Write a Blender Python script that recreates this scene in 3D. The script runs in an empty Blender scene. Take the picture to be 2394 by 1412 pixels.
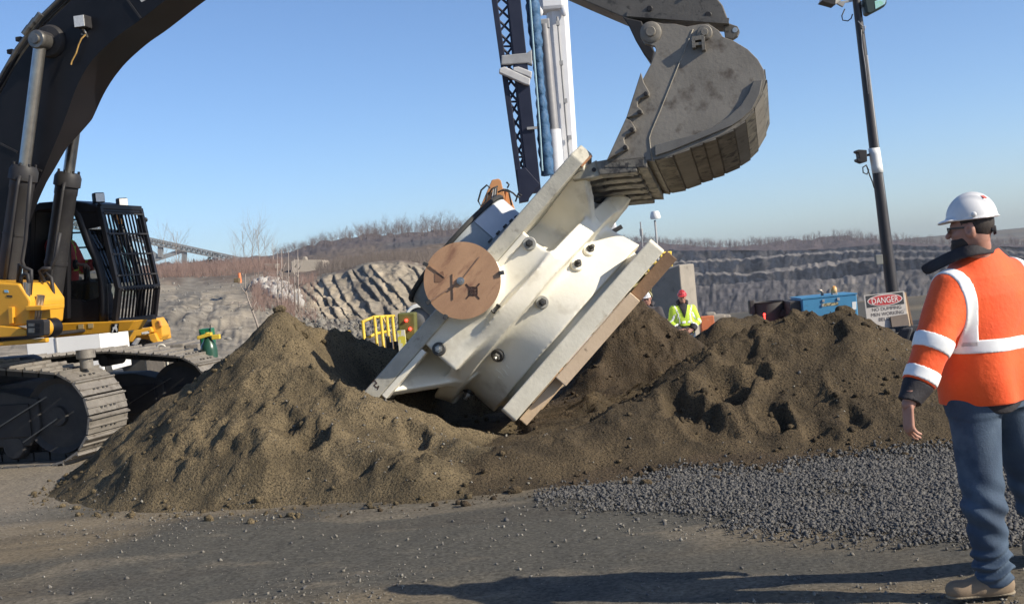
import bpy, bmesh, math, random
import numpy as np
from mathutils import Vector, Matrix
from mathutils.bvhtree import BVHTree
random.seed(7)
rng = np.random.default_rng(11)
SC = bpy.context.scene
COL = SC.collection
R = math.radians

# ------------------------------------------------------------------ camera
FPX, CX, CY, HZ = 2890.0, 1197.0, 706.0, 620.0
ROLL, PITCH, CAMH = R(5.3), math.atan((706 - 620) / 2890.0), 1.65
cam_d = bpy.data.cameras.new('camera')
cam = bpy.data.objects.new('camera', cam_d)
COL.objects.link(cam)
cam_d.sensor_width = 36.0
cam_d.lens = FPX / 2394.0 * 36.0
cam_d.clip_end = 6000
_cr, _sr, _cp, _sp = math.cos(ROLL), math.sin(ROLL), math.cos(PITCH), math.sin(PITCH)
_fw = Vector((0, _cp, -_sp)); _up = Vector((0, _sp, _cp)); _rt = Vector((1, 0, 0))
_ix = _rt * _cr - _up * _sr            # image x axis in world
_iy = _rt * _sr + _up * _cr            # image up in world
cam.matrix_world = Matrix(((_ix.x, _iy.x, -_fw.x, 0), (_ix.y, _iy.y, -_fw.y, 0), (_ix.z, _iy.z, -_fw.z, CAMH), (0, 0, 0, 1)))
SC.camera = cam

# ------------------------------------------------------------------ light
SUN_DIR = Vector((2.85, -1.18, 1.80)).normalized()
SUN_EL = math.asin(SUN_DIR.z)
w = bpy.data.worlds.new('World'); SC.world = w; w.use_nodes = True
nt = w.node_tree
sky = nt.nodes.new('ShaderNodeTexSky'); sky.sky_type = 'NISHITA'; sky.sun_disc = False
sky.sun_elevation = SUN_EL; sky.sun_rotation = math.atan2(SUN_DIR.x, SUN_DIR.y)
sky.altitude = 0; sky.air_density = 0.68; sky.dust_density = 0.6; sky.ozone_density = 4.6
bg = nt.nodes['Background']; nt.links.new(sky.outputs[0], bg.inputs[0]); bg.inputs[1].default_value = 0.130
sun_d = bpy.data.lights.new('sun', 'SUN'); sun_d.energy = 5.0; sun_d.angle = R(0.5); sun_d.color = (1.0, 0.91, 0.76)
sun = bpy.data.objects.new('sun', sun_d); COL.objects.link(sun)
sun.rotation_euler = (-SUN_DIR).to_track_quat('-Z', 'Y').to_euler(); sun.location = (30, -12, 40)
vs = SC.view_settings
SC.display_settings.display_device = 'sRGB'
vs.view_transform = 'Standard'; vs.look = 'None'; vs.gamma = 1; vs.exposure = 0.40; vs.use_curve_mapping = False

# ------------------------------------------------------------------ helpers
def ray(px, py):
    return (_fw + _ix * ((px - CX) / FPX) - _iy * ((py - CY) / FPX))
CAM = Vector((0, 0, CAMH))
def P(px, py, Y):
    d = ray(px, py); return CAM + d * (Y / d.y)
def G(px, py, z=0.0):
    d = ray(px, py); return CAM + d * ((z - CAMH) / d.z)
def HIT(px, py, o, n):
    d = ray(px, py); return CAM + d * ((Vector(o) - CAM).dot(n) / d.dot(n))

WM = {}                                  # world matrices of the roots and their parts
def tag(o, label=None, cat=None, group=None, kind=None):
    if label: o['label'] = label
    if cat: o['category'] = cat
    if group: o['group'] = group
    if kind: o['kind'] = kind
    return o
def empty(name, mw, label, cat, group=None):
    if not isinstance(mw, Matrix): mw = Matrix.Translation(Vector(mw))
    o = bpy.data.objects.new(name, None); COL.objects.link(o); o.matrix_world = mw
    o.empty_display_size = .1; WM[o] = mw.copy()
    return tag(o, label, cat, group)

class MB:
    """collects shapes into one mesh"""
    def __init__(s): s.v = []; s.f = []
    def add(s, v, f):
        n = len(s.v); s.v += [Vector(p) for p in v]; s.f += [tuple(i + n for i in q) for q in f]; return s
    def box(s, c, hx, hy, hz, X=(1, 0, 0), Y=(0, 1, 0), Z=(0, 0, 1)):
        c = Vector(c); X = Vector(X) * hx; Y = Vector(Y) * hy; Z = Vector(Z) * hz
        v = [c + X * a + Y * b + Z * d for d in (-1, 1) for b in (-1, 1) for a in (-1, 1)]
        return s.add(v, [(0, 2, 3, 1), (4, 5, 7, 6), (0, 1, 5, 4), (2, 6, 7, 3), (0, 4, 6, 2), (1, 3, 7, 5)])
    def bar(s, a, b, w, h, up=(0, 0, 1)):
        a = Vector(a); b = Vector(b); d = b - a; L = d.length
        if L < 1e-6: return s
        d /= L; up = Vector(up)
        x = d.cross(up)
        if x.length < 1e-4: x = d.cross(Vector((1, 0, 0)))
        x.normalize(); z = x.cross(d)
        return s.box((a + b) / 2, w / 2, L / 2, h / 2, x, d, z)
    def prism(s, pts, off):
        off = Vector(off); n = len(pts); pts = [Vector(p) for p in pts]
        nn = Vector((0, 0, 0))
        for i in range(n): nn += pts[i].cross(pts[(i + 1) % n])
        if nn.dot(off) > 0: pts = pts[::-1]
        v = pts + [p + off for p in pts]
        return s.add(v, [tuple(range(n)), tuple(range(2 * n - 1, n - 1, -1))] + [(i, i + n, (i + 1) % n + n, (i + 1) % n) for i in range(n)])
    def tube(s, a, b, r0, r1=None, n=14, cap=True):
        return s.poly([a, b], [r0, r0 if r1 is None else r1], n, cap)
    def poly(s, pts, r, n=8, cap=True):
        pts = [Vector(p) for p in pts]
        if not hasattr(r, '__len__'): r = [r] * len(pts)
        v = []; f = []; px = None
        for i, p in enumerate(pts):
            d = (pts[min(i + 1, len(pts) - 1)] - pts[max(i - 1, 0)]).normalized()
            if px is None:
                px = d.orthogonal().normalized()
            px = (px - d * px.dot(d)).normalized(); py = d.cross(px)
            for k in range(n):
                t = 2 * math.pi * k / n
                v.append(p + (px * math.cos(t) + py * math.sin(t)) * r[i])
        for i in range(len(pts) - 1):
            for k in range(n):
                f.append((i * n + k, i * n + (k + 1) % n, (i + 1) * n + (k + 1) % n, (i + 1) * n + k))
        if cap:
            f.append(tuple(range(n - 1, -1, -1))); f.append(tuple((len(pts) - 1) * n + k for k in range(n)))
        return s.add(v, f)
    def lathe(s, prof, o=(0, 0, 0), X=(1, 0, 0), Y=(0, 1, 0), Z=(0, 0, 1), n=32, a0=0, a1=2 * math.pi):
        """prof: list of (r, z)"""
        o = Vector(o); X = Vector(X); Y = Vector(Y); Z = Vector(Z); full = abs(a1 - a0 - 2 * math.pi) < 1e-6
        m = n if full else n + 1
        v = []; f = []
        for r, z in prof:
            for k in range(m):
                t = a0 + (a1 - a0) * k / n
                v.append(o + X * (r * math.cos(t)) + Y * (r * math.sin(t)) + Z * z)
        for i in range(len(prof) - 1):
            for k in range(n):
                k2 = (k + 1) % m
                f.append((i * m + k, i * m + k2, (i + 1) * m + k2, (i + 1) * m + k))
        return s.add(v, f)
    def sphere(s, c, rx, ry=None, rz=None, n=12, X=(1, 0, 0), Y=(0, 1, 0), Z=(0, 0, 1)):
        ry = rx if ry is None else ry; rz = rx if rz is None else rz
        prof = [(math.sin(math.pi * i / n), -math.cos(math.pi * i / n)) for i in range(n + 1)]
        prof[0] = (1e-4, -1); prof[-1] = (1e-4, 1)
        return s.lathe(prof, c, Vector(X) * rx, Vector(Y) * ry, Vector(Z) * rz, n=2 * n)
    def sheet(s, rows, thick=None):
        n = len(rows[0]); v = [p for r in rows for p in r]
        f = [(i * n + j, i * n + j + 1, (i + 1) * n + j + 1, (i + 1) * n + j) for i in range(len(rows) - 1) for j in range(n - 1)]
        return s.add(v, f)

def obj(name, mb, m, parent=None, smooth=False, bevel=0, world=True, seg=2, auto=None):
    """one mesh object; vertices given in world space unless world=False (then in the parent's space)"""
    me = bpy.data.meshes.new(name)
    if isinstance(mb, MB):
        vs_ = mb.v; off = Vector((0, 0, 0))
        if parent is not None and world:
            inv = WM[parent].inverted(); vs_ = [inv @ p for p in vs_]
        elif parent is None and world:
            off = Vector((sum(p.x for p in vs_) / len(vs_), sum(p.y for p in vs_) / len(vs_), min(p.z for p in vs_)))
            vs_ = [p - off for p in vs_]
        me.from_pydata([tuple(p) for p in vs_], [], mb.f)
    else:
        V, F = mb; V = np.asarray(V, dtype=np.float64)
        off = Vector((0, 0, 0))
        if parent is not None and world:
            inv = np.array(WM[parent].inverted()); V = V @ inv[:3, :3].T + inv[:3, 3]
        elif parent is None and world:
            off = Vector((float(V[:, 0].mean()), float(V[:, 1].mean()), float(V[:, 2].min()))); V = V - np.array(off)
        npmesh(me, V, F)
    me.validate(verbose=False); me.update()
    if smooth or auto is not None:
        me.polygons.foreach_set('use_smooth', [True] * len(me.polygons))
        if auto is not None: me.set_sharp_from_angle(angle=R(auto))
    for mm in (m if isinstance(m, (list, tuple)) else [m]): me.materials.append(mm)
    o = bpy.data.objects.new(name, me); COL.objects.link(o)
    if parent is not None: o.parent = parent; WM[o] = WM[parent]
    else: o.location = off; WM[o] = Matrix.Translation(off)
    if bevel:
        b = o.modifiers.new('bevel', 'BEVEL'); b.width = bevel; b.segments = seg; b.limit_method = 'ANGLE'; b.angle_limit = R(35)
        b.harden_normals = False
    return o
def npmesh(me, V, F):
    F = np.asarray(F); n = F.shape[1]
    me.vertices.add(len(V)); me.vertices.foreach_set('co', V.astype(np.float32).ravel())
    me.loops.add(F.size); me.loops.foreach_set('vertex_index', F.astype(np.int32).ravel())
    me.polygons.add(len(F)); me.polygons.foreach_set('loop_start', np.arange(0, F.size, n, dtype=np.int32))
    me.polygons.foreach_set('loop_total', np.full(len(F), n, dtype=np.int32))

# -------- numpy noise
def _h(ix, iy, iz, seed):
    n = (ix.astype(np.int64) * 374761393 + iy.astype(np.int64) * 668265263 + iz.astype(np.int64) * 2147483647 + seed * 974634777) & 0x7fffffff
    n = ((n ^ (n >> 13)) * 1274126177) & 0x7fffffff
    n = ((n ^ (n >> 16)) * 69069 + 12345) & 0x7fffffff
    return ((n >> 7) & 0xffff) / 65535.0
def vn(x, y, z=None, seed=0):
    x = np.asarray(x, float); y = np.asarray(y, float); x, y = np.broadcast_arrays(x, y)
    if z is None:
        ix = np.floor(x); iy = np.floor(y); fx = x - ix; fy = y - iy
        fx = fx * fx * (3 - 2 * fx); fy = fy * fy * (3 - 2 * fy); o = np.zeros_like(ix)
        a = _h(ix, iy, o, seed); b = _h(ix + 1, iy, o, seed); c = _h(ix, iy + 1, o, seed); d = _h(ix + 1, iy + 1, o, seed)
        return (a * (1 - fx) + b * fx) * (1 - fy) + (c * (1 - fx) + d * fx) * fy
    z = np.asarray(z, float); x, y, z = np.broadcast_arrays(x, y, z)
    iz = np.floor(z); fz = z - iz; fz = fz * fz * (3 - 2 * fz)
    ix = np.floor(x); iy = np.floor(y); fx = x - ix; fy = y - iy
    fx = fx * fx * (3 - 2 * fx); fy = fy * fy * (3 - 2 * fy)
    r = 0
    for k, wz in ((0, 1 - fz), (1, fz)):
        a = _h(ix, iy, iz + k, seed); b = _h(ix + 1, iy, iz + k, seed); c = _h(ix, iy + 1, iz + k, seed); d = _h(ix + 1, iy + 1, iz + k, seed)
        r = r + ((a * (1 - fx) + b * fx) * (1 - fy) + (c * (1 - fx) + d * fx) * fy) * wz
    return r
def fbm(x, y, o=4, seed=0, z=None, g=.5, l=2.03):
    s = 0; a = 1; t = 0
    x = np.asarray(x, float); y = np.asarray(y, float)
    for k in range(o):
        s = s + a * (vn(x, y, z, seed + k * 17) - .5) * 2; t += a; a *= g; x = x * l + 13.7; y = y * l + 7.1
        if z is not None: z = np.asarray(z) * l + 3.3
    return s / t
def sst(a, b, x):
    t = np.clip((x - a) / (b - a), 0, 1); return t * t * (3 - 2 * t)
def grid_faces(nr, nc):
    i = np.arange(nr - 1)[:, None] * nc + np.arange(nc - 1)[None, :]
    return np.stack([i, i + 1, i + nc + 1, i + nc], -1).reshape(-1, 4)

# -------- materials
def pmat(name, c1, c2=None, scale=4.0, rough=.6, metal=0.0, bump=0.0, bscale=40.0, c3=None, scale3=20.0, lo3=.55, hi3=.7, lo=.35, hi=.65,
         stretch=None, rough2=None, spec=.5, trans=0.0, alpha=1.0, emit=None, detail=6, coat=0.0, sheen=0.0):
    m = bpy.data.materials.new(name); m.use_nodes = True
    t = m.node_tree; N = t.nodes; L = t.links; b = N['Principled BSDF']
    b.inputs['Roughness'].default_value = rough; b.inputs['Metallic'].default_value = metal
    b.inputs['Specular IOR Level'].default_value = spec
    b.inputs['Coat Weight'].default_value = coat
    if sheen: b.inputs['Sheen Weight'].default_value = sheen
    if trans: b.inputs['Transmission Weight'].default_value = trans
    b.inputs['Alpha'].default_value = alpha
    b.inputs['Base Color'].default_value = (*c1, 1)
    if emit:
        b.inputs['Emission Color'].default_value = (*emit[0], 1); b.inputs['Emission Strength'].default_value = emit[1]
    co = N.new('ShaderNodeTexCoord').outputs['Object']
    if stretch:
        mp = N.new('ShaderNodeMapping'); mp.inputs['Scale'].default_value = stretch; L.new(co, mp.inputs[0]); co = mp.outputs[0]
    def noise(sc, d=detail, r=.6):
        n = N.new('ShaderNodeTexNoise'); n.inputs['Scale'].default_value = sc; n.inputs['Detail'].default_value = d
        n.inputs['Roughness'].default_value = r; L.new(co, n.inputs['Vector']); return n.outputs['Fac']
    def rng_(sock, a, b_):
        r = N.new('ShaderNodeMapRange'); r.inputs['From Min'].default_value = a; r.inputs['From Max'].default_value = b_; r.clamp = True
        L.new(sock, r.inputs['Value']); return r.outputs['Result']
    col = None
    def mix(fac, A, B):
        x = N.new('ShaderNodeMix'); x.data_type = 'RGBA'; L.new(fac, x.inputs['Factor'])
        for s_, q in ((6, A), (7, B)):
            if isinstance(q, tuple): x.inputs[s_].default_value = (*q, 1)
            else: L.new(q, x.inputs[s_])
        return x.outputs[2]
    if c2 is not None:
        fac = rng_(noise(scale), lo, hi); col = mix(fac, tuple(c1), tuple(c2))
        if rough2 is not None:
            r = N.new('ShaderNodeMapRange'); r.inputs['To Min'].default_value = rough; r.inputs['To Max'].default_value = rough2
            L.new(fac, r.inputs['Value']); L.new(r.outputs[0], b.inputs['Roughness'])
    if c3 is not None:
        col = mix(rng_(noise(scale3), lo3, hi3), col if col is not None else tuple(c1), tuple(c3))
    if col is not None: L.new(col, b.inputs['Base Color'])
    if bump:
        bn = N.new('ShaderNodeBump'); bn.inputs['Strength'].default_value = 1.0; bn.inputs['Distance'].default_value = bump
        L.new(noise(bscale, 8), bn.inputs['Height']); L.new(bn.outputs[0], b.inputs['Normal'])
    return m

# -------- surface nets (for cast and cloth shapes given as distance fields)
class Field:
    def __init__(s, lo, hi, h):
        s.lo = np.array(lo, float); s.h = h; s.n = np.ceil((np.array(hi) - s.lo) / h).astype(int) + 1
        s.X = (s.lo[0] + h * np.arange(s.n[0], dtype=np.float32))[:, None, None].astype(np.float32)
        s.Y = (s.lo[1] + h * np.arange(s.n[1], dtype=np.float32))[None, :, None].astype(np.float32)
        s.Z = (s.lo[2] + h * np.arange(s.n[2], dtype=np.float32))[None, None, :].astype(np.float32)
        s.F = np.full(tuple(s.n), 9.0, np.float32)
def capsule(X, Y, Z, a, b, r1, r2=None, sq=None):
    """tapered capsule; sq=(axis vector, factor) squashes the cross-section along axis"""
    r2 = r1 if r2 is None else r2
    a = np.array(a, float); b = np.array(b, float); d = b - a; L2 = max(float(d @ d), 1e-9)
    px, py, pz = X - np.float32(a[0]), Y - np.float32(a[1]), Z - np.float32(a[2])
    t = np.clip((px * np.float32(d[0]) + py * np.float32(d[1]) + pz * np.float32(d[2])) / np.float32(L2), 0, 1)
    qx, qy, qz = px - t * np.float32(d[0]), py - t * np.float32(d[1]), pz - t * np.float32(d[2])
    q2 = qx * qx + qy * qy + qz * qz
    if sq is not None:
        ax = np.array(sq[0], float); ax /= np.linalg.norm(ax); k = sq[1]
        c = qx * np.float32(ax[0]) + qy * np.float32(ax[1]) + qz * np.float32(ax[2])
        q2 = q2 + c * c * np.float32(k * k - 1)
    return np.sqrt(q2) - (np.float32(r1) + t * np.float32(r2 - r1))
def ellip(X, Y, Z, c, r):
    q = np.sqrt(((X - np.float32(c[0])) / np.float32(r[0])) ** 2 + ((Y - np.float32(c[1])) / np.float32(r[1])) ** 2 + ((Z - np.float32(c[2])) / np.float32(r[2])) ** 2)
    return (q - 1) * np.float32(min(r))
def smin(a, b, k):
    h = np.clip(.5 + .5 * (b - a) / k, 0, 1); return b + (a - b) * h - k * h * (1 - h)
def smax(a, b, k): return -smin(-a, -b, k)
def nets(F, lo, h):
    F = np.pad(F, 1, constant_values=1.0); lo = np.array(lo) - h
    S = F < 0
    nx, ny, nz = F.shape
    c8 = [S[i:nx - 1 + i, j:ny - 1 + j, k:nz - 1 + k] for i in (0, 1) for j in (0, 1) for k in (0, 1)]
    cnt = sum(c.astype(np.int8) for c in c8)
    act = (cnt > 0) & (cnt < 8)
    I, J, K = np.nonzero(act)
    idx = np.full(act.shape, -1, np.int64); idx[I, J, K] = np.arange(len(I))
    pos = np.zeros((len(I), 3)); num = np.zeros(len(I))
    val = {(i, j, k): F[I + i, J + j, K + k] for i in (0, 1) for j in (0, 1) for k in (0, 1)}
    for ax in range(3):
        o1, o2 = [q for q in range(3) if q != ax]
        for u in (0, 1):
            for v_ in (0, 1):
                A = [0, 0, 0]; A[o1] = u; A[o2] = v_; B = list(A); B[ax] = 1
                a = val[tuple(A)]; b = val[tuple(B)]
                m = (a < 0) != (b < 0)
                t = np.where(m, a / np.where(m, a - b, 1), 0)
                for q in range(3):
                    pos[:, q] += np.where(m, A[q] + (t if q == ax else 0), 0)
                num += m
    pos /= num[:, None]
    V = (pos + np.stack([I, J, K], 1)) * h + lo
    faces = []
    for ax in range(3):
        o1, o2 = [(1, 2), (2, 0), (0, 1)][ax]
        sl0 = [slice(1, -1)] * 3; sl1 = [slice(1, -1)] * 3
        sl0[ax] = slice(0, -1); sl1[ax] = slice(1, None)
        a = S[tuple(sl0)]; b = S[tuple(sl1)]
        e = np.array(np.nonzero(a != b)).T
        if not len(e): continue
        sg = a[tuple(e.T)]
        base = e.copy(); base[:, o1] += 1; base[:, o2] += 1
        def cell(d1, d2):
            q = base.copy(); q[:, o1] += d1; q[:, o2] += d2
            return idx[q[:, 0], q[:, 1], q[:, 2]]
        q = np.stack([cell(-1, -1), cell(0, -1), cell(0, 0), cell(-1, 0)], 1)
        q = np.where(sg[:, None], q, q[:, ::-1])
        faces.append(q)
    return V, np.concatenate(faces)
# ------------------------------------------------------------------ ground, piles, quarry
def attr_mat(name, scale=1.5, amt=.5, rough=.95, bump=.0, bscale=8.0, detail=8, stretch=None):
    """base colour zones come from the mesh, grain from noise"""
    m = bpy.data.materials.new(name); m.use_nodes = True
    t = m.node_tree; N = t.nodes; L = t.links; b = N['Principled BSDF']
    b.inputs['Roughness'].default_value = rough; b.inputs['Specular IOR Level'].default_value = .2
    a = N.new('ShaderNodeAttribute'); a.attribute_name = 'zone'
    co = N.new('ShaderNodeTexCoord').outputs['Object']
    if stretch:
        mp = N.new('ShaderNodeMapping'); mp.inputs['Scale'].default_value = stretch; L.new(co, mp.inputs[0]); co = mp.outputs[0]
    n = N.new('ShaderNodeTexNoise'); n.inputs['Scale'].default_value = scale; n.inputs['Detail'].default_value = detail
    n.inputs['Roughness'].default_value = .65; L.new(co, n.inputs['Vector'])
    r = N.new('ShaderNodeMapRange'); r.inputs['From Min'].default_value = .3; r.inputs['From Max'].default_value = .7
    r.inputs['To Min'].default_value = 1 - amt; r.inputs['To Max'].default_value = 1 + amt; L.new(n.outputs['Fac'], r.inputs['Value'])
    x = N.new('ShaderNodeVectorMath'); x.operation = 'SCALE'; L.new(a.outputs['Color'], x.inputs[0]); L.new(r.outputs[0], x.inputs['Scale'])
    L.new(x.outputs[0], b.inputs['Base Color'])
    if bump:
        bn = N.new('ShaderNodeBump'); bn.inputs['Distance'].default_value = bump
        n2 = N.new('ShaderNodeTexNoise'); n2.inputs['Scale'].default_value = bscale; n2.inputs['Detail'].default_value = 8; n2.inputs['Roughness'].default_value = .7
        L.new(co, n2.inputs['Vector']); L.new(n2.outputs['Fac'], bn.inputs['Height']); L.new(bn.outputs[0], b.inputs['Normal'])
    return m
def zones(o, C):
    a = o.data.color_attributes.new('zone', 'FLOAT_COLOR', 'POINT')
    C4 = np.concatenate([C, np.ones((len(C), 1))], 1).astype(np.float32); a.data.foreach_set('color', C4.ravel())

def ground_z(x, y):
    drop = sst(14, 21, y) * sst(-1.0, 2.5, x)
    z = -1.05 * drop
    z = z - 34 * sst(48, 130, y) * sst(-6, 4, x) - 3.0 * sst(24, 32, y) * (1 - sst(-6, 4, x)) * (y < 1e5)
    near = 1 - sst(30, 45, y)
    z = z + near * (.035 * fbm(x * .35, y * .35, 3, 5) + .016 * fbm(x * 1.6, y * 1.6, 4, 9) + .007 * fbm(x * 9, y * 9, 4, 21))
    return z
def grow(a, b, h, far, k=1.09):
    c = list(np.arange(a, b, h)); s = h; p = c[-1]
    up = []
    while p < far: s *= k; p += s; up.append(p)
    return c, up
xs, xu = grow(-6.5, 6.0, .034, 3200, 1.12)
xn = []; s_ = .034; p_ = -6.5
while p_ > -3200: s_ *= 1.12; p_ -= s_; xn.append(p_)
xs = np.array(xn[::-1] + xs + xu)
ys, yu = grow(4.5, 11, .03, 4200, 1.06)
yn = []; s_ = .03; p_ = 4.5
while p_ > -60: s_ *= 1.12; p_ -= s_; yn.append(p_)
ys = np.array(yn[::-1] + ys + yu)
gx, gy = np.meshgrid(xs, ys)
gz = ground_z(gx, gy)
def ground_col(x, y):
    a = sst(-.05, .45, .8 * fbm(x * .5, y * 1.0, 4, 31) + .55 * sst(-3.2, -2.2, x) * sst(1.4, .2, x) * sst(6.4, 7.2, y) * sst(9.6, 8.6, y) + .4 * sst(.4, 1.4, x) * sst(6.9, 7.6, y))
    brown = np.array([.170, .137, .092]); blue = np.array([.086, .081, .068])
    c = brown[None] * (1 - a.ravel()[:, None]) + blue[None] * a.ravel()[:, None]
    p = sst(.12, .4, fbm(x * 1.1, y * 2.2, 4, 77)).ravel()[:, None] * .55
    c = c * (1 - p) + np.array([.20, .168, .122]) * p
    rut = (sst(.1, .45, fbm(x * .25 + 3, y * 3.2, 3, 79)) * .35).ravel()[:, None]; c = c * (1 - rut) + np.array([.072, .062, .050]) * rut
    pale = (sst(-3.0, -4.5, x) * sst(8.5, 10.5, y)).ravel()[:, None]
    c = c * (1 - pale * .6) + np.array([.23, .205, .17]) * pale * .6
    return c
GM = attr_mat('packed_gravel', 38, .55, .93, .006, 130)
gnd = obj('ground', (np.stack([gx.ravel(), gy.ravel(), gz.ravel()], 1), grid_faces(len(ys), len(xs))), GM, world=False, smooth=True)
zones(gnd, ground_col(gx, gy)); tag(gnd, 'packed gravel yard in front of the dirt piles', kind='structure')

# --- dirt piles: ridge lines with the slope of loose dirt
def pp(px, py, Y): q = P(px, py, Y); return (q.x, q.y, q.z)
RIDGES = [
    # pile, points, slope, crest roundness
    (0, [pp(655, 735, 11.5), pp(700, 742, 11.6)], .78, .10),
    (0, [pp(700, 742, 11.6), pp(780, 800, 11.1), pp(835, 948, 10.55)], .74, .12),
    (0, [pp(835, 948, 10.55), pp(965, 990, 10.2), pp(1060, 1040, 9.8), pp(1160, 1052, 9.5)], .72, .08),
    (0, [pp(660, 745, 11.5), pp(580, 900, 10.7)], .76, .14),
    (0, [pp(580, 910, 10.7), pp(610, 1020, 10.0)], .74, .16),
    (0, [pp(740, 1000, 10.1), pp(980, 1075, 9.35)], .66, .16),
    (0, [pp(700, 738, 11.7), pp(800, 775, 12.4), pp(930, 845, 12.9), pp(1050, 890, 13.2)], .62, .12),
    (0, [pp(640, 745, 11.6), pp(470, 890, 11.8), pp(320, 1005, 11.9), pp(230, 1060, 12.0)], .80, .10),
    (1, [pp(1160, 1052, 9.5), pp(1330, 1010, 9.8), pp(1450, 945, 10.1), pp(1620, 862, 10.6)], .56, .12),
    (1, [pp(1620, 862, 10.6), pp(1730, 806, 10.9), pp(1850, 752, 11.0), pp(1960, 752, 10.9), pp(2015, 772, 10.8)], .56, .14),
    (1, [pp(1850, 755, 11.0), pp(1760, 800, 12.0), pp(1640, 830, 13.0)], .6, .12),
    (1, [pp(2015, 772, 10.8), pp(2060, 825, 10.6)], .8, .1),
    (2, [pp(1488, 708, 14.2), pp(1474, 714, 14.1)], 1.2, .06),
    (2, [pp(1484, 716, 14.2), pp(1400, 850, 13.6), pp(1330, 930, 13.2)], .82, .10),
    (2, [(.05, 11.3, .14), (.9, 11.6, .22), (1.9, 12.4, .30)], .10, .3),
    (0, [(-1.2, 11.4, .12), (.1, 11.5, .12)], .10, .3),
    (1, [(.2, 10.6, .16), (1.6, 11.6, .35)], .14, .3),
    (1, [pp(1690, 748, 14.5), pp(1770, 738, 14.8)], .75, .08),
    (1, [pp(1665, 800, 14.5), pp(1850, 770, 14.2), pp(2000, 760, 13.6)], .65, .1),
]
def pile_h(x, y):
    best = np.full(x.shape, -9.0); who = np.zeros(x.shape, int); sm = None; k = .10
    wx = x + .10 * fbm(x * 1.3, y * 1.3, 3, 3) + .04 * fbm(x * 5, y * 5, 2, 4)
    wy = y + .10 * fbm(x * 1.3, y * 1.3, 3, 8) + .04 * fbm(x * 5, y * 5, 2, 6)
    for pid, pts, sl, rd in RIDGES:
        for a, b in zip(pts[:-1], pts[1:]):
            dx, dy = b[0] - a[0], b[1] - a[1]
            t = np.clip(((wx - a[0]) * dx + (wy - a[1]) * dy) / (dx * dx + dy * dy), 0, 1)
            d = np.hypot(wx - a[0] - t * dx, wy - a[1] - t * dy)
            h = a[2] + (b[2] - a[2]) * t - sl * (np.sqrt(d * d + rd * rd) - rd)
            who = np.where(h > best, pid, who); best = np.maximum(best, h)
            sm = h if sm is None else -smin(-sm, -h, k)
    h = sm
    ex = np.maximum(np.maximum(-1.25 - wx, wx + .02), 0); ey = np.maximum(np.maximum(10.85 - wy, wy - 12.0 - 1.3 * sst(-1.1, -.5, wx)), 0)
    cap = .09 + 1.55 * np.hypot(ex, ey)
    h = -smin(-h, -cap, .06) if False else smin(h, cap, .08)
    n = .085 * fbm(x * 1.1, y * 1.1, 3, 41) + .05 * fbm(x * 3.1, y * 3.1, 3, 43)
    rdg = 1 - np.abs(fbm(x * 2.2, y * 2.2, 4, 47))
    n = n + .05 * (rdg ** 3 - .5) * 1.4
    cl = fbm(x * 8, y * 8, 3, 53); n = n + .046 * np.maximum(cl, -.12) + .022 * np.maximum(fbm(x * 19, y * 19, 3, 57), 0) + .012 * fbm(x * 42, y * 42, 2, 59)
    rough = .55 + .75 * sst(-.2, .3, fbm(x * .8, y * .8, 3, 61))
    n = n * rough
    wxx = .22 * fbm(x * 4.5, y * 4.5, 3, 131); wyy = .22 * fbm(x * 4.5 + 7, y * 4.5, 3, 133)
    # footprints and knocked-out hollows in the right pile
    for px, py, Y, r, dp in [(1590, 905, 10.05, .16, .13), (1690, 890, 10.2, .2, .15), (1655, 965, 9.75, .16, .12), (1800, 965, 9.75, .13, .1), (1830, 975, 9.7, .1, .09),
                             (1915, 1015, 9.5, .13, .12), (1940, 800, 10.6, .12, .07), (2010, 985, 9.6, .1, .08), (1760, 870, 10.3, .1, .08), (735, 1010, 9.9, .11, .08), (960, 1000, 10.0, .12, .08)]:
        q = P(px, py, Y); d2 = ((x - q.x + .5 * wxx) ** 2 + ((y - q.y + .5 * wyy) * .8) ** 2) / (r * r)
        n = n - dp * np.exp(-d2 ** 2) + dp * .35 * np.exp(-((np.sqrt(d2) - 1.25) / .3) ** 2)
    # rut bands pressed along the top of the right pile
    a = P(1500, 905, 11.2); b = P(1830, 770, 11.9)
    ux, uy = b.x - a.x, b.y - a.y; L = math.hypot(ux, uy); ux /= L; uy /= L
    s = -(x - a.x) * uy + (y - a.y) * ux; tt = (x - a.x) * ux + (y - a.y) * uy
    n = n + .035 * np.sin(s * 26 + 1.5 * fbm(x * 2, y * 2, 2, 71)) * np.exp(-(s / .5) ** 2) * sst(-.3, .3, tt) * sst(L + .3, L - .3, tt)
    return h + n * sst(-.05, .35, h), who
px_ = np.arange(-6.3, 6.2, .024); py_ = np.arange(7.9, 17.6, .026)
hx, hy = np.meshgrid(px_, py_)
hh, who = pile_h(hx, hy)
g0 = ground_z(hx, hy)
hz_ = np.where(hy > 14, np.maximum(hh, g0 - .2), hh)
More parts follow.
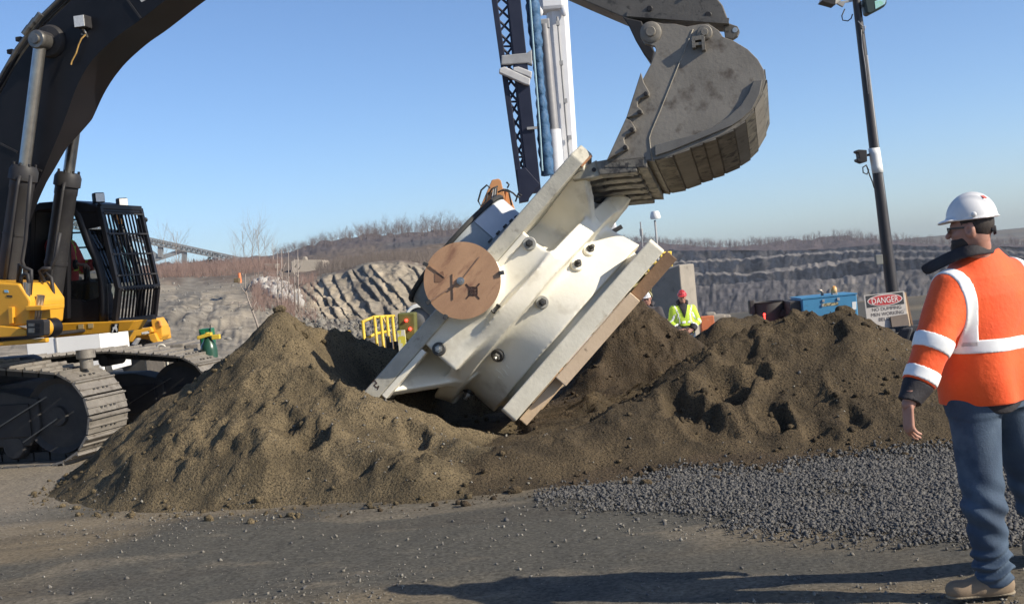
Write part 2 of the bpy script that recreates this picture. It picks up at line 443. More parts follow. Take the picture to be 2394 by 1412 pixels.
# behind the crest the dirt runs down onto the lower yard
F = grid_faces(len(py_), len(px_))
keepv = (hz_ > g0 - .03).ravel()
wf = who.ravel()[F[:, 0]]
kf = keepv[F].any(1)
PILE_MATS = []
def dirt_mat(name, a, b, c):
    m = pmat(name, a, b, scale=2.2, rough=.95, bump=.028, bscale=46, c3=c, scale3=70, lo3=.50, hi3=.60, lo=.40, hi=.60, spec=.15, detail=9)
    return m
DM = [dirt_mat('tan_dirt', (.190, .146, .085), (.108, .084, .050), (.056, .044, .028)),
      dirt_mat('brown_dirt', (.112, .083, .049), (.064, .049, .031), (.036, .028, .019)),
      dirt_mat('dark_dirt', (.096, .070, .044), (.060, .045, .030), (.034, .027, .019))]
allV = np.stack([hx.ravel(), hy.ravel(), hz_.ravel()], 1)
PL = ['wide tan gravelly dirt pile with a sharp peak left of the tilted casting', 'long brown dirt pile with footprints right of the casting',
      'dark cone of dirt behind the casting in front of the white-hatted man']
for k in range(3):
    f = F[kf & (wf == k)]
    u, inv = np.unique(f, return_inverse=True)
    o = obj('dirt_pile', (allV[u], inv.reshape(f.shape)), DM[k], smooth=True)
    tag(o, PL[k], 'dirt pile', 'dirt piles around the casting')
def pile_z(x, y):
    x = np.atleast_1d(np.asarray(x, float)); y = np.atleast_1d(np.asarray(y, float))
    h, _ = pile_h(x, y); g = ground_z(x, y)
    return np.maximum(h, g)

# --- loose stones
ICO_V = []; t_ = (1 + 5 ** .5) / 2
for a, b in ((-1, t_), (1, t_), (-1, -t_), (1, -t_)): ICO_V.append((a, b, 0))
for a, b in ((-1, t_), (1, t_), (-1, -t_), (1, -t_)): ICO_V.append((0, a, b))
for a, b in ((-1, t_), (1, t_), (-1, -t_), (1, -t_)): ICO_V.append((b, 0, a))
ICO_V = np.array(ICO_V) / math.hypot(1, t_)
ICO_F = np.array([(0, 11, 5), (0, 5, 1), (0, 1, 7), (0, 7, 10), (0, 10, 11), (1, 5, 9), (5, 11, 4), (11, 10, 2), (10, 7, 6), (7, 1, 8), (3, 9, 4), (3, 4, 2), (3, 2, 6), (3, 6, 8), (3, 8, 9), (4, 9, 5), (2, 4, 11), (6, 2, 10), (8, 6, 7), (9, 8, 1)])
OCT_V = np.array([(1, 0, 0), (0, 1, 0), (-1, 0, 0), (0, -1, 0), (0, 0, 1), (0, 0, -1)], float)
OCT_F = np.array([(0, 1, 4), (1, 2, 4), (2, 3, 4), (3, 0, 4), (1, 0, 5), (2, 1, 5), (3, 2, 5), (0, 3, 5)])
def stones(pos, size, flat=.7, chip=False):
    BV, BF = (OCT_V, OCT_F) if chip else (ICO_V, ICO_F); nv = len(BV)
    n = len(pos); V = np.repeat(BV[None], n, 0) * (1 + (.7 if chip else .35) * (rng.random((n, nv, 1)) - .5)) + (.35 if chip else 0) * (rng.random((n, nv, 3)) - .5)
    V = V * (size[:, None, None] * np.stack([.8 + .5 * rng.random(n), .7 + .5 * rng.random(n), flat * (.6 + .5 * rng.random(n))], 1)[:, None, :])
    q = rng.normal(size=(n, 4)); q[:, 1:3] *= .45; q /= np.linalg.norm(q, axis=1)[:, None]
    w_, x_, y_, z_ = q.T
    M = np.stack([1 - 2 * (y_ * y_ + z_ * z_), 2 * (x_ * y_ - z_ * w_), 2 * (x_ * z_ + y_ * w_), 2 * (x_ * y_ + z_ * w_), 1 - 2 * (x_ * x_ + z_ * z_), 2 * (y_ * z_ - x_ * w_),
                  2 * (x_ * z_ - y_ * w_), 2 * (y_ * z_ + x_ * w_), 1 - 2 * (x_ * x_ + y_ * y_)], 1).reshape(n, 3, 3)
    V = np.einsum('nij,nkj->nki', M, V) + pos[:, None, :]
    Fs = (BF[None] + nv * np.arange(n)[:, None, None]).reshape(-1, 3)
    return V.reshape(-1, 3), Fs
def inpoly(x, y, poly):
    r = np.zeros(x.shape, bool); n = len(poly)
    for i in range(n):
        x1, y1 = poly[i]; x2, y2 = poly[(i + 1) % n]
        c = ((y1 > y) != (y2 > y)) & (x < (x2 - x1) * (y - y1) / (y2 - y1 + 1e-12) + x1); r ^= c
    return r
gp = [G(px, py) for px, py in [(1250, 1165), (1460, 1125), (1800, 1090), (2210, 1045), (2420, 1010), (2600, 1100), (2560, 1265), (2300, 1275), (2050, 1262), (1820, 1225), (1600, 1190), (1400, 1182)]]
gp = [(p.x, p.y) for p in gp]
n = 190000
x = rng.uniform(min(p[0] for p in gp), max(p[0] for p in gp), n); y = rng.uniform(min(p[1] for p in gp), max(p[1] for p in gp), n)
x2 = x + .30 * fbm(x * 1.7, y * 1.7, 3, 91) + .20 * rng.normal(size=n); y2 = y + .30 * fbm(x * 1.7, y * 1.7, 3, 92) + .13 * rng.normal(size=n)
m_ = inpoly(x2, y2, gp) & (rng.random(n) < .25 + 1.2 * sst(-.35, .15, fbm(x * 1.1, y * 1.1, 3, 95) + .15 * (x - 1.5))); x, y = x[m_], y[m_]
k_ = pile_h(x, y)[0] < .02 + .05 * rng.random(len(x)) ** 3; x, y = x[k_], y[k_]
sz = .005 + .015 * rng.random(len(x)) ** 4
zz = pile_z(x, y) + sz * .25 + .008 * rng.random(len(x))
o = obj('gravel_bed', stones(np.stack([x, y, zz], 1), sz, .7, True), pmat('crushed_stone', (.052, .053, .056), (.115, .108, .098), 30, .85, c3=(.21, .20, .175), scale3=41, lo3=.62, hi3=.68, lo=.42, hi=.58), world=True)
tag(o, 'dark blue grey crushed stone spread before the right dirt pile', 'gravel', kind='stuff')
# scattered pebbles over the yard
n = 42000
y = 4.3 + 6.5 * rng.random(n) ** 1.3; x = rng.uniform(-.50, .50, n) * (y + 1.0)
dn = fbm(x * .8, y * .8, 3, 101); m_ = rng.random(n) < .15 + 1.0 * sst(-.1, .35, dn); x, y = x[m_], y[m_]
sz = .0022 + .014 * rng.random(len(x)) ** 9 + .002 * rng.random(len(x))
zz = pile_z(x, y) + sz * .3
o = obj('pebbles', stones(np.stack([x, y, zz], 1), sz, .7, True), pmat('pebble_stone', (.15, .135, .11), (.27, .25, .21), 9, .85, c3=(.09, .085, .08), scale3=14, lo3=.5, hi3=.56, lo=.45, hi=.6))
tag(o, 'loose pale pebbles scattered over the packed yard', 'pebbles', kind='stuff')
# clods lying on the piles and at their feet
n = 15000
x = rng.uniform(-5.2, 4.2, n); y = rng.uniform(8.6, 14, n)
h_, w_ = pile_h(x, y); m_ = (h_ > -.12) & (rng.random(n) < .10 + .7 * sst(-.1, .4, fbm(x * 1.4, y * 1.4, 3, 111)) + .5 * (h_ < .08)); x, y, h_, w_ = x[m_], y[m_], h_[m_], w_[m_]
sz = .003 + .032 * rng.random(len(x)) ** 11 + .004 * rng.random(len(x))
zz = np.maximum(h_, ground_z(x, y)) + sz * .3
for k, nm in ((0, 'tan'), (1, 'brown'), (2, 'dark')):
    q = w_ == k
    o = obj('dirt_clods', stones(np.stack([x[q], y[q], zz[q]], 1), sz[q], .8), DM[k])
    tag(o, 'small %s dirt clods lying on the %s' % (nm, ['left pile', 'right pile', 'cone behind the casting'][k]), 'clods', kind='stuff')
# larger lumps one can count
for px, py, Y, s, lab in [(1512, 1128, 8.75, .045, 'fist-sized rock at the foot of the right dirt pile'), (655, 730, 11.5, .055, 'dark clod on the very peak of the left dirt pile'),
                     (706, 732, 11.6, .05, 'smaller clod right of the one on the left pile peak'), (1205, 1172, 8.9, .05, 'brown lump at the saddle between the two piles'),
                     (1975, 740, 10.9, .08, 'big brown clod on top of the right pile below the sign')]:
    q = P(px, py, Y); zq = float(pile_z(q.x, q.y)[0])
    v = np.array(ICO_V); mb = bmesh.new(); bmesh.ops.create_icosphere(mb, subdivisions=4, radius=1)
    V = np.array([t.co[:] for t in mb.verts]); Fc = np.array([[u.index for u in t.verts] for t in mb.faces]); mb.free()
    V = V * (1 + .35 * fbm(V[:, 0] * 1.2 + px, V[:, 1] * 1.2, 4, 5, V[:, 2] * 1.2))[:, None] * np.array([1.1, .9, .75]) * s
    o = obj('clod', (V + np.array([q.x, q.y, zq + s * .3]), Fc), DM[1] if px > 1100 else DM[0], smooth=True); tag(o, lab, 'clod', 'larger clods on and by the dirt piles')

# --- hillside on the left: interpolated heights over depth, row by row
def table_terrain(name, cols, rows, cpx, rows_t, zfun, noise):
    pass
D = np.array([24, 34, 42, 52, 64, 72, 78, 92, 110, 140, 200, 320, 450, 560], float)
T = {
    -200: [860, 850, 800, 760, 735, 720, 710, 700, 690, 680, 690, 680, 670, 700],
    250: [850, 838, 795, 735, 700, 690, 680, 665, 648, 640, 650, 640, 632, 660],
    360: [850, 832, 790, 728, 692, 684, 672, 655, 640, 632, 640, 628, 622, 650],
    450: [850, 832, 798, 738, 690, 682, 674, 655, 634, 625, 632, 620, 616, 645],
    560: [850, 832, 805, 745, 700, 684, 668, 650, 628, 615, 622, 612, 610, 640],
    620: [850, 832, 805, 750, 700, 672, 652, 640, 625, 613, 618, 606, 602, 630],
    680: [850, 832, 808, 765, 712, 686, 668, 650, 630, 612, 614, 598, 592, 620],
    720: [850, 832, 808, 772, 735, 690, 664, 648, 630, 610, 610, 590, 580, 610],
    760: [850, 832, 802, 768, 742, 690, 648, 638, 625, 606, 606, 582, 568, 600],
    800: [850, 832, 802, 768, 745, 680, 638, 632, 620, 602, 600, 575, 560, 590],
    860: [850, 832, 800, 766, 746, 660, 622, 618, 612, 596, 592, 565, 552, 585],
    930: [850, 832, 800, 766, 746, 650, 614, 612, 606, 588, 580, 560, 548, 580],
    1000: [850, 832, 800, 766, 744, 660, 628, 618, 604, 580, 570, 556, 546, 575],
    1060: [850, 832, 800, 766, 744, 680, 650, 630, 606, 574, 566, 552, 542, 575],
    1180: [850, 832, 800, 766, 744, 700, 670, 640, 606, 570, 562, 550, 540, 575],
    1300: [850, 832, 800, 766, 744, 720, 690, 650, 610, 575, 565, 560, 555, 580],
}
for k_ in T: T[k_][0] = HZ + (CX - k_) * math.tan(ROLL) + 1.66 * 2890 / 24
kp = np.array(sorted(T)); tab = np.array([T[k] for k in kp], float)
cpx = np.arange(-200, 1301, 2.6)
rowd = np.concatenate([np.linspace(24, 60, 46)[:-1], np.linspace(60, 80, 75)[:-1], np.linspace(80, 140, 46)[:-1], np.linspace(140, 560, 50)])
A = np.array([np.interp(cpx, kp, tab[:, j]) for j in range(tab.shape[1])])           # rows x cols
B = np.array([np.interp(rowd, D, A[:, i]) for i in range(len(cpx))]).T                # py at depth
k5 = np.ones(9) / 9; B = np.apply_along_axis(lambda r: np.convolve(np.pad(r, 4, 'edge'), k5, 'valid'), 1, B)
CXg, RDg = np.meshgrid(cpx, rowd)
fx, fy, fz = [np.array(v) for v in (_fw, _ix, _iy)]
dirx = fx[0] + fy[0] * (CXg - CX) / FPX - fz[0] * (B - CY) / FPX
diry = fx[1] + fy[1] * (CXg - CX) / FPX - fz[1] * (B - CY) / FPX
dirz = fx[2] + fy[2] * (CXg - CX) / FPX - fz[2] * (B - CY) / FPX
TX = dirx * RDg / diry; TY = RDg.copy(); TZ = CAMH + dirz * RDg / diry
rock = sst(700, 740, CXg + 25 * fbm(CXg * .03, RDg * .2, 2, 3)) * sst(1030, 980, CXg) * sst(63, 66, RDg) * sst(81, 77, RDg)
sl = CXg * .85 - (750 - B) * 0.0 + (RDg - 64) * 9.0      # slabs dip to the lower right
u_ = (CXg - (B - 690) * .80) / 31.0
uw = u_ + 1.0 * fbm(u_ * .35, B * .007, 3, 131) + .06 * fbm(u_ * 2.2, B * .03, 3, 133)
cellu = np.floor(uw); fr = uw - cellu
hgt = _h(cellu.astype(int), np.zeros_like(cellu, int), np.zeros_like(cellu, int), 3)
saw = np.where(fr > .22, (1 - fr) / .78, fr / .22)                  # broad face, narrow cleft
brk = sst(.05, .25, fbm(u_ * .9 + 5, B * .016, 3, 135))             # places where slabs have broken off
TY = TY - rock * ((.75 * saw + .7 * hgt) * (1 - .65 * brk) + .9 * fbm(CXg * .012, B * .012, 3, 139) + .22 * fbm(CXg * .12, B * .12, 4, 143) + brk * .40 * fbm(CXg * .07, B * .09, 4, 147))
TZ = TZ + rock * .2 * fbm(CXg * .05, B * .09, 3, 141)
rest = 1 - rock
TZ = TZ + rest * (RDg / 60) * (.28 * fbm(TX * .12, TY * .12, 4, 151) + .09 * fbm(TX * .6, TY * .6, 4, 153)) * sst(24, 32, RDg)
dk = sst(150, 190, RDg) * sst(860, 930, CXg)
TY = TY + dk * 3.5 * fbm(CXg * .06, B * .03, 4, 155) * sst(420, 300, RDg)
# gullies and haul-road edges on the grey slope
gul = sst(360, 420, CXg) * sst(720, 640, CXg) * sst(36, 42, RDg) * sst(66, 58, RDg)
TZ = TZ + gul * (.40 * (np.abs(fbm(CXg * .018 + B * .012, B * .02 - CXg * .004, 4, 161)) - .2))
sand = np.array([.265, .23, .18]); scrub = np.array([.125, .095, .075]); drk = np.array([.085, .082, .084]); tanr = np.array([.39, .325, .235]); wood = np.array([.105, .088, .085])
def lerp(a, b, t): return a * (1 - t[..., None]) + b * t[..., None]
C = np.broadcast_to(sand, CXg.shape + (3,)).copy()
C = lerp(C, np.array([.175, .158, .132]), sst(-.1, .25, fbm(CXg * .012 + B * .01, B * .03, 4, 171)) * .8)
strk = np.abs(fbm(CXg * .010 + B * .016, B * .022 - CXg * .004, 4, 191)); C = lerp(C, np.array([.095, .092, .086]), sst(.10, .02, strk) * .75 * sst(36, 44, RDg) * sst(80, 66, RDg))
C = lerp(C, np.array([.33, .29, .23]), sst(.12, .3, fbm(CXg * .02 + 9, B * .05, 3, 193)) * .6 * sst(36, 44, RDg) * sst(66, 58, RDg))
C = lerp(C, np.array([.155, .135, .112]), sst(640, 720, CXg) * sst(60, 56, RDg))
C = lerp(C, scrub, np.clip(sst(84, 96, RDg + 10 * fbm(CXg * .02, RDg * .1, 3, 173)) + sst(.05, .2, fbm(CXg * .02, B * .03, 3, 177)) * sst(560, 640, CXg) * sst(54, 62, RDg), 0, 1) * .85)
tone = sst(-.3, .3, fbm(u_ * .9, B * .01, 3, 181))
C = lerp(C, np.array([.25, .215, .165]), rock * 1.0); C = lerp(C, tanr, rock * tone * (1 - .6 * brk))
C = lerp(C, np.array([.14, .122, .098]), rock * np.maximum(sst(.20, .10, fr) * .9 * (1 - brk), sst(.15, .4, fbm(u_ * 1.6, B * .03, 4, 183)) * .6))
C = lerp(C, drk, dk * sst(400, 300, RDg) * .9); C = lerp(C, wood, sst(260, 320, RDg))
HM = attr_mat('hillside_soil', .9, .38, .95, .10, 2.2)
o = obj('hillside', (np.stack([TX.ravel(), TY.ravel(), TZ.ravel()], 1), grid_faces(len(rowd), len(cpx))), HM, world=False, smooth=True)
zones(o, C.reshape(-1, 3)); tag(o, 'grey quarry slope with tan rock slabs and a scrubby ridge', kind='structure')
_HX, _HZ, _HC, _HR = TX.copy(), TZ.copy(), cpx.copy(), rowd.copy()
def HILL(px, d):
    j = int(np.argmin(abs(_HC - px))); return Vector((float(np.interp(d, _HR, _HX[:, j])), d, float(np.interp(d, _HR, _HZ[:, j]))))

# --- quarry wall on the right
prof = [  # (depth, name of py line, kind 0 floor 1 face 2 ledge 3 hill)
    (380, 'pit', 0), (470, 'foot', 0), (520, 'scree', 2), (560, 'L3', 2), (578, 'L3', 1), (586, 'L2b', 1), (612, 'L2', 2), (620, 'L1b', 1), (650, 'L1', 2), (658, 'rim', 1), (720, 'mid', 3), (860, 'sky', 3), (1000, 'back', 3)]
LN = {'pit': [(1100, 800), (2700, 800)], 'foot': [(1100, 775), (1600, 765), (1850, 745), (2100, 720), (2700, 700)],
      'scree': [(1100, 730), (1620, 722), (1720, 700), (1850, 690), (2000, 700), (2120, 690), (2700, 680)],
      'L3': [(1100, 680), (1630, 668), (1700, 664), (1850, 655), (1950, 652), (2050, 640), (2150, 628), (2394, 615), (2700, 600)],
      'L2b': [(1100, 650), (1640, 642), (1750, 643), (1850, 634), (1990, 612), (2100, 606), (2394, 600), (2700, 590)],
      'L2': [(1100, 645), (1640, 636), (1750, 638), (1850, 622), (1990, 604), (2100, 600), (2394, 596), (2700, 585)],
      'L1b': [(1100, 622), (1570, 614), (1700, 609), (1800, 603), (1900, 594), (2000, 590), (2394, 590), (2700, 580)],
      'L1': [(1100, 618), (1570, 610), (1700, 605), (1800, 598), (1920, 588), (2000, 585), (2394, 584), (2700, 575)],
      'rim': [(1100, 595), (1450, 588), (1570, 584), (1700, 585), (1850, 587), (1930, 582), (2000, 576), (2060, 570), (2150, 576), (2394, 577), (2700, 565)],
      'mid': [(1100, 580), (1450, 573), (1570, 577), (1700, 581), (1850, 576), (2000, 566), (2100, 566), (2200, 574), (2394, 575), (2700, 560)],
      'sky': [(1100, 560), (1450, 562), (1560, 570), (1640, 578), (1700, 580), (1780, 571), (1850, 562), (1960, 552), (2050, 560), (2100, 566), (2200, 576), (2300, 574), (2394, 570), (2700, 555)],
      'back': [(1100, 590), (2700, 590)]}
cpx = np.arange(1080, 2700, 2.8)
rows = []
for (d0, n0, k0), (d1, n1, k1) in zip(prof[:-1], prof[1:]):
    m = {0: 6, 1: 16, 2: 7, 3: 7}[k1]
    if n1 == 'L3' and n0 == 'scree': m = 16
    for t in np.linspace(0, 1, m, endpoint=False): rows.append((d0 + (d1 - d0) * t, n0, n1, t, k1 if n0 != n1 or k1 != 1 else 2))
rows.append((1000, 'back', 'back', 0, 3))
get = lambda n, c: np.interp(c, [q[0] for q in LN[n]], [q[1] for q in LN[n]])
wob = 2.2 * fbm(cpx * .025, cpx * 0, 3, 201) + 1.2 * fbm(cpx * .11, cpx * 0, 3, 203)
B = np.array([get(a, cpx) * (1 - t) + get(b, cpx) * t + (wob if k < 3 else wob * .4) for _, a, b, t, k in rows])
RDg = np.array([np.full(cpx.shape, r[0]) for r in rows]); KD = np.array([np.full(cpx.shape, r[4]) for r in rows])
CXg = np.broadcast_to(cpx, B.shape)
RDg = RDg - 60 * sst(1900, 2500, CXg) * sst(400, 450, RDg) * sst(800, 700, RDg)
dirx = fx[0] + fy[0] * (CXg - CX) / FPX - fz[0] * (B - CY) / FPX
diry = fx[1] + fy[1] * (CXg - CX) / FPX - fz[1] * (B - CY) / FPX
dirz = fx[2] + fy[2] * (CXg - CX) / FPX - fz[2] * (B - CY) / FPX
TX = dirx * RDg / diry; TZ = CAMH + dirz * RDg / diry; TY = RDg.copy()
rk = (KD < 3).astype(float)
TY = TY + rk * (1 - .75 * sst(566, 552, RDg)) * (7 * fbm(CXg * .02, B * .012, 4, 211) + .9 * fbm(CXg * .14, B * .05, 3, 213)) * sst(380, 470, RDg)
TZ = TZ + rk * 1.0 * fbm(CXg * .12, B * .1, 3, 215)
TZ = TZ + (KD == 3) * (2.0 * fbm(CXg * .05, RDg * .03, 4, 217)) * sst(640, 740, RDg)
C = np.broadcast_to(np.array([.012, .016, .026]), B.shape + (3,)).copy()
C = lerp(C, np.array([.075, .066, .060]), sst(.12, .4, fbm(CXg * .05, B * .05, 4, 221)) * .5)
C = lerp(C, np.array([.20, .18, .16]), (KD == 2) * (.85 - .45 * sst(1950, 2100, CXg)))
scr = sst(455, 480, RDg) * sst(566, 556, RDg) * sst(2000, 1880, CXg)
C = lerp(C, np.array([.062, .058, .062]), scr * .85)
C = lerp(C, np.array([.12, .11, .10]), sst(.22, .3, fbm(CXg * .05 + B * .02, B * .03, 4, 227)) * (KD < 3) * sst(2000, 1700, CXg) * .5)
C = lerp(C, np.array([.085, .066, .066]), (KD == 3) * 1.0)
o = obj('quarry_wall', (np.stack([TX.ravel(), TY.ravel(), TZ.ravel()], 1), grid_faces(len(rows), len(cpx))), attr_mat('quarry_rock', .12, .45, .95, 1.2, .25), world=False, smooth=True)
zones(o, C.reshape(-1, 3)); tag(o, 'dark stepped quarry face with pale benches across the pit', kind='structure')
WALL = (cpx.copy(), TX.copy(), TY.copy(), TZ.copy(), np.array([r[0] for r in rows]))
# ------------------------------------------------------------------ the tilted crusher casting
CREAM = pmat('cream_paint', (.80, .755, .64), (.72, .675, .55), 3, .34, bump=.002, bscale=26, c3=(.40, .34, .24), scale3=2.6, lo3=.58, hi3=.80, rough2=.5, coat=.15, detail=12)
CREAM2 = pmat('shaded_worn_cream', (.46, .435, .36), (.36, .34, .28), 5, .5, bump=.004, bscale=30, c3=(.20, .185, .15), scale3=9, lo3=.56, hi3=.72)  # worn cream, greyed further to put the plate edge's shade into its colour
GREYSTEEL = pmat('grey_coated_steel', (.34, .36, .36), (.26, .28, .28), 4, .45, c3=(.17, .17, .16), scale3=8, lo3=.6, hi3=.72, bump=.002)
BLKRUB = pmat('black_rubber', (.02, .02, .02), (.035, .034, .032), 6, .7)
PLY = pmat('plywood', (.46, .27, .15), (.34, .19, .105), 1.6, .65, c3=(.24, .12, .07), scale3=3.0, lo3=.56, hi3=.7, stretch=(1, 3, 3), bump=.002)
BARESTEEL = pmat('bare_steel', (.42, .41, .38), (.25, .24, .22), 12, .38, metal=.85)
WASHER = pmat('washer_grey', (.40, .39, .34), (.30, .29, .26), 20, .5)
DARKST = pmat('dark_steel', (.07, .068, .065), (.045, .043, .04), 15, .5, metal=.3)
RUST = pmat('rusty_edge', (.30, .13, .05), (.16, .08, .04), 18, .8)
TIMBER = pmat('pale_timber', (.66, .50, .34), (.54, .40, .26), 2.0, .75, c3=(.16, .11, .07), scale3=6, lo3=.63, hi3=.70, stretch=(1, 1, 1), bump=.003)
TIMBER2 = pmat('dark_timber', (.22, .135, .08), (.14, .085, .05), 3.0, .8, c3=(.07, .05, .035), scale3=8, lo3=.6, hi3=.7, bump=.004)

th = R(43.6); tl = R(5.0)
Xl = Vector((math.cos(th), 0, math.sin(th))); Zl0 = Vector((-math.sin(th), 0, math.cos(th))); Yl0 = Vector((0, 1, 0))
Zl = (Zl0 * math.cos(tl) + Yl0 * math.sin(tl)).normalized(); Yl = Zl.cross(Xl)
HD = 1.22                                   # half depth of the top plate
edge = P(1088, 643, 11.0); org = edge + Yl * HD
CM = Matrix(((Xl.x, Yl.x, Zl.x, org.x), (Xl.y, Yl.y, Zl.y, org.y), (Xl.z, Yl.z, Zl.z, org.z), (0, 0, 0, 1)))
CI = CM.inverted()
# base of the empty: lowest corner region, keep orientation
cast = empty('crusher_casting', CM, 'huge cream painted crusher casting tilted on its side in the dirt', 'machine casting')
def cl(px, py, Y): return CI @ P(px, py, Y)
BX = .13                                     # body axis offset along the plate
hs = CI @ P(1081, 656, 10.72)                # centre of the shaft opening
# body by distance field: stacked rings, flared wall, ribs and shaft housing
fd = Field((-1.72, -1.85, -1.30), (1.78, 1.5, .02), .016)
X, Y, Z = fd.X, fd.Y, fd.Z
XC = X - (.10 - .13 * Z)                     # the axis leans a little against the plate
r = np.sqrt(XC ** 2 + Y ** 2)
def band(z0, z1, r0, r1, k=.0):
    t = np.clip((Z - z0) / (z1 - z0), 0, 1); rr = r0 + (r1 - r0) * t
    return np.maximum(r - rr, np.maximum(z0 - Z, Z - z1))
f = band(-.97, -.52, 1.08, 1.03)                               # lower barrel
f = smin(f, band(-1.10, -.90, .99, .99), .015)                  # groove above the foot
f = smin(f, band(-.50, -.12, 1.0, .93), .04)                    # recessed upper barrel
f = smin(f, band(-.60, -.44, 1.24, 1.30), .09)                  # middle ring
def rib_rad(ang, th_, r0, r1, z0=-.56, z1=-.10):
    """radial web: outer edge from r1 under the plate to r0 at the ring"""
    c, s_ = math.cos(ang), math.sin(ang)
    u = XC * c + Y * s_; v = -XC * s_ + Y * c
    n_ = np.array([z1 - z0, -(r1 - r0)]); n_ = n_ / np.linalg.norm(n_)
    d = (u - r0) * np.float32(n_[0]) + (Z - z0) * np.float32(n_[1])
    return np.maximum(np.maximum(d, .6 - u), np.maximum(np.abs(v) - th_ / 2, np.maximum(z0 - .06 - Z, Z - z1)))
for a_, r1_ in ((-40, 1.80), (-142, 1.86), (40, 1.80), (140, 1.80)):
    f = smin(f, rib_rad(R(a_), .10, 1.24, r1_), .045)
for a_ in (90, 0, 180):
    f = smin(f, rib_rad(R(a_), .10, 1.22, 1.15), .05)
# raised lugs of the middle ring at both ends
for sgn in (1,):
    xs_ = XC * sgn
    f = smin(f, np.maximum(np.maximum(xs_ - 1.40, .9 - xs_), np.maximum(np.abs(Y - .12) - .26, np.maximum(-.62 - Z, Z + .44))), .05)
# broad countershaft box behind the round opening
bxm = np.maximum(np.maximum(np.abs(X - hs.x - .01) - .67, np.maximum(-1.19 - Y, Y + .4)), np.maximum(-.50 - Z, Z + .12))
f = smin(f, bxm, .07)
# shaft housing toward the front
hr = .335
q = np.sqrt((X - hs.x) ** 2 + (Z - hs.z) ** 2) - (hr - .03 + .035 * sst(-1.0, -1.75, Y))
f = smin(f, np.maximum(q, np.maximum(hs.y + .012 - Y, Y + .2)), .09)
# boss pad with a drilled eye below the housing
pb = CI @ P(1163, 728, 11.25)
f = smin(f, ellip(X, Y, Z, (pb.x, pb.y + .10, pb.z), (.16, .22, .13)), .08)
f = f + .005 * (np.sin(X * 5 + 2 * Z) * np.sin(Y * 4 + 1) + .5 * np.sin(X * 11 - Y * 9 + Z * 13)).astype(np.float32)
V, Fq = nets(f, fd.lo, fd.h)
body = obj('cast_body', (V, Fq), CREAM, cast, smooth=True, world=False)
bvh = BVHTree.FromPolygons([Vector(v) for v in V], [tuple(q) for q in Fq])
def onbody(px, py):
    o = CI @ CAM; d = (CI.to_3x3() @ ray(px, py)).normalized()
    h = bvh.ray_cast(o, d); return (h[0], h[1]) if h[0] is not None else (None, None)
# top plate with chamfered corners
HL = 1.56; HB = 1.82; c_ = .13
pl = [(-HB + c_, -HD), (HL - c_, -HD), (HL, -HD + c_), (HL, HD - c_), (HL - c_, HD), (-HB + c_, HD), (-HB, HD - c_), (-HB, -HD + c_)]
mb = MB().prism([(x, y, -.135) for x, y in pl], (0, 0, .135))
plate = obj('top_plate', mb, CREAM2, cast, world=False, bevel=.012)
cxf = .10 + .13 * 1.1
fp = [(cxf - .93, -1.10), (cxf + 1.07, -1.10), (cxf + 1.09, -1.06), (cxf + 1.09, 1.0), (cxf + 1.05, 1.06), (cxf - .91, 1.06), (cxf - .95, 1.0), (cxf - .95, -1.06)]
obj('foot_plate', MB().prism([(x, y, -1.19) for x, y in fp], (0, 0, .165)), pmat('foot_plate_cream', (.74, .69, .56), (.62, .57, .45), 4, .5, c3=(.40, .33, .23), scale3=6, lo3=.6, hi3=.76, bump=.003, bscale=30), cast, world=False, bevel=.012)
# machined pads under the plate, near edge
for x0, x1, nm in ((.20, .62, 0), (-1.30, -.75, 1)):
    mb = MB().box(((x0 + x1) / 2, -HD + .10, -.165), (x1 - x0) / 2, .095, .028)
    obj('edge_pad', mb, CREAM, cast, world=False, bevel=.01)
mb = MB().prism([(HL - .02, -HD + .45, -.137), (HL - .05, -HD + .45, -.20), (HL - .33, -HD + .45, -.20), (HL - .33, -HD + .45, -.137)], (0, .12, 0))
obj('rust_seam', MB().bar((HL - .02, -HD + .10, -.142), (HL - .16, -HD + .02, -.142), .02, .02), RUST, cast, world=False)
# hub drum on the plate, with a dark rolled rim and a pale sheet patch
dx = .10; DR = .665
dr = obj('hub_drum', MB().lathe([(.02, .35), (DR - .02, .35), (DR, .34), (DR, .0)], (dx, .0, .004), n=72), GREYSTEEL, cast, world=False, auto=40)
obj('drum_rim', MB().lathe([(DR - .02, .346), (DR + .022, .346), (DR + .03, .363), (DR + .022, .386), (DR - .02, .386), (DR - .02, .346)], (dx, 0, .004), n=72), BLKRUB, cast, world=False, auto=50)
obj('sheet_patch', MB().lathe([(DR + .006, .09), (DR + .009, .09), (DR + .009, .33), (DR + .006, .33)], (dx, 0, .004), n=22, a0=R(-62), a1=R(8)), pmat('pale_sheet', (.58, .60, .62), (.5, .52, .55), 5, .5), cast, world=False)
for k in range(9):
    a = R(-66 + k * 10); obj('drum_clip', MB().box((dx + (DR + .02) * math.cos(a), (DR + .02) * math.sin(a), .10), .022, .010, .010, (-math.sin(a), math.cos(a), 0), (math.cos(a), math.sin(a), 0)), DARKST, cast, world=False)
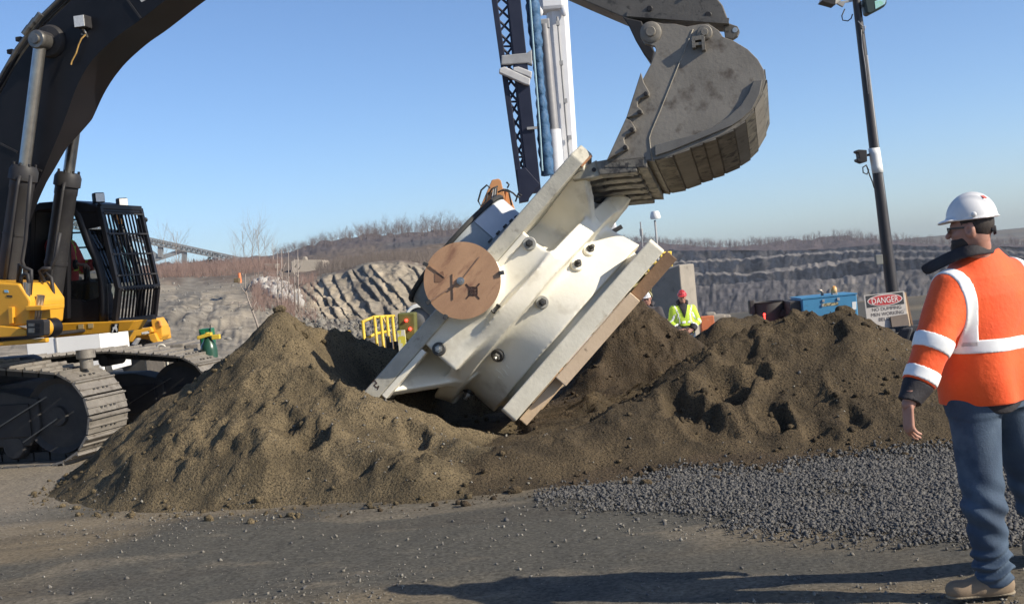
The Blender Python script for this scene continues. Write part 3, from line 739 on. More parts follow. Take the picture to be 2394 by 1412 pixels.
# plywood cover over the shaft opening
yf = hs.y
mb = MB().lathe([(.001, 0), (hr - .004, 0), (hr, -.004), (hr, -.02), (.001, -.02)], (hs.x, yf - .0, hs.z), (1, 0, 0), (0, 0, 1), (0, 1, 0), n=72)
cov = obj('plywood_cover', mb, PLY, cast, world=False, auto=40)
def onface(u, v, d=.024): return Vector((hs.x + u, yf - d, hs.z + v))
def fc(px, py):
    """pixel -> u, v on the cover"""
    o = CI @ CAM; d = CI.to_3x3() @ ray(px, py); t = (yf - .022 - o.y) / d.y; h = o + d * t; return h.x - hs.x, h.z - hs.z
MARK = pmat('black_stencil', (.03, .018, .014), (.06, .03, .022), 30, .8)
PLYD = pmat('plywood_patch', (.22, .115, .065), (.17, .09, .05), 6, .7)
mb = MB(); cx_, cy_ = 1106, 682
def seg(a, b, wd, d=.0225):
    ua, va = fc(*a); ub, vb = fc(*b); mb.bar(onface(ua, va, d), onface(ub, vb, d), wd, .0016, (0, 1, 0))
for a, b in [((1089, 664), (1121, 699)), ((1121, 663), (1090, 698))]: seg(a, b, .013)
for a, b in [((1097, 672), (1115, 672)), ((1097, 690), (1115, 690)), ((1097, 672), (1097, 690)), ((1115, 672), (1115, 690)), ((1106, 670), (1106, 692)), ((1096, 681), (1116, 681))]: seg(a, b, .013, .0227)
obj('stencil_mark', mb, MARK, cov, world=False)
mb = MB(); ua, va = fc(1017, 632); ub, vb = fc(1035, 656)
mb.prism([onface(*fc(1016, 640), .0215), onface(*fc(1036, 634), .0215), onface(*fc(1040, 652), .0215), onface(*fc(1030, 660), .0215), onface(*fc(1016, 660), .0215)], (0, -.0015, 0))
obj('dark_patch', mb, PLYD, cov, world=False)
mb = MB()
for a, b, wd in [((1004, 622), (1040, 648), .008), ((1077, 657), (1003, 706), .012), ((1080, 654), (1122, 600), .007), ((1058, 640), (1060, 700), .005)]:
    ua, va = fc(*a); ub, vb = fc(*b); mb.bar(onface(ua, va, .026), onface(ub, vb, .026), wd, .007, (0, 1, 0))
obj('tie_wire', mb, pmat('rusty_wire', (.33, .20, .13), (.22, .13, .08), 30, .6), cov, world=False)
mb = MB(); ub, vb = fc(1077, 657)
mb.lathe([(.001, .05), (.014, .05), (.014, .016), (.034, .014), (.034, 0)], onface(ub, vb, .02), (1, 0, 0), (0, 0, 1), (0, -1, 0), n=20)
obj('centre_bolt', mb, BARESTEEL, cov, world=False, auto=40)
for px, py in ((1003, 706), (1043, 738), (1161, 640), (1004, 622)):
    u, v = fc(px, py); L_ = math.hypot(u, v); u *= (hr + .012) / L_; v *= (hr + .012) / L_
    mb = MB().box((hs.x + u, yf - .012, hs.z + v), .022, .03, .016, (u / hr, 0, v / hr), (0, 1, 0), (-v / hr, 0, u / hr))
    obj('cover_clip', mb, DARKST, cov, world=False, bevel=.004)
# big through-bolts with round washers
for px, py, kind in [(1238, 570, 1), (1375, 588, 2), (1348, 622, 2), (1267, 706, 1), (1165, 829, 3), (1027, 816, 3), (1098, 912, 3), (1160, 722, 0)]:
    p, nrm = onbody(px, py)
    if p is None: continue
    n_ = Vector(nrm).normalized(); a_ = n_.orthogonal().normalized(); b_ = n_.cross(a_)
    if kind == 0:
        obj('bolt_hole', MB().lathe([(.001, .006), (.03, .006), (.04, .012), (.048, .004), (.048, -.01)], p, a_, b_, n_, n=20), DARKST, cast, world=False, auto=40); continue
    wr = .062
    ws = MB().lathe([(.001, .035), (wr - .008, .035), (wr, .027), (wr, -.03)], p, a_, b_, n_, n=32)
    wo = obj('washer', ws, {1: WASHER, 2: CREAM, 3: DARKST}[kind], cast, world=False, auto=40)
    wob = MB().lathe([(.001, .10), (.017, .10), (.02, .095), (.02, .03)], p, a_, b_, n_, n=14)
    wob.lathe([(.001, .066), (.034, .066), (.036, .06), (.036, .034)], p, a_, b_, n_, n=6)
    obj('bolt', wob, DARKST if kind != 3 else BARESTEEL, wo, world=False, auto=40)
# cast-in raised figures near the foot
mb = MB()
for k, (px, py) in enumerate([(1162, 866), (1170, 872), (1178, 866), (1186, 858), (1168, 884), (1176, 880), (1184, 874)]):
    p, nrm = onbody(px, py)
    if p is not None:
        n_ = Vector(nrm).normalized(); t1 = n_.cross(Vector((0, 0, 1))).normalized(); t2 = n_.cross(t1); mb.box(p, .006, .02, .004, t1, t2, n_)
obj('cast_figures', mb, CREAM, body, world=False)
# black handwriting scrawl and scuff marks on the plate edge near its lower end
mb = MB(); yk = -HD - .0015
def ek(px, py):
    o = CI @ CAM; d = CI.to_3x3() @ ray(px, py); h = o + d * ((yk - o.y) / d.y); return Vector((h.x, yk, h.z))
pts = [(870, 893), (876, 889), (881, 896), (874, 900), (880, 906), (886, 902), (882, 911)]
for a, b in zip(pts[:-1], pts[1:]): mb.bar(ek(*a), ek(*b), .010, .002, (0, 1, 0))
obj('paint_scrawl', mb, MARK, plate, world=False)

# timbers strapped under the foot flange: each a thing of its own
def timber(name, p0, p1, wd, hd, m, lab, cat, group=None, bev=.008):
    mb = MB().bar(p0, p1, wd, hd, CM.to_3x3() @ Vector((0, 0, 1)))
    o = obj(name, mb, m, bevel=bev); return tag(o, lab, cat, group)
zf = -1.195
def cw(x, y, z): return CM @ Vector((x, y, z))
sx = lambda px, py, Y=11.35: (CI @ P(px, py, Y)).x
TG = 'timbers strapped under the casting'
timber('timber_plank', cw(sx(1200, 962), -.86, zf - .05), cw(sx(1302, 862), -.86, zf - .05), .22, .09, TIMBER, 'pale timber plank under the buried lower end of the casting', 'timber', TG)
timber('timber_plank', cw(sx(1290, 870), -1.0, zf - .065), cw(sx(1484, 664) - .10, -1.0, zf - .065), .20, .12, TIMBER, 'pale timber plank with black specks strapped along the middle of the casting foot', 'timber', TG)
timber('timber_plank', cw(.86, -.82, zf - .07), cw(1.36, -.82, zf - .07), .20, .12, TIMBER2, 'dark square timber jutting out at the raised end of the casting foot', 'timber', TG)
timber('timber_plank', cw(-.6, .75, zf - .06), cw(1.2, .75, zf - .06), .24, .12, TIMBER, 'pale timber plank behind the others under the casting foot', 'timber', TG)
TARP = pmat('yellow_wrap', (.42, .39, .20), (.32, .29, .16), 7, .45, bump=.01, bscale=14)
def scrap(px, py, Y, s, lab):
    c = P(px, py, Y); rows = []
    for i in range(9):
        row = []
        for j in range(9):
            u, v = i / 8 - .5, j / 8 - .5
            row.append(c + Vector((s * u * 1.3, .10 * math.sin(5 * u + 3 * v), s * v * .7 + .07 * math.sin(7 * u) - .25 * s * u)))
        rows.append(row)
    o = obj('plastic_wrap', MB().sheet(rows), TARP, smooth=True); sm = o.modifiers.new('thick', 'SOLIDIFY'); sm.thickness = .01
    tag(o, lab, 'plastic sheet', 'torn wrap on the timbers')
scrap(1488, 668, 11.55, .22, 'torn yellowish plastic wrap on the raised end of the casting timbers')
scrap(1288, 858, 11.35, .10, 'small scrap of yellowish wrap between two planks under the casting')
# ------------------------------------------------------------------ excavator
BLKP = pmat('black_paint', (.0075, .0075, .0095), (.012, .0115, .0135), 3, .42, c3=(.03, .028, .025), scale3=30, lo3=.66, hi3=.76, bump=.001, bscale=60, spec=.25)
BLKD = pmat('dusty_black', (.022, .021, .023), (.036, .034, .033), 5, .55, c3=(.13, .12, .105), scale3=42, lo3=.67, hi3=.72, spec=.3)
YEL = pmat('machine_yellow', (.66, .33, .025), (.58, .28, .02), 3, .45, c3=(.30, .17, .04), scale3=7, lo3=.64, hi3=.78, bump=.001)
CHROME = pmat('dull_chrome', (.46, .44, .40), (.36, .34, .31), 12, .30, metal=.9)
HOSE = pmat('hose_rubber', (.018, .02, .024), None, rough=.35)
PIPE = pmat('steel_pipe', (.22, .21, .19), (.15, .14, .13), 20, .35, metal=.7)
TRACK = pmat('worn_track_steel', (.26, .235, .20), (.19, .17, .145), 6, .55, metal=.25, c3=(.12, .10, .08), scale3=16, lo3=.55, hi3=.7, bump=.004, bscale=50)
TRDARK = pmat('greasy_track_steel', (.028, .027, .027), (.045, .042, .04), 7, .7, bump=.004)
BUCK = pmat('worn_bucket_steel', (.235, .213, .178), (.175, .158, .132), 3.0, .62, metal=.15, c3=(.085, .066, .050), scale3=7, lo3=.54, hi3=.72, bump=.003, bscale=30, detail=12)
BUCK2 = pmat('dirt_polished_steel', (.26, .235, .185), (.10, .09, .075), 5, .55, metal=.2, c3=(.05, .045, .04), scale3=11, lo3=.52, hi3=.6, bump=.004)
STICKM = pmat('dusty_stick_paint', (.14, .128, .11), (.10, .09, .078), 4, .6, c3=(.05, .045, .04), scale3=9, lo3=.58, hi3=.66, bump=.002)
LENS = pmat('lamp_lens', (.75, .74, .70), (.60, .60, .58), 60, .15, spec=.8)
WHITEP = pmat('white_paint', (.78, .78, .76), (.70, .70, .68), 6, .5)
def glass(name, tint=(.82, .88, .88), a=.16):
    m = bpy.data.materials.new(name); m.use_nodes = True; t = m.node_tree; N = t.nodes; L = t.links
    o = N['Material Output']; N.remove(N['Principled BSDF'])
    tr = N.new('ShaderNodeBsdfTransparent'); tr.inputs[0].default_value = (*tint, 1)
    gl = N.new('ShaderNodeBsdfGlossy'); gl.inputs['Roughness'].default_value = .05; gl.inputs['Color'].default_value = (.8, .8, .8, 1)
    fr = N.new('ShaderNodeFresnel'); fr.inputs[0].default_value = 1.45
    mx = N.new('ShaderNodeMixShader'); L.new(fr.outputs[0], mx.inputs[0]); L.new(tr.outputs[0], mx.inputs[1]); L.new(gl.outputs[0], mx.inputs[2]); L.new(mx.outputs[0], o.inputs[0]); return m
GLASS = glass('cab_glass')

aH = R(12.0); eh = Vector((math.cos(aH), -math.sin(aH), 0)); el_ = Vector((math.sin(aH), math.cos(aH), 0)); UZ = Vector((0, 0, 1))
OB = P(150, 150, 12.75)
def LP(px, py, lat): return HIT(px, py, OB + el_ * lat, el_)
exc = empty('excavator', G(20, 1098) + Vector((0, 1.2, 0)), 'yellow and black tracked excavator holding the casting with its raised bucket', 'excavator')
BW = .58
bot = [(900, -290), (700, -207), (520, -92), (420, -24), (331, 45), (274, 86), (217, 140), (183, 195), (159, 258), (143, 301), (117, 363), (101, 402), (72, 465), (40, 545), (-20, 660), (-80, 735)]
top = [(-190, 730), (-215, 660), (-180, 560), (-100, 400), (0, 222), (45, 140), (100, 68), (165, 2), (260, -95), (420, -215), (700, -372), (900, -440), (965, -420), (975, -340)]
def spline(pts, n=5):
    p = [np.array(q, float) for q in pts]; p = [2 * p[0] - p[1]] + p + [2 * p[-1] - p[-2]]; r = []
    for i in range(1, len(p) - 2):
        for t in np.linspace(0, 1, n, endpoint=False):
            r.append(tuple(.5 * (2 * p[i] + (p[i + 1] - p[i - 1]) * t + (2 * p[i - 1] - 5 * p[i] + 4 * p[i + 1] - p[i + 2]) * t * t + (3 * p[i] - p[i - 1] - 3 * p[i + 1] + p[i + 2]) * t ** 3)))
    return r + [tuple(p[-2])]
out = spline(bot) + spline(top)
bm_ = MB(); n_ = len(out)
nearv = [LP(x, y, 0) for x, y in out]; farv = [p + el_ * (BW * float(np.interp(y, [150, 270, 340, 420], [1, .85, .42, .25]))) for p, (x, y) in zip(nearv, out)]
bm_.add(nearv + farv, [tuple(range(n_)), tuple(range(2 * n_ - 1, n_ - 1, -1))] + [(i + n_, i, (i + 1) % n_, (i + 1) % n_ + n_) for i in range(n_)])
bmo = obj('boom', bm_, BLKP, exc, auto=30)
bmo.modifiers.new('tri', 'TRIANGULATE')
boom = [o for o in exc.children if o.name.startswith('boom')][0]
# welded seams and decal edge on the boom side
obj('boom_decal', MB().prism([LP(322, -6, -.004), LP(331, 6, -.004), LP(352, -6, -.004), LP(420, -60, -.004), LP(412, -78, -.004)], el_ * .003), pmat('pale_decal', (.55, .53, .50), None, rough=.5), boom)
mb = MB()
for a, b in [((297, 0), (329, 44)), ((75, 393), (98, 400)), ((0, 336), (40, 356))]: obj('weld_seam', MB().bar(LP(*a, -.006), LP(*b, -.006), .02, .012, el_), BLKD, boom)
# hose bundle over the boom back with clamps
for k in range(5):
    pts = [LP(x + k * 6 - 8, y - 8 + k * 5, .12 + k * .12) for x, y in [(-150, 470), (-60, 305), (0, 205), (48, 122), (100, 52), (160, -6), (240, -85), (380, -195)]]
    obj('hose', MB().poly(pts, .022 + .006 * (k % 2), 8), HOSE if k % 2 else PIPE, exc, smooth=True)
for px, py in ((35, 124), (55, 95), (90, 55)):
    c = LP(px, py, .3); obj('hose_clamp', MB().bar(c - el_ * .10, c + el_ * .30, .07, .05, UZ), BLKD, exc, bevel=.01)
for px, py in ((62, 72), (76, 55), (88, 42)):
    obj('hose_fitting', MB().tube(LP(px - 6, py + 9, .02), LP(px + 7, py - 9, .02), .034, n=10), PIPE, exc, smooth=False)
# cylinder pin boss on the boom side
c = LP(118, 98, 0)
bx = MB().lathe([(.001, -.24), (.075, -.24), (.085, -.22), (.085, -.06), (.15, -.05), (.17, -.02), (.17, .0)], c, eh, UZ, el_, n=40)
obj('pin_boss', bx, BLKD, boom, auto=40)
def cyl(top, bot, mid, lat, rr, rb, nm):
    a = LP(*top, lat); b = LP(*bot, lat); m = LP(*mid, lat)
    rod = obj('cylinder_rod', MB().tube(a, m, rr, n=24), CHROME, exc, auto=40)
    eye = MB().lathe([(.001, -.09), (.085, -.09), (.095, -.07), (.095, .07), (.085, .09), (.001, .09)], a, eh, UZ, el_, n=28)
    eye.lathe([(.001, -.115), (.045, -.115), (.05, -.10), (.05, .1)], a, eh, UZ, el_, n=16)
    obj('rod_eye', eye, PIPE if lat < 0 else BLKD, rod, auto=40)
    d = (b - m).normalized()
    z = MB(); L = (b - m).length; x_ = d.orthogonal().normalized(); y_ = d.cross(x_)
    z.lathe([(rr, -.02), (rb * 1.0, -.02), (rb * 1.22, .03), (rb * 1.22, .13), (rb * 1.05, .14), (rb * 1.05, .22), (rb, .23), (rb, L * .55), (rb * 1.06, L * .55), (rb * 1.06, L * .57), (rb, L * .57), (rb, L), (.01, L)], m, x_, y_, d, n=32)
    br = obj('cylinder_barrel', z, BLKD, exc, auto=40)
    z = MB()
    for k in range(8):
        t = k * math.pi / 4; z.lathe([(.001, -.045), (.014, -.045), (.014, -.02)], m + (x_ * math.cos(t) + y_ * math.sin(t)) * rb * .95, x_, y_, d, n=6)
    obj('gland_bolts', z, BLKD, br)
    # hydraulic line along the barrel
    o_ = -el_ * (rb + .03) + eh * .06
    obj('hydraulic_line', MB().poly([m + d * .1 + o_, m + d * .2 + o_ * 1.2, m + d * L * .6 + o_ * 1.15, m + d * L * .97 + o_ * 1.1], .018, 8), BLKD, br, smooth=True)
cyl((95, 95), (18, 668), (57, 392), -.17, .062, .118, 'near')
cyl((196, 150), (108, 775), (160, 408), BW + .17, .062, .118, 'far')
# floodlight on the boom side with its hanging wires
lp_ = empty_part = None
lc = LP(194, 53, -.06)
lt = obj('boom_light', MB().box(lc, .062, .07, .062, eh, el_, UZ), BLKD, exc, bevel=.01)
obj('light_lens', MB().box(lc - el_ * .072, .055, .004, .055, eh, el_, UZ), LENS, lt)
obj('light_bracket', MB().poly([LP(194, 68, -.05), LP(200, 78, -.03), LP(205, 86, -.01), LP(190, 80, -.02)], .012, 6), PIPE, lt)
obj('loose_wire', MB().poly([LP(200, 82, -.03), LP(190, 92, -.05), LP(184, 105, -.05), LP(178, 125, -.05), LP(168, 144, -.05), LP(166, 152, -.05)], .008, 6), pmat('yellow_wire', (.55, .34, .10), (.35, .2, .06), 60, .5), lt)

# stick
st_px = [(860, -440), (980, -470), (1120, -390), (1500, -140), (1630, -40), (1668, -14), (1690, 14), (1705, 54), (1590, 49), (1480, 44), (1459, 42), (1360, 0), (960, -178), (880, -250)]
stick = obj('stick', MB().prism([LP(x, y, .10) for x, y in st_px], el_ * .54), STICKM, exc, bevel=.01)
for px, py, r_ in ((1519, 21, .028), (1656, 36, .032), (1600, -8, .02)):
    obj('pin_head', MB().lathe([(.001, -.016), (r_ - .006, -.016), (r_, -.01), (r_, .0)], LP(px, py, .10), eh, UZ, el_, n=24), BLKD, stick, auto=40)
obj('stick_rib', MB().bar(LP(1466, 33, .085), LP(1704, 50, .085), .05, .03, el_), STICKM, stick)
obj('tail_lug', MB().prism([LP(x, y, .25) for x, y in [(1690, 50), (1712, 58), (1724, 62), (1729, 72), (1724, 84), (1712, 92), (1695, 90)]], el_ * .12), STICKM, stick, bevel=.006)
obj('lug_hole', MB().lathe([(.001, -.003), (.022, -.003), (.024, .0)], LP(1718, 71, .25), eh, UZ, el_, n=16), pmat('pale_blue_hole', (.30, .38, .48), None, rough=1), stick)  # pale blue disc on the lug marks the hole
obj('bucket_link', MB().prism([LP(x, y, .0) for x, y in [(1455, 40), (1500, 50), (1512, 90), (1530, 120), (1524, 150), (1505, 128), (1486, 96), (1470, 62)]], el_ * .74), BLKD, exc, bevel=.01)

# bucket: outlines in the plane of its near side plate, real width behind it
tw = R(9.0); eb = (el_ * math.cos(tw) - UZ * math.sin(tw)).normalized()
OBK = LP(1522, 80, -.42); WB = 1.52
def BP(px, py, off=0.0): return HIT(px, py, OBK, eb) + eb * off
def z5(L): return [(x / 2.942 + 1340, y / 2.942) for x, y in L]
back = z5([(1030, 255), (1100, 280), (1200, 340), (1270, 410), (1310, 480), (1325, 550), (1300, 640), (1240, 760), (1180, 830), (1100, 890), (980, 950), (800, 1020), (680, 1070), (560, 1100), (480, 1098), (235, 1128)])
ears = z5([(240, 1105), (360, 820), (480, 545), (535, 440), (570, 345), (560, 320), (490, 300), (462, 255), (460, 215), (480, 170), (540, 147), (620, 165), (700, 165), (780, 185), (860, 170), (930, 165), (1000, 210)])
side = back + ears
shell = MB().sheet([[BP(x, y, .03) for x, y in back], [BP(x, y, WB - .03) for x, y in back]])
bk = obj('bucket', shell, BUCK, exc); sm = bk.modifiers.new('thick', 'SOLIDIFY'); sm.thickness = .03; sm.offset = -1
for off in (0, WB - .045):
    obj('side_plate', MB().prism([BP(x, y, off) for x, y in side], eb * .045), BUCK, bk, bevel=.005)
# wear bars across the shell, stepped like overlapping plates
acc = 0; last = None; bars = 0
cpts = [BP(x, y, 0) for x, y in back]
for i in range(4, len(cpts) - 2):
    a, b = cpts[i], cpts[i + 1]; d = (b - a); L = d.length; d.normalize(); nrm = d.cross(eb).normalized()
    cen = sum(cpts, Vector()) / len(cpts)
    if nrm.dot((a + b) / 2 - cen) < 0: nrm = -nrm
    m = max(1, round(L / .13))
    for k in range(m):
        p0 = a + d * (L * k / m); p1 = a + d * (L * (k + .9) / m)
        obj('wear_bar', MB().prism([p0 + nrm * .002, p1 + nrm * .002, p1 + nrm * .005, p0 + nrm * .014], eb * WB), BUCK2 if (bars % 2) else BUCK, bk); bars += 1
# side cutters with their scalloped edges
for L in ([(470, 510), (490, 580), (530, 650), (525, 670), (505, 676), (462, 690), (447, 720), (448, 745), (482, 772), (484, 788), (462, 800), (370, 822)],
          [(368, 824), (402, 842), (436, 898), (430, 915), (410, 922), (366, 940), (354, 965), (358, 995), (386, 1020), (382, 1038), (360, 1044), (280, 1084), (236, 1112)]):
    obj('side_cutter', MB().prism([BP(x, y, -.055) for x, y in z5(L)], eb * .055), BUCK, bk, bevel=.006)
    obj('side_cutter', MB().prism([BP(x, y, WB) for x, y in z5(L)], eb * .055), BUCK, bk, bevel=.006)
mb = MB()
for q in ((505, 660), (462, 785), (410, 905), (364, 1026)):
    p = BP(*z5([q])[0], -.055); mb = MB().lathe([(.001, -.022), (.016, -.022), (.02, -.015), (.02, 0)], p, eh, UZ, eb, n=14); obj('cutter_bolt', mb, BLKD, bk, auto=40)
obj('weld_bar', MB().poly([BP(*p, -.004) for p in z5([(825, 205), (700, 510), (600, 760), (540, 900), (524, 950), (530, 1010), (545, 1105)])], .0055, 6), pmat('rubbed_weld', (.34, .31, .25), (.26, .235, .19), 20, .5, metal=.2), bk, smooth=True)
strip = z5([(1303, 555), (1285, 650), (1230, 760), (1160, 825), (1090, 872), (950, 930), (800, 992), (670, 1045), (565, 1078), (562, 1002), (700, 966), (850, 928), (960, 880), (1060, 815), (1150, 735), (1205, 650), (1240, 562)])
obj('wear_strip', MB().prism([BP(x, y, -.03) for x, y in strip], eb * .03), pmat('wear_strip_steel', (.17, .16, .14), (.13, .122, .108), 5, .55, metal=.15, bump=.002), bk, bevel=.006)
for q, rs in (((535, 228), 1.0), ((905, 232), .72)):
    p = BP(*z5([q])[0], 0); obj('pin_boss', MB().lathe([(.001, -.05), (.04 * rs, -.05), (.045 * rs, -.045), (.045 * rs, -.03), (.085 * rs, -.028), (.095 * rs, -.02), (.095 * rs, 0)], p, eh, UZ, eb, n=32), BUCK, bk, auto=40)
p = BP(*z5([(866, 318)])[0], 0)
le = MB().box(p - eb * .035 + UZ * .05, .05, .035, .018, eh, eb, UZ).box(p - eb * .035 + eh * .042, .014, .035, .06, eh, eb, UZ).box(p - eb * .035 - eh * .042 + UZ * .01, .014, .035, .04, eh, eb, UZ).box(p - eb * .035 + UZ * .0, .03, .03, .012, eh, eb, UZ)
obj('lifting_eye', le, BUCK, bk)
# lip and teeth
lipa = BP(*z5([(490, 1100)])[0]); lipb = BP(*z5([(235, 1128)])[0])
dl = (lipb - lipa).normalized(); nl = dl.cross(eb).normalized()
if nl.z > 0: nl = -nl
obj('cutting_lip', MB().prism([lipa - dl * .02 - nl * .03, lipb + dl * .03 - nl * .03, lipb + dl * .03 + nl * .03, lipa + nl * .07 - dl * .02], eb * WB), BUCK2, bk, bevel=.005)
for k in range(6):
    o_ = .08 + k * (WB - .16) / 5
    base = lipb + eb * o_
    td = (dl * math.cos(R(16)) + nl * math.sin(R(16))).normalized(); tn = td.cross(eb).normalized()
    if tn.dot(nl) < 0: tn = -tn
    ad = obj('tooth_adapter', MB().prism([base - dl * .26 - nl * .06 - eb * .075, base + td * .10 - tn * .065 - eb * .075, base + td * .10 + tn * .07 - eb * .075, base - dl * .26 + nl * .10 - eb * .075], eb * .15), BUCK2, bk, bevel=.012)
    t = MB(); r0 = base + td * .08; r1 = base + td * .34
    v = []
    for c, hw, hh in ((r0, .062, .075), (r0 + td * .10, .06, .062), (r1, .055, .012)):
        v += [c - eb * hw - tn * hh, c + eb * hw - tn * hh, c + eb * hw + tn * hh, c - eb * hw + tn * hh]
    t.add(v, [(3, 2, 1, 0), (8, 9, 10, 11)] + [(i * 4 + j, i * 4 + (j + 1) % 4, i * 4 + 4 + (j + 1) % 4, i * 4 + 4 + j) for i in range(2) for j in range(4)])
    tt = obj('tooth', t, pmat('tooth_steel', (.36, .33, .25), (.24, .215, .165), 9, .5, metal=.2) if k == 0 else BUCK2, ad, bevel=.006)
    obj('tooth_pin', MB().lathe([(.001, -.012), (.016, -.012), (.02, -.006), (.02, 0)], r0 + td * .05 - eb * .062, td, tn, eb, n=14), BLKD, tt)
    if k < 5:
        sh = base + eb * (WB - .16) / 10
        obj('lip_shroud', MB().prism([sh - dl * .20 - nl * .045 - eb * .055, sh + dl * .06 - nl * .02 - eb * .055, sh + dl * .06 + nl * .03 - eb * .055, sh - dl * .20 + nl * .085 - eb * .055], eb * .11), BUCK2, bk, bevel=.008)

# tracks
aT = R(15.0); th_ = Vector((math.cos(aT), -math.sin(aT), 0)); tl_ = Vector((math.sin(aT), math.cos(aT), 0))
nose = P(204, 961, 12.8); nose.z = 0
SW = .72
def track(off, lab):
    o = nose + tl_ * off + th_ * (.22 if off > 1 else 0) - UZ * (.05 if off > 1 else 0)
    def q(s, z, l=0): return o + th_ * s + UZ * z + tl_ * l
    path = []
    for s in np.linspace(-4.3, -.45, 20): path.append((s, .02))
    for t in np.linspace(-90, 75, 16): path.append((-.47 + .47 * math.cos(R(t)), .50 + .47 * math.sin(R(t))))
    for s, z in ((-.9, 1.03), (-1.4, 1.09), (-1.8, 1.08), (-2.4, 1.06), (-3.0, 1.07), (-3.6, 1.09), (-4.2, 1.06)): path.append((s, z))
    for t in np.linspace(80, 265, 14): path.append((-4.3 + .52 * math.cos(R(t)), .54 + .52 * math.sin(R(t))))
    path = np.array(path); path = np.vstack([path, path[:1]])
    seg_ = np.hypot(*np.diff(path, axis=0).T); cum = np.concatenate([[0], np.cumsum(seg_)]); n = int(cum[-1] / .198)
    belt = MB(); links = MB()
    for i in range(n):
        a = (i + .02) * cum[-1] / n; b = (i + .95) * cum[-1] / n
        p0 = np.array([np.interp(a, cum, path[:, 0]), np.interp(a, cum, path[:, 1])]); p1 = np.array([np.interp(b, cum, path[:, 0]), np.interp(b, cum, path[:, 1])])
        d = p1 - p0; d /= np.linalg.norm(d); nn = np.array([d[1], -d[0]])
        P0, P1 = q(*p0), q(*p1); N3 = th_ * nn[0] + UZ * nn[1]; D3 = th_ * d[0] + UZ * d[1]; Lh = (P1 - P0).length
        prof = [(0, 0), (Lh * 1.0, 0), (Lh, .022), (Lh * .95, .024), (Lh * .93, .05), (Lh * .86, .05), (Lh * .82, .024), (Lh * .45, .022), (Lh * .42, .034), (Lh * .36, .034), (Lh * .33, .022), (0, .02)]
        pts = [P0 + D3 * s_ + N3 * z_ for s_, z_ in prof]
        belt.prism(pts, tl_ * SW)
        mid = (P0 + P1) / 2 - N3 * .05 + tl_ * SW * .5
        links.box(mid - tl_ * .07, Lh * .48, .018, .045, D3, tl_, N3).box(mid + tl_ * .07, Lh * .48, .018, .045, D3, tl_, N3)
        for bq in (-.12, -.05, .05, .12):
            links.box((P0 + P1) / 2 + N3 * .026 + tl_ * (SW * .5 + bq) - D3 * .03, .016, .016, .006, D3, tl_, N3)
    tb = obj('track_belt', belt, TRACK, exc, bevel=.0)
    obj('track_chain', links, TRDARK, tb)
    fr = MB()
    fr.prism([q(s, z, .16) for s, z in [(-4.2, .20), (-.85, .20), (-.70, .38), (-.70, .70), (-1.1, .80), (-4.2, .88)]], tl_ * (SW - .32))
    tf = obj('track_frame', fr, TRDARK, exc, bevel=.02)
    pan = MB()
    for s0, s1, z0, z1 in ((-1.75, -.80, .30, .66), (-2.9, -1.85, .30, .66), (-4.0, -3.0, .30, .66)):
        pan.box(q((s0 + s1) / 2, (z0 + z1) / 2, .145), (s1 - s0) / 2, .012, (z1 - z0) / 2, th_, tl_, UZ)
    obj('frame_panel', pan, BLKD, tf, bevel=.01)
    obj('idler', MB().lathe([(.001, -.02), (.10, -.02), (.11, .02), (.34, .04), (.40, .0), (.40, SW - .34), (.34, SW - .38), (.001, SW - .33)], q(-.47, .50, .17), th_, UZ, tl_, n=36), TRDARK, exc, auto=35)
    for s in (-1.05, -1.55, -2.05, -2.55, -3.05, -3.6):
        obj('track_roller', MB().lathe([(.001, 0), (.12, 0), (.14, .03), (.14, .12), (.10, .13), (.10, .30), (.14, .31), (.14, .40), (.12, .42), (.001, .42)], q(s, .20, .15), th_, UZ, tl_, n=20), TRDARK, exc, auto=35)
    for s, z in ((-1.5, .98), (-2.9, .97)):
        obj('carrier_roller', MB().lathe([(.001, 0), (.07, 0), (.07, .4), (.001, .4)], q(s, z, .16), th_, UZ, tl_, n=18), TRDARK, exc, auto=35)
    obj('frame_strap', MB().bar(q(-1.55, .26, .12), q(-.55, .72, .12), .012, .012, UZ).bar(q(-.9, .25, .12), q(-.45, .48, .12), .012, .012, UZ), PIPE, tf)
track(0, 'near'); track(2.15, 'far')
# centre frame, swing ring and house floor
cb = nose + th_ * -2.35 + tl_ * (1.075 + SW / 2)
obj('car_body', MB().box(cb + UZ * .62, .85, .8, .22, th_, tl_, UZ), TRDARK, exc, bevel=.03)
obj('swing_ring', MB().lathe([(.001, .0), (.66, .0), (.68, .03), (.68, .22), (.62, .26), (.001, .26)], cb + UZ * .84, th_, tl_, UZ, n=48), TRDARK, exc, auto=40)
gb = LP(200, 826, .45); obj('mount_boss', MB().lathe([(.001, 0), (.07, 0), (.07, .1), (.10, .11), (.10, .2), (.001, .2)], gb - UZ * .16, th_, tl_, UZ, n=18), TRACK, exc, auto=40)
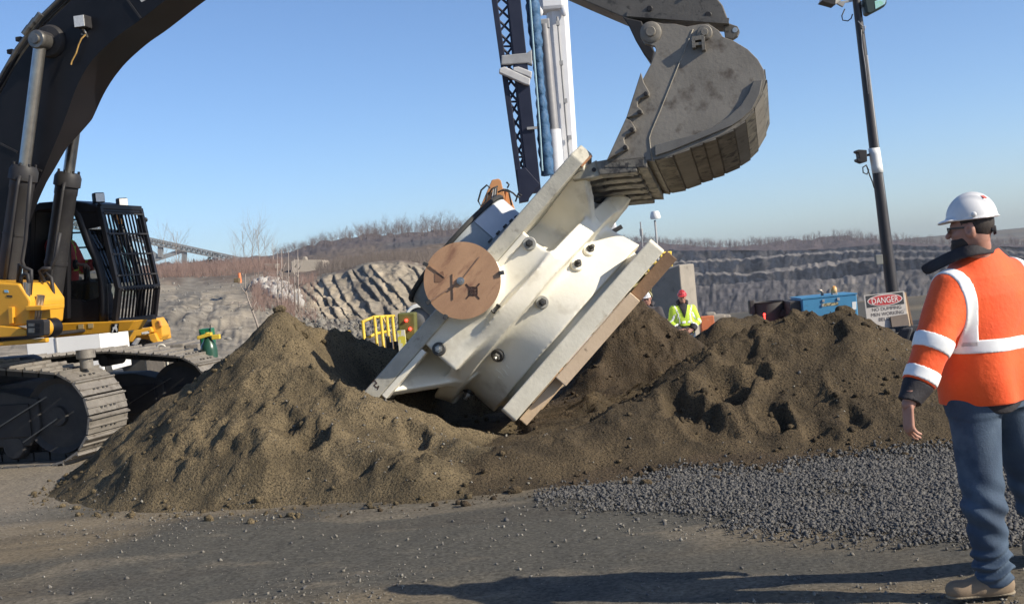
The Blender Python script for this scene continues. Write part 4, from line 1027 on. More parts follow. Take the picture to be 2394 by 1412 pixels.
# house: yellow side boxes, sill, dark rear body
def slab(name, pts, lat, dep, m, bev=.012, par=None): return obj(name, MB().prism([LP(x, y, lat) for x, y in pts], el_ * dep), m, par or exc, bevel=bev)
slab('deck_sill', [(-420, 838), (-100, 808), (0, 799), (108, 790), (108, 801), (0, 809), (-420, 850)], -.72, .06, YEL)
slab('house_floor', [(-420, 826), (-40, 797), (10, 793), (10, 801), (-40, 806), (-420, 838)], -.66, 2.5, BLKD)
tb_ = slab('tool_box', [(-300, 690), (-300, 640), (0, 660), (44, 663), (70, 702), (70, 715), (66, 760), (-300, 800)], -.68, .62, YEL, .02)
obj('box_sticker', MB().prism([LP(x, y, -.684) for x, y in [(9, 678), (18, 678), (20, 684), (11, 684)]], el_ * .003), pmat('blue_sticker', (.22, .45, .62), None, rough=.4), tb_)
obj('box_sticker', MB().prism([LP(x, y, -.684) for x, y in [(15, 690), (28, 691), (29, 695), (16, 694)]], el_ * .003), pmat('black_sticker', (.02, .02, .02), None, rough=.4), tb_)
slab('step_ledge', [(58, 716), (98, 715), (97, 726), (60, 727)], -.74, .4, YEL, .008)
slab('side_post', [(18, 718), (29, 718), (30, 756), (20, 758)], -.72, .06, YEL, .006)
slab('lower_rail', [(-300, 772), (0, 762), (34, 765), (62, 772), (61, 785), (0, 789), (-300, 812)], -.74, .10, YEL, .01)
mo = slab('swing_bracket', [(61, 748), (100, 747), (104, 752), (104, 782), (100, 786), (62, 786)], -.78, .10, BLKD, .008)
for y0, y1, x0, x1 in ((756, 763, 66, 80), (756, 763, 84, 93), (767, 778, 66, 80), (767, 778, 84, 93)):
    slab('bracket_slot', [(x0, y0), (x1, y0), (x1, y1), (x0, y1)], -.786, .006, PIPE if x0 < 80 else BLKP, 0, mo)
c = LP(106, 766, -.60); obj('yellow_flange', MB().lathe([(.001, -.06), (.085, -.06), (.09, -.05), (.09, .0)], c, eh, UZ, el_, n=30), YEL, exc, auto=40)
c = LP(116, 766, -.30); obj('hinge_drum', MB().lathe([(.001, -.08), (.085, -.08), (.10, -.06), (.10, .08)], c, eh, UZ, el_, n=30), BLKP, exc, auto=40)
# engine house behind and far side (mostly out of frame)
slab('engine_house', [(-1000, 640), (-330, 600), (-320, 800), (-1000, 860)], -.65, 2.7, YEL, .03)
# hydraulic pipes rising from the deck
for pts, lat in (([(48, 665), (50, 648), (58, 640), (65, 642), (67, 655), (66, 690)], -.62), ([(42, 660), (45, 618), (62, 628), (73, 632), (73, 652), (69, 700)], -.60), ([(104, 660), (92, 632), (100, 628), (118, 628)], -.3), ([(95, 690), (97, 650), (108, 640), (120, 650), (124, 680), (127, 740), (122, 760)], -.2), ([(82, 755), (90, 690), (94, 660), (98, 636), (120, 626), (130, 600), (140, 545)], -.25), ([(66, 655), (52, 610), (60, 560), (66, 480), (72, 410)], -.33)):
    obj('hydraulic_pipe', MB().poly([LP(x, y, lat) for x, y in pts], .020, 8), BLKD, exc, smooth=True)
for (x0, y0, x1, y1), lat in (((66, 662, 64, 706), -.64), ((60, 660, 58, 700), -.63), ((92, 690, 80, 756), -.56), ((99, 690, 88, 752), -.54)):
    obj('hose_end', MB().tube(LP(x0, y0, lat), LP(x1, y1, lat), .026, n=12), CHROME, exc, auto=40)
# cab
C0, CWD = .92, .86
base = slab('cab_base', [(120, 757), (315, 750), (300, 774), (124, 790)], C0 - .10, .30, YEL, .01)
obj('base_lines', MB().bar(LP(183, 764, C0 - .104), LP(195, 763, C0 - .104), .05, .003, el_).bar(LP(206, 762, C0 - .104), LP(218, 761, C0 - .104), .05, .003, el_), pmat('faded_lettering', (.52, .40, .2), None, rough=.6), base)
obj('emblem_plate', MB().prism([LP(x, y, C0 - .104) for x, y in [(260, 757), (278, 756), (276, 778), (258, 779)]], el_ * .003), BLKP, base)
obj('leaping_deer', MB().prism([LP(x, y, C0 - .108) for x, y in [(261, 776), (264, 770), (263, 766), (268, 763), (269, 758), (274, 758), (272, 764), (274, 770), (273, 777), (271, 772), (268, 769), (265, 772), (264, 777)]], el_ * .003), WHITEP, base)
def pillar(name, pts, w_, lat, m=BLKP, par=None): 
    mb = MB()
    for a, b in zip(pts[:-1], pts[1:]): mb.bar(LP(*a, lat), LP(*b, lat), w_, .07, el_)
    return obj(name, mb, m, par or exc, bevel=.008)
A_PX = [(150, 480), (168, 486), (181, 500), (196, 540), (208, 572), (226, 612), (238, 664), (241, 752)]
LOFF = LP(241, 752, C0 + CWD - .04) - LP(241, 752, C0)
for k, lat in enumerate((C0 + .02, C0 + CWD - .02)):
    mb = MB(); sh = el_ * (lat - C0)
    mb.poly([LP(*q, C0) + sh for q in spline(A_PX, 4)], .052, 8)
    obj('cab_pillar', mb, BLKP, exc, smooth=True)
    mb = MB()
    if k == 0:
        for a, b in [((154, 478), (155, 745)), ((70, 490), (62, 745))]: obj('cab_pillar', MB().bar(LP(*a, C0), LP(*b, C0), .09, .08, el_), BLKP, exc, bevel=.01)
    else:
        for a, b in [((165, 545), (206, 543)), ((166, 580), (212, 578)), ((162, 515), (192, 512))]: obj('door_rail', MB().bar(LP(*a, C0 + CWD), LP(*b, C0 + CWD), .02, .02, el_), BLKP, exc)
    mb = MB().prism([LP(x, y, C0) + sh for x, y in ([(62, 640), (128, 648), (150, 690), (196, 705), (240, 690), (244, 752), (62, 757)] if k == 0 else [(-40, 700), (120, 690), (130, 752), (-40, 757)])], el_ * .05)
    obj('cab_panel', mb, BLKP, exc, bevel=.01)
    g = MB().prism([LP(x, y, C0) + sh for x, y in [(160, 490), (180, 502), (208, 575), (237, 664), (238, 700), (160, 700)]], el_ * .008)
    obj('side_window', g, GLASS, exc)
rear = MB().prism([LP(x, y, C0 + .04) for x, y in [(60, 490), (76, 478), (84, 490), (72, 752), (60, 756)]], el_ * (CWD - .08)); obj('cab_rear', rear, BLKP, exc, bevel=.01)
obj('rear_console', MB().prism([LP(x, y, C0 + .55) for x, y in [(64, 560), (100, 556), (112, 590), (118, 640), (150, 650), (150, 750), (64, 755)]], el_ * .40), BLKD, exc, bevel=.02)
obj('rear_wall', MB().prism([LP(x, y, C0 + CWD - .06) for x, y in [(66, 485), (152, 480), (152, 700), (66, 700)]], el_ * .03), BLKP, exc)
rf = obj('cab_roof', MB().prism([LP(x, y, C0 - .02) for x, y in [(72, 484), (90, 474), (160, 468), (200, 474), (236, 486), (238, 497), (182, 500), (150, 488), (74, 496)]], el_ * (CWD + .04)), BLKP, exc, bevel=.02)
obj('visor_panel', MB().prism([LP(x, y, C0 - .01) for x, y in [(182, 498), (236, 494), (240, 528), (205, 536), (196, 532)]], el_ * .03), BLKP, rf)
obj('windscreen', MB().prism([LP(x, y, C0 + .06) for x, y in [(198, 536), (210, 570), (240, 664), (238, 664), (207, 570), (195, 536)]], el_ * (CWD - .12)), GLASS, exc)
# front guard: frame, bars, cross rails
def quad(nt_, ft, fb, nb_, u, v): return (nt_ * (1 - u) + ft * u) * (1 - v) + (nb_ * (1 - u) + fb * u) * v
NT, NB = LP(232, 483, C0 - .02), LP(276, 676, C0 - .02); wv = el_ * (CWD + .04); FT, FB = NT + wv, NB + wv
NB2 = LP(268, 752, C0 - .02); FB2 = NB2 + wv
gd = MB()
for a, b in ((NT, NB), (FT, FB), (NT, FT), (NB, FB), (NB, NB2), (FB, FB2), (NB2, FB2)): gd.bar(a, b, .055, .055, el_)
gf = obj('front_guard', gd, BLKP, exc, bevel=.006)
for k in range(1, 12):
    u = k / 12
    obj('guard_bar', MB().bar(quad(NT, FT, FB, NB, u, 0), quad(NT, FT, FB, NB, u, 1), .018, .014, el_), BLKP, gf)
    if k % 1 == 0: obj('guard_bar', MB().bar(quad(NB, FB, FB2, NB2, u, 0), quad(NB, FB, FB2, NB2, u, 1), .020, .014, el_), BLKP, gf)
for v in (.08, .33, .58, .84):
    obj('guard_rail', MB().bar(quad(NT, FT, FB, NB, 0, v) - eh * .0 + eh * .03, quad(NT, FT, FB, NB, 1, v) + eh * .03, .018, .018, UZ), BLKD, gf)
mb = MB()
for k in range(14):
    u = (k + .5) / 14; p = quad(NB, FB, FB2, NB2, u, .03); mb.lathe([(.001, .02), (.012, .02), (.014, 0)], p + eh * .03, el_, UZ, eh, n=8)
obj('guard_bolts', mb, BLKD, gf)
for v0, v1 in ((.02, .14),): pass
for x, y in ((272, 508), (281, 518)):
    c = HIT(x, y, NT + eh * -.05 + el_ * .5, eh) if False else LP(x, y, C0 + .45); obj('marker_lamp', MB().box(c, .012, .02, .03, eh, el_, UZ), pmat('amber_lens', (.75, .33, .05), None, rough=.3), exc)
# roof work lights, mirror
for x, y, lat in ((230, 463, C0 + .15), (285, 475, C0 + .75)):
    c = LP(x, y, lat); h_ = obj('work_light', MB().lathe([(.03, -.07), (.05, -.07), (.068, -.03), (.068, .03)], c, el_, UZ, (eh * .85 - el_ * .52).normalized(), n=4) if False else MB().box(c, .045, .062, .058, (eh * .8 - el_ * .6).normalized(), (el_ * .8 + eh * .6).normalized(), UZ), BLKD, rf, bevel=.018)
    n_ = (eh * .8 - el_ * .6).normalized(); obj('light_lens', MB().box(c + n_ * .047, .004, .050, .046, n_, (el_ * .8 + eh * .6).normalized(), UZ), LENS, h_)
    obj('light_post', MB().tube(c - UZ * .05, c - UZ * .14, .014, n=8), BLKD, h_)
c = LP(333, 532, C0 + CWD + .06)
mr = obj('side_mirror', MB().box(c - eh * .02, .03, .06, .11, eh, el_, UZ), BLKP, exc, bevel=.02)
obj('mirror_arm', MB().poly([c + UZ * .02, c + UZ * .05 + eh * .05 - el_ * .03, c - UZ * .10 + eh * .06, c - UZ * .12 - eh * .02], .014, 8), BLKP, mr, smooth=True)
obj('mirror_knob', MB().sphere(c + UZ * .085 + eh * .045, .03, n=8), BLKP, mr, smooth=True)
# seat and controls
sc = LP(150, 690, C0 + .5)
obj('operator_seat', MB().box(sc + UZ * -.06, .26, .26, .08, eh, el_, UZ).box(sc + UZ * .24 - eh * .22, .07, .25, .34, eh, el_, (UZ - eh * .15).normalized()), BLKD, exc, bevel=.05)
obj('control_console', MB().box(LP(206, 690, C0 + .3), .10, .09, .16, eh, el_, UZ).box(LP(203, 640, C0 + .35), .035, .035, .10, eh, el_, UZ), BLKP, exc, bevel=.03)
obj('cab_floor', MB().prism([LP(62, 757, C0), LP(244, 752, C0), LP(244, 760, C0), LP(62, 764, C0)], el_ * CWD), BLKP, exc)
# ------------------------------------------------------------------ people
SKIN = pmat('skin', (.42, .22, .16), (.36, .18, .13), 18, .55)
HAIR = pmat('dark_hair', (.020, .014, .012), (.035, .025, .02), 60, .7, bump=.002, bscale=90)
ORANGE = pmat('orange_cloth', (.95, .115, .012), (.86, .085, .012), 4, .75, bump=.003, bscale=45, sheen=.15)
REFL = pmat('reflective_tape', (.90, .90, .88), (.82, .82, .80), 30, .45)
BLKC = pmat('black_cloth', (.016, .014, .018), (.028, .025, .028), 8, .8, bump=.003, bscale=50)
DENIM = pmat('blue_denim', (.055, .088, .135), (.03, .05, .085), 5, .85, bump=.002, bscale=120, c3=(.11, .155, .21), scale3=3, lo3=.55, hi3=.75)
BOOT = pmat('tan_suede', (.27, .20, .13), (.20, .145, .095), 10, .85, bump=.002)
SOLE = pmat('boot_sole', (.30, .24, .16), (.16, .13, .09), 20, .8)
HATW = pmat('white_hat_shell', (.74, .73, .72), (.66, .65, .63), 5, .30, coat=.3, c3=(.50, .48, .44), scale3=12, lo3=.64, hi3=.76)
HATR = pmat('red_hat_shell', (.50, .04, .04), (.42, .03, .03), 5, .3, coat=.3)
LIME = pmat('lime_cloth', (.55, .74, .06), (.46, .64, .05), 5, .75, bump=.003)
GREYC = pmat('charcoal_cloth', (.055, .05, .055), (.04, .037, .04), 8, .85, bump=.003)
REDC = pmat('red_cloth', (.62, .035, .03), (.52, .03, .03), 6, .75)
LENSD = pmat('smoked_lens', (.05, .05, .055), None, rough=.1)

_wv = np.random.default_rng(5).normal(size=(14, 4))
def wav(X, Y, Z, k, n=14):
    r = 0
    for i in range(n):
        a = _wv[i]; q = k * (.5 + .12 * i); r = r + np.sin(np.float32(a[0] * q) * X + np.float32(a[1] * q) * Y + np.float32(a[2] * q * .7) * Z + np.float32(a[3] * 5)) / np.float32(1 + .25 * i)
    return r * np.float32(.22)
def person(mw, J, cfg, h, label):
    root = empty('person', mw, label, 'person', cfg.get('group'))
    pts = [np.array(v) for k, v in J.items() if k not in ('f',)]
    lo = np.min(pts, 0) - .26; hi = np.max(pts, 0) + .30
    lo[2] = max(lo[2], min(p[2] for p in pts) - .12)
    hc = np.array(J['head']); ff = np.array(J['f'], float); ff /= np.linalg.norm(ff); fr_ = np.array([ff[1], -ff[0], 0]); fr_ /= np.linalg.norm(fr_); fu = np.cross(fr_, ff)
    def fld(lo, hi, h): return Field(lo, hi, h)
    hk = cfg.get('headscale', .90)
    def hp(a, b, c): return hc + (ff * a + fr_ * b + fu * c) * hk
    def hell(X, Y, Z, c, r):
        dx, dy, dz = X - np.float32(hc[0]), Y - np.float32(hc[1]), Z - np.float32(hc[2])
        u = dx * np.float32(ff[0]) + dy * np.float32(ff[1]) + dz * np.float32(ff[2]); v = dx * np.float32(fr_[0]) + dy * np.float32(fr_[1]) + dz * np.float32(fr_[2]); w_ = dx * np.float32(fu[0]) + dy * np.float32(fu[1]) + dz * np.float32(fu[2])
        u, v, w_ = u / np.float32(hk), v / np.float32(hk), w_ / np.float32(hk)
        return ellip(u, v, w_, c, r), u, v, w_
    nk = np.array(J['neck'])
    tz = cfg['torso']; tzz = np.array([t[0] for t in tz], np.float32)
    ax0 = np.array(J['pelvis']); axd = nk - ax0
    def torso(X, Y, Z, off=0.0):
        t = (Z - np.float32(ax0[2])) / np.float32(axd[2])
        cx_ = np.float32(ax0[0]) + np.float32(axd[0]) * t; cy_ = np.float32(ax0[1]) + np.float32(axd[1]) * t
        a = np.interp(Z.ravel(), tzz, [q[1] + off for q in tz]).reshape(Z.shape).astype(np.float32); b = np.interp(Z.ravel(), tzz, [q[2] + off for q in tz]).reshape(Z.shape).astype(np.float32)
        q = np.sqrt(((X - cx_) / a) ** 2 + ((Y - cy_) / b) ** 2)
        return np.maximum((q - 1) * np.minimum(a, b), np.maximum(tzz[0] - Z, Z - tzz[-1]))
    A_ = {s: (np.array(J['sh' + s]), np.array(J['el' + s]), np.array(J['wr' + s])) for s in 'LR'}
    Lg = {s: (np.array(J['hip' + s]), np.array(J['kn' + s]), np.array(J['an' + s])) for s in 'LR'}
    # ---- body: head, neck, trunk, arms, legs in one surface, hands on a finer grid of the same mesh
    F_ = fld(lo, hi, max(h, .008)); X, Y, Z = F_.X, F_.Y, F_.Z
    b = torso(X, Y, Z, -.045)
    for s in 'LR':
        b = smin(b, capsule(X, Y, Z, A_[s][0], A_[s][1], .052, .044), .03); b = smin(b, capsule(X, Y, Z, A_[s][1], A_[s][2], .043, .029), .02)
        b = smin(b, capsule(X, Y, Z, Lg[s][0], Lg[s][1], .075, .055), .03); b = smin(b, capsule(X, Y, Z, Lg[s][1], Lg[s][2], .052, .036), .02)
    b = smin(b, capsule(X, Y, Z, nk - np.array([0, 0, .05]), hp(-.02, 0, -.05), .062, .058), .03)
    Vb, Fb = nets(b, F_.lo, F_.h)
    hh = min(h, .0045) if cfg.get('fine') else h * .6
    Fh = fld(hc - np.array([.17, .17, .19]), hc + np.array([.17, .17, .19]), hh); X, Y, Z = Fh.X, Fh.Y, Fh.Z
    sk, u, v, w_ = hell(X, Y, Z, (-.012, 0, .03), (.098, .078, .105))
    f = smin(sk, hell(X, Y, Z, (.035, 0, -.055), (.058, .056, .062))[0], .03)
    f = smin(f, ellip(u, v, w_, (.062, 0, -.088), (.028, .026, .022)), .02)       # chin
    f = smin(f, capsule(u, v, w_, (.078, -.03, .022), (.078, .03, .022), .014), .015)    # brow
    f = smin(f, capsule(u, v, w_, (.088, 0, .008), (.110, 0, -.026), .009, .0135), .010)  # nose
    f = smin(f, capsule(u, v, w_, (.082, -.018, -.056), (.082, .018, -.056), .0085), .008)
    f = smin(f, capsule(u, v, w_, (.080, -.015, -.067), (.080, .015, -.067), .009), .008)
    f = smin(f, capsule(u, v, w_, (.060, -.045, -.02), (.060, .045, -.02), .02), .02)    # cheeks
    for s in (-1, 1):
        f = -smin(-f, ellip(u, v, w_, (.092, s * .032, .004), (.012, .016, .010)), .008)
        f = smin(f, ellip(u, v, w_, (.078, s * .032, .003), (.013, .014, .012)), .004)
        ear = np.maximum(ellip(u, v, w_, (-.005, s * .080, -.004), (.026, .013, .034)), -ellip(u, v, w_, (.002, s * .092, -.002), (.012, .010, .018)))
        f = smin(f, ear, .008)
    f = smin(f, capsule(X, Y, Z, nk, hp(-.022, 0, -.05), .060, .056), .025)
    Vh, Fhq = nets(f, Fh.lo, Fh.h)
    parts = [(Vb, Fb), (Vh, Fhq)]
    for s in 'LR':
        w0 = A_[s][2]; dn = np.array(J['hd' + s], float); dn /= np.linalg.norm(dn)          # hand direction
        pn = np.array(J['pn' + s], float); pn = pn - dn * (pn @ dn); pn /= np.linalg.norm(pn)   # palm normal
        ac = np.cross(dn, pn) * (1 if s == 'R' else -1)                                          # toward the thumb
        g = .0032 if cfg.get('fine') else max(.006, h * .5)
        if cfg.get('fine') and s == 'R': g = .006
        e = np.array([.15, .15, .15]); ctr = w0 + dn * .09
        Fd = fld(ctr - e, ctr + e, g); X, Y, Z = Fd.X, Fd.Y, Fd.Z
        pt = lambda a, c_, n_: w0 + dn * a + ac * c_ + pn * n_
        f = capsule(X, Y, Z, w0 - dn * .07, w0 + dn * .01, .030, .026, (pn, 1.3))
        f = smin(f, capsule(X, Y, Z, pt(.02, 0, 0), pt(.085, 0, .004), .034, .039, (pn, 2.1)), .012)
        cu = cfg.get('curl', .55)
        for i, (c_, L) in enumerate([(.030, .070), (.010, .078), (-.010, .072), (-.029, .056)]):
            p = pt(.092 - abs(c_ - .005) * .25, c_, .004); a = cu * (.6 + .13 * i); seg_ = [L * .46, L * .31, L * .25]; r_ = .0098 - .0006 * i
            for k, sl in enumerate(seg_):
                q = p + (dn * math.cos(a) + pn * math.sin(a) + ac * (.05 * (1.5 - i))) * sl
                f = smin(f, capsule(X, Y, Z, p, q, r_ - .0008 * k, r_ - .0008 * (k + 1)), .004); p = q; a += cu * .75
        p = pt(.028, .028, .004); q = pt(.060, .056, .016); f = smin(f, capsule(X, Y, Z, p, q, .016, .012), .010)
        q2 = pt(.090, .062, .028); f = smin(f, capsule(X, Y, Z, q, q2, .0115, .010), .004); q3 = pt(.110, .058, .036); f = smin(f, capsule(X, Y, Z, q2, q3, .010, .0085), .003)
        parts.append(nets(f, Fd.lo, Fd.h))
    n0 = 0; VV = []; FF = []
    for V, Fq in parts: VV.append(V); FF.append(Fq + n0); n0 += len(V)
    obj('body', (np.concatenate(VV), np.concatenate(FF)), SKIN, root, smooth=True, world=False)
    # ---- hair and beard
    X, Y, Z = Fh.X, Fh.Y, Fh.Z
    hr_ = np.maximum(ellip(u, v, w_, (-.016, 0, .030), (.103, .083, .110)), np.maximum(u - .035 - .25 * (w_ - .03), np.maximum(-.058 - .25 * u - w_, -.02 + .0 * w_)))
    hr_ = np.maximum(hr_, -np.maximum(np.abs(u - .004) - .026, np.abs(w_ + .006) - .036))
    if cfg.get('hair', True): obj('hair', nets(hr_, Fh.lo, Fh.h), HAIR, root, smooth=True, world=False)
    if cfg.get('beard'):
        bd = smin(ellip(u, v, w_, (.034, 0, -.062), (.066, .064, .070)), ellip(u, v, w_, (.064, 0, -.098), (.034, .032, .030)), .02)
        bd = np.maximum(bd, np.maximum(.004 - u, w_ + .028 + .25 * (u - .02))); bd = np.maximum(bd, -ellip(u, v, w_, (.098, 0, -.06), (.022, .022, .009)))
        obj('beard', nets(bd, Fh.lo, Fh.h), HAIR, root, smooth=True, world=False)
    M3 = lambda a, b_, c_: Vector(hp(a, b_, c_))
    if cfg.get('glasses', True):
        gb = MB()
        for s in (-1, 1):
            gb.prism([M3(.103, s * .010, .018), M3(.100, s * .050, .020), M3(.098, s * .050, -.008), M3(.103, s * .014, -.012)], Vector(ff) * .004)
            gb.bar(M3(.100, s * .052, .014), M3(-.01, s * .084, .010), .004, .008, Vector(fu))
        gb.bar(M3(.106, -.012, .012), M3(.106, .012, .012), .006, .006, Vector(fu))
        obj('safety_glasses', gb, LENSD, root, world=False)
    # ---- hard hat
    Fk = fld(hc - np.array([.20, .20, .06]), hc + np.array([.20, .20, .24]), hh); X, Y, Z = Fk.X, Fk.Y, Fk.Z
    _, u, v, w_ = hell(X, Y, Z, (0, 0, 0), (.1, .1, .1))
    z0 = .052
    dome = ellip(u, v, w_, (-.012, 0, z0), (.120, .104, .122))
    for vv, rr in ((0, .022), (-.042, .013), (.042, .013)):
        dome = smin(dome, ellip(u, v, w_, (-.018, vv, z0 + .012), (.114 - abs(vv) * .25, rr, .123 - abs(vv) * .42)), .012)
    dome = np.maximum(dome, z0 - w_)
    brim = np.maximum(ellip(u, v, w_, (-.012, 0, z0 - .002), (.127, .111, .009)), -.02 - w_ * 0)
    vis = ellip(u, v, w_ + .25 * (u - .09), (.085, 0, z0 + .002), (.062, .082, .009))
    f = smin(dome, smin(brim, vis, .012), .008)
    f = np.maximum(f, -ellip(u, v, w_, (-.012, 0, z0 - .02), (.112, .096, .125)))
    hat = obj('hard_hat', nets(f, Fk.lo, Fk.h), cfg['hat'], root, smooth=True, world=False)
    for s in (-1, 1): obj('hat_slot', MB().lathe([(.001, .006), (.010, .006), (.012, 0)], M3(-.035, s * .104, z0 + .018), Vector(ff), Vector(fu), Vector(fr_) * s, n=12), cfg['hat'], hat, world=False, smooth=True)
    if cfg.get('sticker'): 
        o_ = M3(-.085, -.035, z0 + .102); n_ = (o_ - M3(-.012, 0, z0)).normalized(); t1 = n_.cross(Vector(fu)).normalized(); t2 = n_.cross(t1)
        obj('hat_sticker', MB().box(o_ - n_ * .004, .012, .009, .003, t1, t2, n_), pmat('red_sticker', (.55, .10, .07), None, rough=.4), hat, world=False)
    obj('ratchet_knob', MB().lathe([(.001, .012), (.018, .012), (.022, 0)], M3(-.108, 0, -.018), Vector(fr_), Vector(fu), Vector(-ff), n=14).bar(M3(-.104, -.035, -.012), M3(-.104, .035, -.012), .008, .014, Vector(fu)), BLKC, hat, world=False)
    # ---- trousers and boots
    F_ = fld(np.array([lo[0], lo[1], lo[2]]), np.array([hi[0], hi[1], ax0[2] + .22]), h); X, Y, Z = F_.X, F_.Y, F_.Z
    f = np.maximum(torso(X, Y, Z, -.022), Z - np.float32(ax0[2] + .10))
    for s in 'LR':
        f = smin(f, capsule(X, Y, Z, Lg[s][0], Lg[s][1], .112, .086), .04)
        c2 = capsule(X, Y, Z, Lg[s][1], Lg[s][2], .084, .076)
        f = smin(f, np.maximum(c2, 0 * c2 + (Lg[s][2][2] - .035 - Z)), .03)
    wr = .010 * wav(X, Y, Z, 16)
    for s in 'LR':
        kz, az = Lg[s][1][2], Lg[s][2][2]
        wr = wr + (.012 * np.sin(Z * 120 + 22 * X + 9 * Y + 4 * np.sin(X * 25)) * np.exp(-((Z - (az + .05)) / .07) ** 2) + .007 * np.sin(Z * 60 + 35 * X - 20 * Y) * np.exp(-((Z - kz) / .13) ** 2)).astype(np.float32) * .6
    f = f + wr
    obj('jeans', nets(f, F_.lo, F_.h), cfg['jeans'], root, smooth=True, world=False)
    for s in 'LR':
        a = Lg[s][2]; td = np.array(J['ft' + s], float); td /= np.linalg.norm(td); gz_ = a[2] - .095
        e0 = a + td * -.09; e1 = a + td * .22
        Fd = fld(np.minimum(e0, e1) - .08, np.maximum(e0, e1) + .10, max(h * .8, .006)); X, Y, Z = Fd.X, Fd.Y, Fd.Z
        lowz = gz_ + .042
        f = capsule(X, Y, Z, (*(a + td * -.035)[:2], lowz + .012), (*(a + td * .06)[:2], lowz + .01), .050, .048)
        f = smin(f, capsule(X, Y, Z, (*(a + td * .06)[:2], lowz + .004), (*(a + td * .165)[:2], lowz + .002), .048, .050, ((0, 0, 1), 1.15)), .03)
        f = smin(f, capsule(X, Y, Z, (a[0], a[1], lowz + .02), (a[0], a[1], a[2] + .06), .052, .055), .03)
        f = np.maximum(f, gz_ + .02 - Z) + .003 * wav(X, Y, Z, 40)
        bo = obj('boot', nets(f, Fd.lo, Fd.h), cfg.get('boot', BOOT), root, smooth=True, world=False)
        f2 = np.minimum(capsule(X, Y, Z, (*(a + td * -.035)[:2], lowz), (*(a + td * .06)[:2], lowz), .054, .050), capsule(X, Y, Z, (*(a + td * .06)[:2], lowz), (*(a + td * .165)[:2], lowz), .050, .054))
        f2 = np.maximum(f2, np.maximum(gz_ - Z, Z - gz_ - .026)); obj('boot_sole', nets(f2, Fd.lo, Fd.h), SOLE, bo, smooth=True, world=False)
    # ---- jacket
    jl = lo.copy(); jl[2] = tzz[0] - .28; F_ = fld(jl, hi, h); X, Y, Z = F_.X, F_.Y, F_.Z
    tor = torso(X, Y, Z, .0)
    arms = None; AL = {}
    for s in 'LR':
        c1 = capsule(X, Y, Z, A_[s][0], A_[s][1], .086, .076); c2 = capsule(X, Y, Z, A_[s][1], A_[s][2], .076, .060)
        d2 = A_[s][2] - A_[s][1]; L2 = np.linalg.norm(d2); d2 = d2 / L2
        al2 = (X - np.float32(A_[s][1][0])) * np.float32(d2[0]) + (Y - np.float32(A_[s][1][1])) * np.float32(d2[1]) + (Z - np.float32(A_[s][1][2])) * np.float32(d2[2])
        AL[s] = (c1, np.maximum(c2, al2 - np.float32(L2)), al2 / np.float32(L2))
    fold = (.012 * wav(X, Y, Z, 13) + .0085 * np.sin(X * 27 + 2.5 * np.sin(Z * 7 + 1) + Y * 10) * np.clip((1.40 - Z) * 2.2, 0, 1)).astype(np.float32)
    full = tor
    for s in 'LR': full = smin(full, smin(AL[s][0], AL[s][1], .03), .045)
    full = full + fold * cfg.get('fold', 1.0)
    cutf = np.float32(cfg.get('cuff', .62))
    armz = {s: np.maximum(smin(AL[s][0], AL[s][1], .03) - .035, -9) for s in 'LR'}
    cuffm = None
    for s in 'LR':
        m = np.maximum(AL[s][1] - .03, cutf - AL[s][2]); cuffm = m if cuffm is None else np.minimum(cuffm, m)
    jk = np.maximum(full, -cuffm)
    jk = np.maximum(jk, np.float32(tzz[0] + cfg.get('hemband', .035)) - np.maximum(Z, np.where(np.minimum(armz['L'], armz['R']) < 0, 9, -9)))
    jacket = obj('jacket', nets(jk, F_.lo, F_.h), cfg['jacket'], root, smooth=True, world=False)
    blk = np.maximum(full + .004, cuffm)
    hem = np.maximum(np.maximum(torso(X, Y, Z, -.012) + fold, Z - np.float32(tzz[0] + cfg.get('hemband', .035) + .01)), -9)
    blk = np.minimum(blk, hem)
    if cfg.get('openfront'):
        blk = np.minimum(blk, np.maximum(np.maximum(full - .012, np.abs(X) - (Z - 1.22) * .36), np.maximum(1.22 - Z, -Y + .02)))
    if cfg.get('sidepanel'):
        sp = np.maximum(np.maximum(full - .003, X - np.float32(-.185)), np.maximum(Z - np.float32(1.10), np.minimum(armz['L'], 9) * -1 + .0))
        blk = np.minimum(blk, sp)
    obj('jacket_trim', nets(blk, F_.lo, F_.h), cfg['trim'], jacket, smooth=True, world=False)
    # collar
    if cfg.get('collar_rows'):
        co_ = obj('collar', MB().sheet(cfg['collar_rows']), cfg['trim'], jacket, smooth=True, world=True)
        sm = co_.modifiers.new('thick', 'SOLIDIFY'); sm.thickness = .014; sm.offset = 0; co_.modifiers.new('round', 'SUBSURF').levels = 2; co_.modifiers['round'].render_levels = 2
    else:
        f = None
        pl_ = [nk + np.array([x_, y_, z_]) for x_, y_, z_ in [(-.08, .04, .02), (-.09, -.02, .05), (-.04, -.075, .07), (.04, -.075, .07), (.09, -.02, .05), (.08, .04, .02)]]
        for a, c_ in zip(pl_[:-1], pl_[1:]):
            q = capsule(X, Y, Z, a, c_, .040, .040); f = q if f is None else smin(f, q, .02)
        f = np.maximum(f, -capsule(X, Y, Z, nk, nk + (hp(-.02, 0, -.05) - nk) * 1.3, .058, .060))
        obj('collar', nets(f + .5 * fold, F_.lo, F_.h), cfg['trim'], jacket, smooth=True, world=False)
    # reflective tape: bands lying on the cloth
    shell = full - .0035
    inn = -(full + .010)
    def bandobj(reg): 
        f = np.maximum(np.maximum(shell, inn), reg)
        if (f < 0).any(): obj('reflective_band', nets(f, F_.lo, F_.h), cfg.get('tape', REFL), jacket, smooth=True, world=False)
    notarm = np.maximum(-np.minimum(armz['L'], armz['R']) - .0, -9)
